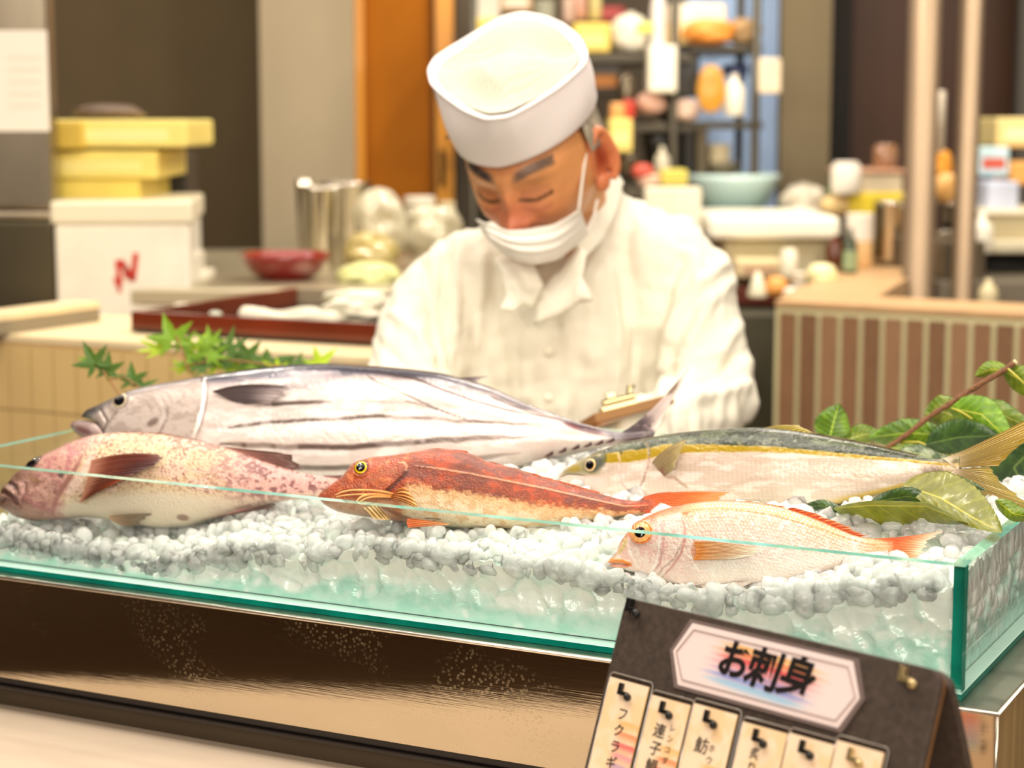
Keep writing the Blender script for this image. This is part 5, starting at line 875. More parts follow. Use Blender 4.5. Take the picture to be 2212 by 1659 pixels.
def rk_pec(X, Y, c, s_, t_):
    c = mix(c, h255(206, 150, 124), sm(.35, .05, t_) * .7); c = mix(c, h255(52, 22, 26), sm(.15, .45, s_) * sm(.85, .45, s_) * sm(.45, .9, t_) * .75); return mix(c, h255(214, 96, 52), sm(.35, .9, t_) * sm(.55, .75, s_) * sm(1, .8, s_) * .6)
RK.fin('pectoral_fin', [((228,1000),(300,980),(372,988)),((226,1012),(300,990),(392,998)),((222,1030),(290,1012),(376,1010)),((216,1052),(270,1038),(330,1032)),((210,1074),(245,1066),(296,1046)),((203,1090),(225,1082),(250,1068))], h255(150, 78, 56), h255(92, 44, 38), .0345, [.037,.041,.044,.045,.044,.042], nr=19, amp=.0009, rag=.04, extra=rk_pec)
RK.fin('dorsal_fin', [((470,964),(540,972),(600,977)),((500,974),(570,976),(640,984)),((525,984),(590,988),(667,1009)),((550,994),(600,1000),(652,1018)),((580,1006),(610,1014),(640,1026))], h255(176, 122, 112), h255(90, 62, 56), .004, .004, nr=12, rag=.12)
RK.fin('dorsal_fin', [((250,937),(262,930),(278,933)),((330,937),(345,932),(362,938)),((400,948),(415,946),(430,951)),((470,964),(480,963),(492,967))], h255(196, 140, 124), h255(150, 100, 88), .0, .0, nr=12, rag=.3, amp=.001)
RK.fin('anal_fin', [((470,1118),(530,1112),(600,1098)),((500,1112),(560,1104),(617,1086)),((530,1102),(570,1094),(600,1088))], h255(214, 150, 144), h255(92, 74, 66), .016, .013, nr=9, rag=.1)
RK.fin('pelvic_fin', [((258,1117),(300,1112),(355,1112)),((262,1126),(300,1128),(342,1126)),((280,1136),(305,1142),(330,1136))], h255(196, 160, 132), h255(110, 100, 84), .027, .030, nr=8, rag=.12)
RK.fin('tail_fin', [((700,1028),(740,1028),(790,1024)),((715,1040),(755,1040),(800,1040)),((715,1058),(755,1062),(800,1068)),((700,1074),(740,1080),(788,1086))], h255(170, 120, 116), h255(120, 84, 80), .005, .004, nr=14, rag=.07, th=.0014)
# ---------------- red gurnard
GU = Fish('red_gurnard', 'slender orange red fish with yellow ringed eye in the middle of the ice', GRP, (700, 1070, .055), (1570, 1075, .20), 14, fish_mat('gurnard_skin', .3, .85, .7, 560, sss=.0))
gu_top = [(688,1072),(694,1064),(706,1054),(727,1040),(743,1027),(754,1013),(764,1001),(785,993),(806,988),(847,984),(878,979),(910,974),(951,971),(993,975),(1024,983),(1045,994),(1076,1004),(1118,1012),(1139,1022),(1222,1046),(1305,1069),(1350,1080),(1375,1082),(1392,1073),(1424,1064),(1450,1062)]
gu_bot = [(688,1076),(697,1086),(706,1094),(733,1106),(764,1113),(793,1117),(847,1125),(889,1129),(951,1136),(1014,1142),(1118,1143),(1222,1134),(1305,1122),(1368,1112),(1420,1110),(1450,1108)]
gu_w = [(688,.003),(706,.010),(750,.020),(800,.026),(900,.030),(1014,.030),(1118,.027),(1222,.020),(1305,.014),(1375,.008),(1450,.004)]
gg = [(868,1003),(880,1003),(886,1012),(884,1024),(870,1038),(850,1056),(826,1075)]
def gu_col(X, Y, v):
    c = np.zeros(X.shape + (3,)); c[:] = h255(142, 54, 8); n = fbm(X / 16, Y / 10, 3, 4); n1 = fbm(X / 7, Y / 5, 8, 3); n2 = fbm(X / 60, Y / 25, 12, 3)
    c = mix(c, h255(178, 64, 8), sm(.46, .6, n)); c = mix(c, h255(112, 44, 16), sm(.48, .62, n2) * .75); c = mix(c, h255(222, 96, 40), sm(.60, .72, n1) * .35)
    bl = np.interp(X, [840, 889, 951, 1014, 1118, 1222, 1305, 1380, 1450], [1110, 1047, 1058, 1066, 1083, 1096, 1102, 1108, 1120]); k = (Y - bl + (n1 - .5) * 22 + (n - .5) * 10) / 14; be = sm(-.5, .8, k) * sm(846, 884, X - (Y - 1060) * .2)
    c = mix(c, h255(224, 180, 130), be); c = mix(c, h255(238, 218, 186), sm(.6, 2.6, k) * sm(860, 900, X)); c = mix(c, h255(206, 150, 92), be * sm(.52, .66, n) * .5)
    hd = sm(888, 868, X + (Y - 1020) * .75); c = mix(c, h255(180, 74, 12), hd * .6); c = mix(c, h255(160, 82, 40), hd * sm(.5, .64, fbm(X / 22, Y / 10, 31, 4)) * .6); c = mix(c, h255(240, 150, 96), hd * sm(.6, .74, fbm(X / 13, Y / 13, 35, 4)) * .5)
    un = sm(1074, 1094, Y + (X - 700) * .02) * sm(880, 840, X); c = mix(c, h255(226, 186, 158), un * .85); c = mix(c, h255(196, 120, 90), un * sm(.5, .65, n) * .4)
    c = stroke(c, X, Y, [(x + 3, y + 2) for x, y in gg[2:]], 5, h255(84, 34, 20), .85); c = stroke(c, X, Y, gg[:4], 3, h255(240, 190, 150), .7)
    ll = [(900,1010),(951,1016),(1014,1026),(1118,1046),(1181,1058),(1270,1078),(1347,1094),(1400,1092)]; c = stroke(c, X, Y, ll, 2.6, h255(240, 190, 160), .75); c = stroke(c, X, Y, [(x, y + 4) for x, y in ll], 2, h255(130, 50, 24), .6)
    c = stroke(c, X, Y, [(824,1092),(850,1106),(872,1118),(905,1126)], 6, h255(110, 66, 44), .6); c = stroke(c, X, Y, [(896,1122),(915,1126),(935,1128),(948,1126)], 2, h255(60, 36, 28), .7); c = stroke(c, X, Y, [(920,1122),(935,1122),(960,1124)], 2, h255(60, 36, 28), .6)
    c = mix(c, h255(232, 110, 40), sm(1385, 1430, X) * .7); c = mix(c, h255(120, 44, 20), sm(.82, 1, v) * sm(1050, 1100, X) * .5)
    return c
def gu_rel(X, Y, v):
    r = flap(X, Y, gg, .003, 40, 1003, 1078); ll = [(900,1010),(951,1016),(1014,1026),(1118,1046),(1181,1058),(1270,1078),(1347,1094)]; d, _ = dist(X, Y, ll); r = r + .0008 * np.exp(-(d / 3)**2)
    d, _ = dist(X, Y, [(785,1013), (789,1013)]); r = r + .002 * np.exp(-((d - 17) / 5)**2); d, _ = dist(X, Y, [(750,1060),(800,1055),(840,1030)]); r = r + .001 * np.exp(-(d / 8)**2)
    return r + .0016 * (fbm(X / 22, Y / 14, 52, 3) - .5)
GU.body(gu_top, gu_bot, gu_w, 688, 1450, gu_col, gu_rel, N=400, MF=110)
GU.eye(786.5, 1013, 16, [(.56, h255(8, 10, 12)), (.63, h255(90, 66, 20)), (.84, h255(214, 172, 30)), (1., h255(96, 40, 24))], .42, extra=.0018)
GU.fin('dorsal_fin', [((905,976),(925,970),(950,969)),((950,973),(980,970),(1015,976)),((985,977),(1010,978),(1040,988)),((1015,984),(1030,988),(1048,994))], h255(206, 74, 26), h255(226, 92, 40), .003, .004, nr=9, rag=.2)
GU.fin('dorsal_fin', [((1050,998),(1058,996),(1070,1000)),((1180,1036),(1190,1032),(1200,1036)),((1290,1067),(1300,1064),(1312,1068))], h255(206, 84, 36), h255(226, 120, 60), .002, .002, nr=22, rag=.5, amp=.001)
GU.fin('tail_fin', [((1390,1074),(1440,1058),(1577,1064)),((1392,1082),(1450,1072),(1572,1070)),((1392,1092),(1450,1086),(1562,1080)),((1392,1102),(1450,1100),(1566,1098)),((1392,1108),(1440,1112),(1572,1116))], h255(206, 84, 30), h255(240, 140, 62), .006, .004, nr=14, rag=.05, th=.0014)
GU.fin('pectoral_fin', [((858,1072),(872,1052),(886,1061)),((852,1075),(880,1066),(906,1084)),((848,1077),(880,1078),(913,1100)),((845,1080),(872,1084),(908,1102))], h255(214, 128, 64), h255(226, 176, 110), .030, [.033,.036,.037,.036], nr=5, amp=.0022, rag=.03, th=.001)
GU.fin('pelvic_fin', [((793,1100),(806,1108),(816,1124)),((812,1096),(828,1112),(840,1127)),((822,1092),(838,1110),(853,1126))], h255(226, 200, 150), h255(214, 170, 110), .026, .030, nr=4, amp=.0015, rag=.04, th=.001)
GU.fin('anal_fin', [((888,1122),(930,1126),(980,1135)),((886,1132),(930,1138),(985,1136)),((890,1142),(910,1142),(945,1139))], h255(232, 110, 52), h255(240, 180, 130), .030, .030, nr=5, rag=.1)
FR_M = mat('fin_ray_skin', h255(222, 160, 92), .35, coat=.4, var=.15, vscale=90)
for pts, rr in (([(862,1072),(835,1066),(790,1066),(765,1069),(744,1079)], 2.6), ([(860,1075),(830,1074),(795,1075),(765,1078),(746,1082)], 2.2), ([(855,1076),(828,1073),(805,1077),(794,1086),(787,1098)], 3.2), ([(858,1078),(832,1078),(812,1082),(800,1090),(790,1098)], 2.4)):
    k = np.linspace(0, 1, 24); xs = np.interp(k, np.linspace(0, 1, 5), [p[0] for p in pts]); ys = np.interp(k, np.linspace(0, 1, 5), [p[1] for p in pts])
    sp = np.convolve(np.pad(xs, 3, 'edge'), np.ones(7) / 7, 'valid'), np.convolve(np.pad(ys, 3, 'edge'), np.ones(7) / 7, 'valid')
    of = .030 + .034 * np.sin(np.pi * np.clip(k * .62, 0, .5)) * 1.0
    MB().tube(list(GU.pt(sp[0], sp[1], of)), list(np.interp(k, [0, .3, 1], [1, 1, .45]) * rr * 1.66 / 4200 * 1.0), 8).build('free_fin_ray', FR_M, GU.root, True)
# ---------------- small sea bream
BR = Fish('red_sea_bream', 'small pale pink and orange fish nearest the right glass corner', GRP, (1310, 1215, .055), (2020, 1165, .12), 10, fish_mat('bream_skin', .24, .7, .45, 380, .05))
br_top = [(1307,1216),(1314,1210),(1322,1203),(1335,1189),(1340,1174),(1351,1157),(1365,1143),(1384,1124),(1406,1112),(1430,1102),(1466,1092),(1514,1084),(1561,1081),(1609,1083),(1657,1089),(1705,1100),(1741,1112),(1777,1126),(1820,1145),(1856,1158),(1889,1163),(1930,1162)]
br_bot = [(1307,1218),(1319,1224),(1346,1230),(1382,1240),(1418,1252),(1466,1264),(1514,1272),(1561,1274),(1609,1270),(1680,1262),(1750,1248),(1810,1228),(1850,1212),(1889,1203),(1930,1205)]
br_w = [(1307,.0015),(1322,.006),(1351,.012),(1400,.018),(1480,.023),(1600,.023),(1700,.018),(1800,.010),(1889,.005),(1930,.003)]
bg = [(1476,1110),(1487,1130),(1490,1160),(1480,1195),(1460,1222),(1436,1246)]; bp2 = [(1436,1120),(1444,1150),(1440,1190),(1434,1215),(1418,1235)]
def br_col(X, Y, v):
    tp = curve(br_top, X[:, 0])[:, None]; d = Y - tp
    c = np.zeros(X.shape + (3,)); c[:] = h255(230, 206, 200); n = fbm(X / 12, Y / 10, 3, 4); n1 = fbm(X / 45, Y / 30, 6, 3)
    # scale rows follow the back
    rowc = d / 7.2; cc = X / 8.4 + (np.floor(rowc) % 2) * .5; fr = np.hypot((cc % 1) - .5, ((rowc % 1) - .5) * .9); scl = sm(.28, .5, fr) * sm(1460, 1490, X) * sm(1850, 1800, X)
    up = sm(110, 10, d); c = mix(c, h255(246, 184, 150), up * .25 + sm(.45, .6, n1) * .12); c = mix(c, h255(226, 128, 84), scl * (.18 + .42 * up) * sm(.3, .6, n + .1)); c = mix(c, h255(252, 246, 242), sm(.55, .7, n) * .5)
    c = mix(c, h255(236, 180, 96), sm(26, 14, d) * sm(4, 9, d) * scl * .7); c = mix(c, h255(222, 120, 60), sm(7, 0, d) * .6)
    hd = sm(1500, 1470, X); c = mix(c, h255(246, 214, 204), hd * .7); c = mix(c, h255(232, 168, 160), hd * sm(.5, .64, fbm(X / 9, Y / 14, 44, 3)) * .5)
    c = mix(c, h255(218, 104, 50), hd * sm(26, 4, d + (X < 1390) * 6) * .95 * sm(1335, 1372, X)); c = mix(c, h255(226, 130, 70), sm(1470, 1500, X) * sm(1530, 1490, X) * sm(36, 10, d) * .7)
    c = mix(c, h255(176, 128, 84), sm(1385, 1350, X) * sm(1140, 1168, Y) * sm(14, 4, d) * .8); c = stroke(c, X, Y, [(1358,1160),(1352,1180),(1340,1196)], 7, h255(206, 180, 110), .7)
    c = blob(c, X, Y, 1391, 1148, 31, 25, h255(236, 130, 60), .8)
    c = stroke(c, X, Y, [(1310,1214),(1328,1210),(1350,1211),(1366,1217)], 6, h255(224, 122, 40), .95, False); c = stroke(c, X, Y, [(1318,1222),(1340,1224),(1362,1222)], 4, h255(226, 118, 84), .9, False); c = stroke(c, X, Y, [(1316,1218),(1340,1217),(1364,1219)], 2, h255(150, 66, 36), .6)
    c = stroke(c, X, Y, bg, 3, h255(206, 140, 130), .8); c = stroke(c, X, Y, bp2, 3, h255(200, 150, 146), .8); c = stroke(c, X, Y, [(x - 8, y) for x, y in bp2], 3, h255(252, 246, 244), .7); c = stroke(c, X, Y, [(1486,1165),(1466,1205),(1440,1225),(1426,1245)], 3, h255(170, 140, 136), .6)
    ll = [(1486,1109),(1500,1103),(1530,1099),(1561,1098),(1609,1101),(1681,1113),(1730,1128),(1777,1143),(1830,1162),(1890,1178)]
    dd, tt = dist(X, Y, ll); c = mix(c, h255(206, 130, 80), sm(3.2, 1., dd) * (.5 + .5 * (np.sin(tt * 260) > 0)) * .85); c = blob(c, X, Y, 1487, 1108, 9, 5, h255(200, 104, 50), .8)
    c = blob(c, X, Y, 1512, 1188, 12, 22, h255(212, 130, 96), .8)
    c = mix(c, h255(250, 240, 234), sm(.1, -.5, v) * sm(1490, 1560, X) * .6); c = mix(c, h255(240, 156, 100), sm(1840, 1900, X) * .75); c = mix(c, h255(232, 210, 204), sm(-.6, -.95, v) * .6)
    return c
def br_rel(X, Y, v):
    r = flap(X, Y, bg, .0022, 28, 1112, 1248) + flap(X, Y, bp2, .0014, 25, 1120, 1238); tp = curve(br_top, X[:, 0])[:, None]; d = Y - tp
    rowc = d / 7.2; cc = X / 8.4 + (np.floor(rowc) % 2) * .5; fr = np.hypot((cc % 1) - .5, ((rowc % 1) - .5) * .9); r = r - .0003 * sm(.3, .5, fr) * sm(1490, 1520, X)
    for pts, w, h in (([(1316,1218),(1340,1217),(1368,1220)],2.5,-.002),([(1312,1213),(1335,1209),(1362,1214)],4,.0016),([(1322,1223),(1345,1225),(1362,1223)],4,.0014),([(1370,1188),(1384,1220),(1370,1228)],4,-.0008)):
        d_, _ = dist(X, Y, pts); r = r + h * np.exp(-(d_ / w)**2)
    return r + .0008 * (fbm(X / 40, Y / 30, 61, 2) - .5)
BR.body(br_top, br_bot, br_w, 1307, 1930, br_col, br_rel, N=380, MF=120)
BR.eye(1391, 1148, 26, [(.40, h255(12, 10, 12)), (.46, h255(150, 90, 50)), (.80, h255(244, 176, 110)), (.93, h255(232, 116, 44)), (1., h255(236, 170, 140))], .28, extra=.0012, sx=1.08)
def br_pec(X, Y, c, s_, t_): return mix(c, h255(222, 130, 40), sm(.25, .05, t_) * .8)
BR.fin('pectoral_fin', [((1508,1168),(1560,1164),(1650,1182)),((1512,1180),(1570,1180),(1662,1192)),((1512,1194),(1570,1192),(1640,1198)),((1506,1207),(1550,1206),(1600,1204))], h255(240, 156, 84), h255(250, 226, 206), .0235, [.028,.029,.029,.028], nr=13, rag=.08, extra=br_pec)
BR.fin('dorsal_fin', [((1700,1101),(1708,1094),(1722,1098)),((1740,1113),(1752,1104),(1772,1112)),((1785,1132),(1800,1122),(1824,1132)),((1825,1149),(1840,1142),(1862,1152)),((1858,1160),(1868,1155),(1882,1160))], h255(222, 84, 40), h255(242, 150, 100), .002, .003, nr=13, rag=.35, amp=.001)
BR.fin('dorsal_fin', [((1520,1086),(1530,1081),(1542,1083)),((1600,1084),(1612,1080),(1628,1084)),((1690,1098),(1700,1093),(1714,1097))], h255(226, 140, 90), h255(240, 180, 140), 0, 0, nr=10, rag=.4, amp=.0008)
def br_t(X, Y, c, s_, t_): c = mix(c, h255(232, 96, 36), sm(.0, .3, t_) * sm(.75, .35, t_) * .7); return mix(c, h255(252, 226, 206), sm(.6, 1., t_) * .7)
BR.fin('tail_fin', [((1888,1163),(1950,1162),(2040,1146)),((1892,1170),(1960,1168),(2028,1160)),((1894,1182),(1955,1180),(2008,1178)),((1892,1194),(1955,1196),(2002,1192)),((1886,1203),(1940,1212),(2000,1200))], h255(240, 150, 96), h255(244, 160, 110), .003, .002, nr=15, rag=.12, th=.0012, extra=br_t)
BR.fin('anal_fin', [((1760,1246),(1785,1232),(1830,1220)),((1775,1242),(1800,1230),(1834,1222)),((1800,1234),(1815,1228),(1832,1225))], h255(240, 140, 100), h255(246, 190, 160), .012, .012, nr=6, rag=.2)
BR.fin('pelvic_fin', [((1520,1262),(1570,1258),(1630,1252)),((1528,1270),(1580,1268),(1632,1256)),((1545,1278),(1580,1278),(1620,1262))], h255(240, 200, 190), h255(238, 214, 206), .017, .02, nr=6, rag=.1)
# ---------------- amberjack
AM = Fish('young_amberjack', 'silver fish with dark green back and yellow side stripe on the right', GRP, (1215, 1030, .28), (2212, 1000, .26), 14, fish_mat('amberjack_skin', .27, .5, .25, 300, .12))
am_top = [(1206,1036),(1211,1027),(1219,1018),(1247,1000),(1282,983),(1317,969),(1364,955),(1411,946),(1482,935),(1552,929),(1646,925),(1700,929),(1756,937),(1807,947),(1883,962),(1958,980),(2022,992),(2045,990),(2075,984)]
am_bot = [(1206,1038),(1214,1042),(1235,1050),(1270,1063),(1317,1076),(1364,1087),(1450,1098),(1600,1106),(1680,1106),(1730,1102),(1786,1097),(1833,1087),(1926,1060),(1996,1037),(2022,1029),(2045,1030),(2075,1040)]
am_w = [(1206,.001),(1219,.006),(1260,.013),(1364,.024),(1482,.029),(1646,.031),(1800,.025),(1926,.013),(2022,.006),(2075,.004)]
ag = [(1412,958),(1424,968),(1430,990),(1427,1012),(1418,1040),(1400,1068)]; ap2 = [(1356,980),(1364,1000),(1362,1025),(1368,1048),(1382,1070)]
ys = [(1327,993),(1364,993),(1423,986),(1470,976),(1517,975),(1588,975),(1693,977),(1790,984),(1880,991),(1960,996),(2040,1004)]
def am_col(X, Y, v):
    c = np.zeros(X.shape + (3,)); c[:] = h255(214, 194, 180); n = fbm(X / 14, Y / 6, 3, 4); n1 = fbm(X / 60, Y / 20, 6, 3); n2 = fbm(X / 5, Y / 3, 9, 3)
    c = mix(c, h255(190, 168, 150), sm(.48, .66, n1) * .45); c = mix(c, h255(244, 234, 226), sm(.52, .7, fbm(X / 40, Y / 10, 14, 3)) * .6)
    ds = np.sin((X * .62 + Y) / 2.0) * np.sin((X * .62 - Y) / 2.0); c = c * (1 + .035 * ds[..., None])
    yy = np.interp(X, [p[0] for p in ys], [p[1] for p in ys]); wd = np.interp(X, [1310, 1364, 1430, 1520, 1690, 1880, 2040], [9, 12, 13, 9, 6, 4, 3]); dy = (Y - yy) / wd
    ba = sm(-.7, -1.3, dy + (n - .5) * .8); c = mix(c, h255(66, 76, 48), ba); c = mix(c, h255(38, 46, 30), ba * sm(.4, .6, n1)); c = mix(c, h255(150, 148, 126), ba * sm(.50, .72, n2 * .4 + n * .6) * .5)
    c = mix(c, h255(64, 70, 66), sm(.88, 1., v) * .5)
    c = mix(c, h255(166, 136, 14), sm(1.15, .75, np.abs(dy + (n - .5) * .5)) * sm(1312, 1330, X) * (.95 - .45 * sm(1500, 1900, X) * sm(.4, .6, n2)))
    hd = sm(1330, 1300, X); c = mix(c, h255(120, 112, 66), hd * sm(1040, 1018, Y) * .7); c = mix(c, h255(166, 140, 40), blobm(X, Y, 1252, 1014, 22, 9) * .6); c = mix(c, h255(232, 204, 196), sm(1024, 1034, Y - (X - 1240) * .05) * sm(1345, 1320, X) * .8)
    c = stroke(c, X, Y, [(1209,1034),(1235,1026),(1258,1027),(1282,1031)], 2.4, h255(110, 84, 70), .8); c = stroke(c, X, Y, [(1280,1032),(1275,1044),(1270,1056)], 2.2, h255(196, 160, 152), .7)
    c = blob(c, X, Y, 1300, 1006, 27, 20, h255(84, 88, 78), .85); c = blob(c, X, Y, 1322, 996, 12, 18, h255(66, 76, 76), .6)
    c = stroke(c, X, Y, ag, 3, h255(150, 118, 106), .7); c = stroke(c, X, Y, [(x - 4, y) for x, y in ag], 2.5, h255(236, 218, 206), .25); c = stroke(c, X, Y, ap2, 2.6, h255(176, 146, 136), .7); c = stroke(c, X, Y, [(1365,1000),(1380,1040),(1410,1062)], 2, h255(206, 180, 172), .5)
    c = stroke(c, X, Y, [(1360,972),(1366,988)], 4, h255(70, 64, 34), .7); c = stroke(c, X, Y, [(1410,955),(1426,972),(1430,990)], 4, h255(96, 86, 50), .6)
    c = stroke(c, X, Y, [(1466,1036),(1485,1036),(1500,1050),(1515,1060)], 5, h255(176, 146, 126), .7)
    c = mix(c, h255(214, 176, 60), sm(-.75, -.98, v) * sm(1780, 1850, X) * sm(2030, 1990, X) * .9); c = mix(c, h255(190, 164, 120), sm(1980, 2050, X) * .5); c = mix(c, h255(120, 104, 90), blobm(X, Y, 2020, 1018, 30, 12) * .6)
    return c
def am_rel(X, Y, v):
    return flap(X, Y, ag, .0010, 30, 958, 1068) + flap(X, Y, ap2, .001, 22, 982, 1070) + .0009 * (fbm(X / 60, Y / 30, 71, 3) - .5) - .0012 * np.exp(-(dist(X, Y, [(1209,1034),(1235,1026),(1282,1031)])[0] / 2.5)**2)
AM.body(am_top, am_bot, am_w, 1206, 2075, am_col, am_rel, N=440, MF=110)
AM.eye(1294, 1008, 15, [(.60, h255(8, 8, 12)), (.68, h255(120, 96, 60)), (.88, h255(214, 182, 120)), (1., h255(70, 64, 50))], .35, extra=.001)
def am_pec(X, Y, c, s_, t_): return mix(c, h255(130, 76, 60), sm(.3, .05, t_) * sm(.3, .7, s_) * .8)
AM.fin('pectoral_fin', [((1437,1006),(1462,975),(1518,957)),((1443,1012),(1480,985),(1514,970)),((1450,1020),(1485,1000),(1506,990)),((1457,1027),(1480,1012),(1496,1008)),((1464,1035),(1478,1026),(1494,1016))], h255(150, 128, 92), h255(190, 172, 120), .0285, [.036,.037,.037,.036,.034], nr=14, rag=.05, extra=am_pec)
AM.fin('dorsal_fin', [((1640,926),(1662,921),(1690,918)),((1672,928),(1700,919),(1732,918)),((1705,931),(1722,922),(1738,925)),((1745,937),(1750,932),(1758,935))], h255(196, 168, 60), h255(236, 222, 160), .0, .0, nr=10, rag=.12)
AM.fin('dorsal_fin', [((1760,938),(1768,935),(1778,938)),((1860,957),(1870,954),(1880,958)),((1980,984),(1990,982),(2000,986))], h255(110, 100, 70), h255(150, 140, 90), .0, .0, nr=22, rag=.4)
def am_tl(X, Y, c, s_, t_): c = mix(c, h255(224, 206, 186), sm(.34, .0, t_) * .8); return mix(c, h255(150, 120, 40), sm(.5, .9, s_) * .35)
AM.fin('tail_fin', [((2040,991),(2095,972),(2330,842)),((2050,998),(2120,975),(2290,895)),((2056,1004),(2120,988),(2235,935)),((2062,1008),(2120,996),(2185,968)),((2066,1012),(2110,1006),(2150,1004))], h255(150, 132, 88), h255(196, 160, 44), .005, -.01, nr=18, rag=.05, th=.0016, extra=am_tl)
AM.fin('tail_fin', [((2066,1014),(2110,1014),(2150,1012)),((2062,1018),(2110,1026),(2180,1046)),((2054,1024),(2110,1040),(2220,1078)),((2044,1029),(2100,1052),(2270,1108)),((2034,1029),(2090,1062),(2300,1126))], h255(170, 146, 110), h255(190, 166, 84), .005, .018, nr=18, rag=.06, th=.0016, extra=am_tl)
# ================================================================ ICE NUGGETS (after the fish, so that the visible ones can be found)
from mathutils.bvhtree import BVHTree
fb = []
for F_ in (SK, RK, GU, BR, AM):
    o = F_.root.children[0]; me = o.data; fb.append(BVHTree.FromPolygons([tuple(v.co) for v in me.vertices], [tuple(p.vertices) for p in me.polygons]))
def hidden(p):
    d = Vector(p) - Vector(C0); L = d.length; d.normalize()
    for t in fb:
        h = t.ray_cast(Vector(C0), d, L - .004)
        if h[0] is not None: return True
    return False
vis = []; hid = []
for q in cand:
    u, v, z, s, k, R = q; p = T(u, v, z + s * .5); x, y, d = proj(p)
    # keep clear of fish: drop nuggets whose centre lies above a fish's lower flank
    h_ = hidden(p)
    for F_, xe in ((SK, 1440), (RK, 745), (GU, 1575), (BR, 2035), (AM, 2200)):
        if F_.x0 + 8 < x < xe:
            tp_, bt_ = float(curve(F_.top, x)), float(curve(F_.bot, x)); dpl = proj(F_.pt(np.array(x), np.array((tp_ + bt_) / 2)))[2]
            if tp_ - 6 < y < bt_ - 6 - 5 * (F_ is BR) and d < dpl + .01 and dpl - d < .075: break
    else: F_ = None
    if F_ is not None and not h_: continue
    (hid if (h_ or not (-20 < x < 2230 and 0 < y < 1640)) else vis).append((s / d, q))
vis.sort(key=lambda a: -a[0])
def place(q): u, v, z, s, k, R = q; return T(u, v, z), s, k, R
rim = [w for w in vis if w[1][1] > .0]
for r_, q in rim[:300]:
    p, s, k, R = place(q); o = bpy.data.objects.new('ice_nugget', NME[k]); COL.objects.link(o); o.matrix_world = Matrix.Translation(p) @ R.to_4x4() @ Matrix.Scale(s, 4)
    tag(o, 'rounded clear ice nugget lying loose on top of the ice bed', 'ice nugget', 'ice nuggets on top of the ice bed')
V_ = []; Ff = []; b_ = 0
for r_, q in rim[300:] + hid:
    p, s, k, R = place(q); v_, f_ = NUG[k]; V_.append((v_ * s) @ np.array(R).T + p); Ff.append(np.array(f_) + b_); b_ += len(v_)
tag(mesh('loose_ice', np.concatenate(V_), np.concatenate(Ff), ICEN), 'many small clear ice nuggets scattered between the fish', 'ice', kind='stuff')
# ================================================================ LEAVES
LEAF = mat('leaf_green', rough=.42, coat=.15, vc=True, sss=.15, bump=.2, bscale=120, bdist=.0008, coatr=.15)
def leaf(parent, rib, wid, v0, v1, cols, curl=.15, name='leaf', label=None, tilt=0., ser=.07, seed=1, veins=8, M=46, N=110, tv=0.):
    """rib: pixel polyline base->tip; wid: half width in px; v0/v1 tank depth at base and tip; tilt: depth added across the blade"""
    rp = np.array(rib, float); k = np.linspace(0, 1, len(rp)); t = np.linspace(0, 1, N); x = np.interp(t, k, rp[:, 0]); y = np.interp(t, k, rp[:, 1])
    for _ in range(3): x[1:-1] = (x[:-2] + x[1:-1] * 2 + x[2:]) / 4; y[1:-1] = (y[:-2] + y[1:-1] * 2 + y[2:]) / 4
    tx, ty = np.gradient(x), np.gradient(y); L = np.hypot(tx, ty); nx, ny = -ty / L, tx / L
    pr = np.sin(np.pi * np.clip(t, 0, 1) ** .8) ** .75; wl = wid if hasattr(wid, '__len__') else (wid, wid)
    s_ = np.linspace(-1, 1, M)[None]; se = 1 - ser * ((t * veins * 2.2) % 1)[:, None] * np.abs(s_) - .12 * ser * vn(t * 30, t * 0, seed)[:, None]
    w = np.where(s_ < 0, wl[0], wl[1]) * pr[:, None] * se
    X = x[:, None] + nx[:, None] * s_ * w + tx[:, None] / L[:, None] * np.abs(s_) * w * .12; Y = y[:, None] + ny[:, None] * s_ * w
    vein = np.abs(((t[:, None] * veins - np.abs(s_) * 1.3) % 1) - .5) * 2; vk = sm(.9, .99, vein) * (np.abs(s_) > .03); mid = sm(.07, .02, np.abs(s_)) + 0 * vein
    VV = (v0 + (v1 - v0) * t)[:, None] + tilt * s_ + curl * .03 * s_**2 - .0004 * vein + .002 * np.sin(t * 9 + seed)[:, None] * s_
    r = FW + RX * ((X[..., None] - 1106) / FPX) - UP * ((Y[..., None] - 829.5) / FPX); tt = ((TO - C0) @ TV + VV) / (r @ TV); V = C0 + r * tt[..., None]
    c = np.zeros(X.shape + (3,)); c[:] = cols[0]; c = mix(c, cols[1], sm(.4, .65, fbm(X / 22, Y / 16, seed, 3))); c = c * (.97 + .05 * vein[..., None]); c = mix(c, cols[2], vk * .55); c = mix(c, cols[2], mid)
    n = X.size; off = -TV * .0005; V2 = np.concatenate([V.reshape(-1, 3), V.reshape(-1, 3) - off]); F1 = gridf(N, M); F2 = F1[:, ::-1] + n; F_ = F1.tolist() + F2.tolist()
    rim = [i * M for i in range(N)] + [(N - 1) * M + j for j in range(1, M)] + [i * M + M - 1 for i in range(N - 2, -1, -1)] + [j for j in range(M - 2, 0, -1)]
    for i in range(len(rim)): a, b2 = rim[i], rim[(i + 1) % len(rim)]; F_.append([a, b2, b2 + n, a + n])
    o = mesh(name, V2, F_, LEAF, parent, col=np.concatenate([c.reshape(-1, 3)] * 2))
    if label: o['label'] = label
    return o
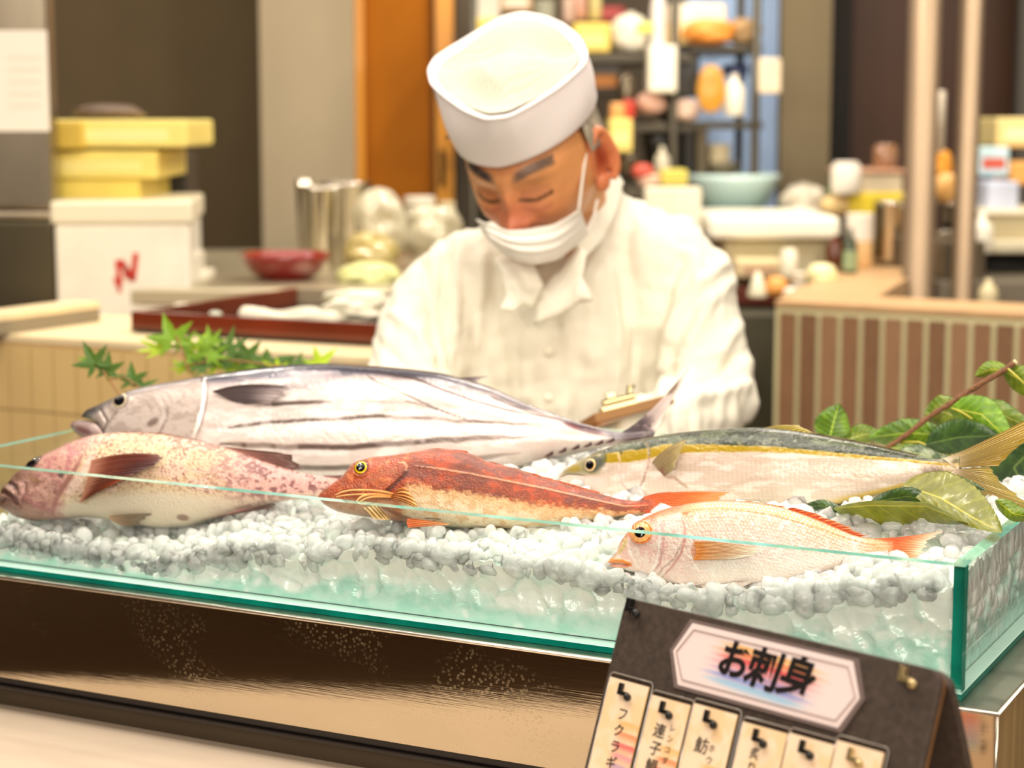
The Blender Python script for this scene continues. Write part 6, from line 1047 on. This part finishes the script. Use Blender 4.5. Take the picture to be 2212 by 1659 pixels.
G1 = (h255(62, 98, 10), h255(92, 130, 18), h255(150, 176, 60)); G2 = (h255(30, 58, 18), h255(44, 76, 24), h255(84, 110, 50)); G3 = (h255(112, 114, 40), h255(128, 130, 52), h255(180, 170, 50)); G4 = (h255(84, 112, 12), h255(108, 132, 24), h255(176, 176, 50)); G5 = (h255(84, 112, 24), h255(116, 132, 42), h255(170, 176, 96))
br = empty('leafy_branch', Pv(1950, 960, .43), 'cut brown twig with green leaves propped behind the amberjack tail', 'branch')
pts = [(1905,975,.42),(1960,938,.425),(2010,898,.43),(2045,877,.43),(2085,850,.435),(2130,822,.44),(2168,800,.445),(2193,783,.45)]
k = np.linspace(0, 1, 40); pp = [np.interp(k, np.linspace(0, 1, len(pts)), [p[i] for p in pts]) for i in range(3)]
MB().tube([Pv(pp[0][i], pp[1][i], pp[2][i]) for i in range(40)], list(np.interp(k, [0, .3, .5, .9, 1], [.0024, .0026, .0028, .0027, .0027]) * (1 + .12 * np.sin(k * 61))), 10).build('stem', mat('bark', h255(122, 80, 48), .6, var=.35, vscale=260, bump=.8, bscale=500), br, True)
MB().tube([Pv(2191, 784.5, .4495), Pv(2195.5, 781, .4505)], .0027, 10).build('cut_stem_end', mat('cut_wood', h255(226, 206, 160), .7), br, True)
for a_, b2, c_ in (((1945,955),(1985,955),(2058,986)),((2057,882),(2080,892),(2100,905)),((2178,797),(2195,812),(2214,830))):
    MB().tube([Pv(a_[0], a_[1], .425), Pv(b2[0], b2[1], .42), Pv(c_[0], c_[1], .415)], .0011, 8).build('leaf_stalk', mat('stalk', h255(178, 170, 60), .45), br, True)
leaf(br, [(1790,955),(1800,915),(1812,872)], (44, 38), .43, .44, G1, seed=2, ser=.12)
leaf(br, [(1815,955),(1860,940),(1900,935)], (26, 24), .44, .45, G5, seed=3)
leaf(br, [(2045,940),(1960,935),(1875,945)], (36, 34), .44, .44, G1, seed=4, ser=.12)
leaf(br, [(2000,975),(1960,970),(1915,968)], (20, 16), .42, .42, G5, seed=14)
leaf(br, [(2075,905),(2040,890),(1996,895)], (34, 40), .445, .45, G5, seed=5)
leaf(br, [(2050,880),(2120,895),(2190,960)], (40, 34), .43, .42, (h255(96, 140, 30), h255(120, 160, 44), h255(190, 200, 80)), seed=6)
leaf(br, [(2085,900),(2150,890),(2240,930)], (30, 30), .44, .43, G5, seed=7)
leaf(br, [(2000,960),(2070,945),(2160,940)], (44, 34), .41, .40, G2, seed=8, ser=.1)
leaf(br, [(2060,1010),(1990,980),(1940,975)], (20, 22), .41, .41, (h255(70, 90, 60), h255(150, 160, 130), h255(170, 180, 130)), seed=9)
leaf(br, [(2200,960),(2165,1010),(2150,1060)], (50, 50), .38, .37, G2, seed=10, ser=.02)
leaf(br, [(2250,950),(2190,1010),(2230,1090)], (60, 60), .36, .36, G2, seed=18, ser=.02)
leaf(br, [(2180,800),(2140,798),(2105,812)], (17, 20), .45, .45, G4, seed=11)
leaf(br, [(2168,800),(2220,830),(2290,850)], (34, 30), .45, .45, G4, seed=12)
leaf(br, [(2090,960),(2130,930),(2180,870)], (14, 18), .445, .45, G1, seed=13)
lb = empty('fallen_leaf_spray', Pv(2000, 1090, .2), 'spray of pale green leaves on the ice under the amberjack tail', 'leaves')
leaf(lb, [(1950,1048),(2030,1075),(2100,1118),(2165,1150)], (62, 28), .20, .09, G3, seed=21, label='broad olive leaf showing its pale underside', tilt=-.012)
leaf(lb, [(1800,1098),(1880,1091),(2000,1093),(2090,1130)], (10, 44), .17, .12, G4, seed=22, tilt=.02, ser=.04)
leaf(lb, [(1880,1085),(1960,1072),(2050,1090)], (22, 22), .19, .17, G2, seed=23)
leaf(lb, [(1820,1102),(1775,1092),(1724,1098)], (13, 14), .18, .2, G2, seed=24)
leaf(lb, [(1990,1045),(2060,1042),(2130,1060)], (18, 16), .22, .2, G2, seed=25)
leaf(lb, [(2150,1080),(2190,1110),(2240,1120)], (20, 18), .15, .13, G4, seed=26)
# maple sprigs behind the skipjack
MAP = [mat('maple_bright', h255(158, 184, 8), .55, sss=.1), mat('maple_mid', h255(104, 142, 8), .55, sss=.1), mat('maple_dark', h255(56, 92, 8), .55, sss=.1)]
def maple(parent, x, y, d, r, rot, sq, m, seed, lobes=7, tilt=.3):
    rs = np.random.RandomState(seed); c = P(x, y, d); pts = []; R = r / FPX * d
    lens = {7: [.55, .8, .95, 1.05, .95, .8, .55], 5: [.7, .95, 1.05, .95, .7]}[lobes]; span = math.radians(250)
    for i, L in enumerate(lens):
        a = -span / 2 + span * i / (lobes - 1); w = span / (lobes - 1) / 2
        if i == 0: pts.append((a - w * .8, .2))
        for f_, q in ((-.52, .46), (-.34, .60), (-.30, .66), (-.16, .78), (-.13, .84), (0, 1.08), (.13, .84), (.16, .78), (.30, .66), (.34, .60), (.52, .46)): pts.append((a + w * f_ * 1.5, L * q * rs.uniform(.95, 1.05)))
        pts.append((a + w, .40 if i < lobes - 1 else .2))
    ca, sa = math.cos(rot), math.sin(rot); V = [c]; 
    for a, q in pts:
        lx, ly = math.sin(a) * q * R, math.cos(a) * q * R; gx, gy = lx * ca - ly * sa, lx * sa + ly * ca; gy *= sq
        V.append(c + RX * gx + TZ * gy + np.array([0, 1, 0]) * (gy * tilt / max(sq, .2) + .12 * R * q * q * math.cos(a * 3)))
    n = len(V); V2 = V + [q + np.array([0, .0005, 0]) for q in V]; Fs = [(0, i + 1, i) for i in range(1, n - 1)] + [(n, n + i, n + i + 1) for i in range(1, n - 1)] + [(i, i + 1, n + i + 1, n + i) for i in range(1, n - 1)]
    mb = MB().add(V2, Fs); return mb.build('leaf', MAP[m], parent)
SPM = mat('red_brown_stalk', h255(150, 96, 60), .5)
sp = empty('maple_sprig', P(430, 815, 2.3), 'bright green maple sprig rising behind the back of the striped fish', 'maple sprig')
MB().tube([P(415, 812, 2.28), P(402, 790, 2.3), P(393, 755, 2.3), P(380, 725, 2.3)], .0011, 8).build('stem', SPM, sp, True)
MB().tube([P(402, 790, 2.3), P(480, 775, 2.3), P(600, 790, 2.3), P(690, 800, 2.3)], .0009, 8).build('stem', SPM, sp, True)
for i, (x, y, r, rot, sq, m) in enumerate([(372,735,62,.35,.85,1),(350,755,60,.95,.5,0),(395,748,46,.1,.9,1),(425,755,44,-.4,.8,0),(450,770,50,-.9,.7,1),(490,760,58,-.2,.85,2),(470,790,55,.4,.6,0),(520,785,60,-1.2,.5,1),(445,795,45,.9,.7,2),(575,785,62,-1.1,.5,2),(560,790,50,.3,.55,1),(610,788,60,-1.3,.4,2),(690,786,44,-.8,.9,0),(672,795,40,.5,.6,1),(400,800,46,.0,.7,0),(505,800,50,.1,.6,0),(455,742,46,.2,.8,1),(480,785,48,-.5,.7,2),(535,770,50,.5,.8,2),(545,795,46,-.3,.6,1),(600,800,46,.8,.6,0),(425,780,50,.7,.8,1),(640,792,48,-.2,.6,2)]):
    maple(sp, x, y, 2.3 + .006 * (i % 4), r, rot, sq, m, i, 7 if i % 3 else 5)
sp2 = empty('maple_sprig', P(255, 850, 2.15), 'small dark green maple sprig above the eye of the striped fish', 'maple sprig')
MB().tube([P(265, 868, 2.15), P(252, 845, 2.15), P(235, 820, 2.15), P(222, 800, 2.15)], .0009, 8).build('stem', SPM, sp2, True)
MB().tube([P(235, 820, 2.15), P(270, 815, 2.15), P(300, 835, 2.15)], .0008, 8).build('stem', SPM, sp2, True)
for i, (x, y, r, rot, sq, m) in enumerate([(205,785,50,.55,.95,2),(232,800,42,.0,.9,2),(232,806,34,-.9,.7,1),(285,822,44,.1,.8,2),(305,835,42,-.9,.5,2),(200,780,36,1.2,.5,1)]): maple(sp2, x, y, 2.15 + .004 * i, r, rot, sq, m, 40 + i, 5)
# ================================================================ MENU BOARD
BT = P(1352, 1290, 1.40); BW = np.array([.70, -.7141, 0]); BW /= np.linalg.norm(BW); _al = math.radians(20); BKD = np.array([.7141 * math.sin(_al), .70 * math.sin(_al), math.cos(_al)]); BDN = -BKD; BN = np.cross(BW, BKD); BN = BN if BN[1] < 0 else -BN
def bxy(px, py):
    r = ray(px, py); t = ((BT - C0) @ BN) / (r @ BN); q = C0 + r * t - BT; return q @ BW, q @ BDN
def bp3(x, y, o=0.): return BT + BW * x + BDN * y + BN * o
BWID = bxy(2036, 1452)[0]; BHT = (BT[2] - .892) / math.cos(_al) - .001
def rrect(x0, y0, x1, y1, r, n=7):
    pts = []
    for cx, cy, a0 in ((x0 + r, y0 + r, 180), (x1 - r, y0 + r, 270), (x1 - r, y1 - r, 0), (x0 + r, y1 - r, 90)):
        for i in range(n + 1): a = math.radians(a0 + 90 * i / n); pts.append((cx + r * math.cos(a), cy + r * math.sin(a)))
    return pts
def plate(name, pts, o0, o1, m, parent, f3=None, bevel=0):
    f3 = f3 or bp3; n = len(pts); V = [f3(x, y, o1) for x, y in pts] + [f3(x, y, o0) for x, y in pts]; mb = MB().add(V, [tuple(range(n))[::-1], tuple(range(n, 2 * n))] + [(i, (i + 1) % n, n + (i + 1) % n, n + i) for i in range(n)])
    o = mb.build(name, m, parent); bm = bmesh.new(); bm.from_mesh(o.data); bmesh.ops.recalc_face_normals(bm, faces=bm.faces); bm.to_mesh(o.data); bm.free()
    if bevel: md = o.modifiers.new('b', 'BEVEL'); md.width = bevel; md.segments = 2; md.limit_method = 'ANGLE'
    return o
board = empty('menu_board', bp3(BWID / 2, BHT, 0), 'dark brown folding menu board leaning in front of the tank', 'menu board')
BDM = mat('dark_board', h255(66, 54, 46), .6, var=.28, vscale=180, bump=.15, bscale=300); EDG = mat('board_edge', h255(124, 84, 44), .5, var=.2, vscale=40)
plate('front_panel', rrect(0, 0, BWID, BHT, .010), -.006, 0, BDM, board, bevel=.0008)
plate('edge_layer', rrect(.0006, .0006, BWID - .0006, BHT - .0006, .010), -.0085, -.0055, EDG, board)
# rear leaf of the board
BK2 = np.array([-.7141 * math.sin(_al) * 1.1, -.70 * math.sin(_al) * 1.1, math.cos(_al)]); BK2 /= np.linalg.norm(BK2); BN2 = np.cross(BK2, BW); BN2 = BN2 if BN2[1] > 0 else -BN2; BT2 = BT - BN * .012
def rp3(x, y, o=0.): return BT2 + BW * x - BK2 * y + BN2 * o
plate('rear_panel', rrect(0, 0, BWID, BHT * .995, .010), -.006, 0, BDM, board, rp3)
for x in (.04, BWID - .05): MB().tube([bp3(x, .006, -.009), bp3(x + .015, .006, -.009)], .003, 8).build('hinge', mat('brass', h255(190, 150, 80), .3, 1.), board, True)
def painted(name, parent, outline, off, fn, m, f3=None, NX=70, NY=70, clip=None):
    f3 = f3 or bp3; xs = [p[0] for p in outline]; ys = [p[1] for p in outline]; x0, x1, y0, y1 = min(xs), max(xs), min(ys), max(ys)
    yv = np.linspace(y0, y1, NY); V = np.zeros((NY, NX, 3)); U = np.zeros((NY, NX)); Y2 = np.zeros((NY, NX)); P_ = np.array(outline + [outline[0]])
    for i, y in enumerate(yv):
        yy = min(max(y, y0 + 1e-7), y1 - 1e-7); cr_ = []
        for (ax, ay), (bx_, by_) in zip(P_[:-1], P_[1:]):
            if (ay - yy) * (by_ - yy) < 0 or ay == yy: cr_.append(ax + (bx_ - ax) * (yy - ay) / (by_ - ay) if by_ != ay else ax)
        a, b_ = (min(cr_), max(cr_)) if len(cr_) >= 2 else (x0, x1)
        for j in range(NX): x = a + (b_ - a) * j / (NX - 1); V[i, j] = f3(x, y, off); U[i, j] = x; Y2[i, j] = y
    return mesh(name, V.reshape(-1, 3), gridf(NY, NX), m, parent, smooth=False, col=np.clip(fn(U, Y2), 0, 1).reshape(-1, 3))
PRT = mat('printed_card', rough=.4, vc=True, coat=.25); INK = mat('black_ink', h255(22, 16, 16), .5); LAM = pane_mat('laminate_film', (.90, .88, .86), 1.45, .12)
RB = [h255(244, 186, 118), h255(240, 142, 96), h255(232, 100, 100), h255(228, 150, 160), h255(190, 156, 190), h255(150, 158, 214), h255(160, 198, 226)]
# hexagonal plaque
hx = [bxy(*q) for q in ((1497,1345),(1850,1432),(1864,1508),(1817,1573),(1465,1480),(1454,1408))]; cx = sum(p[0] for p in hx) / 6; cy = sum(p[1] for p in hx) / 6
hw = (max(p[0] for p in hx) - min(p[0] for p in hx)) / 2; hh_ = (max(p[1] for p in hx) - min(p[1] for p in hx)) / 2
def hexp(k, g=0): w, h = hw * k - g, hh_ * k - g; return [(cx - w * .86, cy - h), (cx + w * .86, cy - h), (cx + w, cy), (cx + w * .86, cy + h), (cx - w * .86, cy + h), (cx - w, cy)]
pq = empty('name_plaque', bp3(cx, cy, 0), 'pale six sided title plaque with brush lettering over rainbow strokes', 'sign plate'); 
plate('backing', hexp(1, -.0022), .0003, .0016, mat('grey_laminate_edge', h255(120, 104, 100), .3, coat=.5), pq)
def hexcol(U, Y):
    c = np.zeros(U.shape + (3,)); c[:] = h255(238, 218, 214); x = (U - cx) / hw; y = (Y - cy) / hh_
    for i, k in enumerate(RB):
        yc = -.58 + i * .19 + .16 * x + .10 * (x**2); w = .052 + .055 * sm(.75, .1, np.abs(x)); a = sm(.66 + .05 * (i % 2), .30, np.abs(x + .02 * (i - 3))); c = mix(c, k, a * np.exp(-(np.maximum(y - yc, 0) / (w * 1.6))**2) * sm(-w * .9, -w * .1, y - yc))
    return c
painted('printed_face', pq, hexp(.985, .0), .0019, hexcol, PRT, NX=150, NY=90)
for k, wd in ((.93, .0006),):
    h_ = hexp(1, .0045); pts = [bp3(x, y, .0022) for x, y in h_ + [h_[0]]]
    for i in range(6): MB().tube([pts[i], pts[i + 1]], wd * .7, 6).build('border_line', mat('grey_line', h255(150, 130, 126), .5), pq)
def text(name, s, x, y, size, parent, m=INK, off=.0024, f3=None, rot=0., ax=None, spc=1., mirror=False, bold=.0, shear=.0):
    f3 = f3 or bp3; cu = bpy.data.curves.new(name, 'FONT'); cu.body = s; cu.size = size; cu.align_x = 'CENTER'; cu.align_y = 'CENTER'; cu.extrude = .00008; cu.space_line = spc; cu.offset = bold; cu.shear = shear; cu.materials.append(m)
    o = bpy.data.objects.new(name, cu); COL.objects.link(o); c = f3(x, y, off); ux, uy = f3(x + 1, y, off) - c, c - f3(x, y + 1, off)
    if ax: ux = ux * ax
    M_ = Matrix((( *ux, ), (*uy,), (*np.cross(ux, uy),))).transposed().to_4x4(); M_.translation = Vector(c); M_ = M_ @ Matrix.Rotation(rot, 4, 'Z')
    dg = bpy.context.evaluated_depsgraph_get(); dg.update(); me = bpy.data.meshes.new_from_object(o.evaluated_get(dg)); bpy.data.objects.remove(o); bpy.data.curves.remove(cu); me.transform(M_); me.materials.clear()
    return link(name, me, m, parent, False)
SZ = .0255
for ch, (px, py), k in (('お', (1588, 1432), 1.05), ('刺', (1652, 1452), 1.12), ('身', (1724, 1470), 1.15)):
    x, y = bxy(px, py); text('lettering', ch, x, y, SZ * k, pq, bold=.0009, rot=-.06, shear=.08)
# cards on hooks
HK = mat('black_hook', h255(20, 17, 16), .35); HKB = mat('tarnished_hook', h255(190, 168, 120), .35, .8)
def hook(x, y, m, s=1., f3=None, nm='hook'):
    f3 = f3 or bp3; mb = MB()
    def bx_(xa, ya, xb, yb, o0, o1): mb.box(f3(xa, ya, o0), f3(xb, ya, o0) - f3(xa, ya, o0), f3(xa, yb, o0) - f3(xa, ya, o0), f3(xa, ya, o1) - f3(xa, ya, o0))
    u = .0032 * s; bx_(x - 1.6 * u, y - 2 * u, x - .6 * u, y + .6 * u, .0002, .006); bx_(x - .6 * u, y - .3 * u, x + 1.3 * u, y + .6 * u, .0040, .0065); mb.ell(f3(x + 1.5 * u, y + .7 * u, .0055), (u * .9, u * .9, u * .9), n=10, m=8); return mb.build(nm, m, board, bevel=.0002)
cards = [((1325,1463),(1408,1488),'フ\nク\nラ\nギ',(1338,1598),.0098,None), ((1415,1502),(1497,1528),'連\n子\n鯛',(1421,1620),.0108,('レ\nン\nコ\nダ\nイ',(1448,1622),.0056)), ((1506,1520),(1598,1552),'魴',(1521,1614),.0120,('ホ\nウ',(1541,1632),.0060)), ((1612,1560),(1706,1590),'炙\nり',(1632,1646),.0085,None), ((1712,1584),(1808,1612),'',None,0,None), ((1815,1600),(1914,1636),'',None,0,None)]
nm_ = ['leftmost name card on the board, katakana lettering down it', 'second name card from the left, three characters with small kana beside', 'third name card from the left with one large fish character', 'fourth name card from the left with small faint characters', 'fifth name card from the left with a blank top', 'rightmost name card on the board, its hook tarnished']
for i, (a, b_, s, tp_, sz, fu) in enumerate(cards):
    x0, y0 = bxy(*a); x1, y1 = bxy(*b_); y0 = min(y0, y1); y1 = BHT - .006; w = x1 - x0; cdx = empty('name_card', bp3((x0 + x1) / 2, (y0 + y1) / 2, 0), nm_[i], 'card', 'name cards hanging on the menu board')
    def cc_(U, Y, x0=x0, y0=y0, w=w, i=i):
        c = np.zeros(U.shape + (3,)); c[:] = h255(250, 222, 190); x = (U - x0) / w; y = (Y - y0); c = mix(c, h255(246, 206, 156), sm(.4, .7, fbm(U * 110, Y * 90, i, 3)) * .8)
        for k, kc in enumerate(RB): yc = .030 + .0075 * k - .002 * np.sin(x * 2.5) + .0; yc = yc + (.004 if i in (1,) else .010 if i in (2, 3, 4, 5) else 0); c = mix(c, kc, sm(.38, .62, x) * np.exp(-(np.maximum(y - yc, 0) / .0045)**2) * sm(-.001, .0003, y - yc) * .9)
        return c
    plate('laminated_sleeve', rrect(x0 - .0012, y0 - .0035, x1 + .0022, y1, .003), .0006, .0022, LAM, cdx); plate('card_stock', rrect(x0, y0, x1, y1 - .002, .0006), .0024, .0030, mat('card_side', h255(214, 170, 90), .6), cdx)
    painted('printed_face', cdx, [(x0, y0), (x1, y0), (x1, y1 - .002), (x0, y1 - .002)], .0032, cc_, PRT, NX=40, NY=130)
    rr2 = rrect(x0 - .0012, y0 - .0035, x1 + .0022, y1, .003); MB().tube([bp3(x, y, .0022) for x, y in rr2 + [rr2[0]]], .0005, 5).build('laminate_rim', mat('laminate_rim', h255(150, 140, 130), .15, coat=1.), cdx, True)
    hook(x0 + w * .45, y0 + .0085, HKB if i == 5 else HK)
    if s: x, y = bxy(*tp_); text('lettering', s, x, y, sz, cdx, off=.0034, spc=1.18 if i == 0 else 1.15, bold=.00008, shear=.06)
    if fu: x, y = bxy(*fu[1]); text('small_lettering', fu[0], x, y, fu[2], cdx, off=.0034, spc=1.35, bold=.0)
for (px, py), m_ in (((1373,1318), HK), ((1966,1468), HKB)): x, y = bxy(px, py); hook(x, y, m_, 1.15)
# card on the rear face (mirrored in the steel)
cdr = empty('name_card', rp3(.186, .1, 0), 'name card on the back of the board, mirrored in the steel', 'card')
def cr2(U, Y):
    c = np.zeros(U.shape + (3,)); c[:] = h255(250, 214, 180)
    for k, kc in enumerate(RB): c = mix(c, kc, .8 * np.exp(-(np.maximum(Y - .122 - .0055 * k, 0) / .0040)**2) * sm(-.001, .0003, Y - .122 - .0055 * k) * sm(.1955, .184, U))
    return c
painted('printed_face', cdr, [(.170, .09), (.2015, .09), (.2015, .205), (.170, .205)], .0016, cr2, PRT, rp3, 40, 60)
text('lettering', 'イ\nカ', .1935, .150, .0095, cdr, f3=rp3, off=.0020, ax=-1., spc=1.6, bold=.0002)
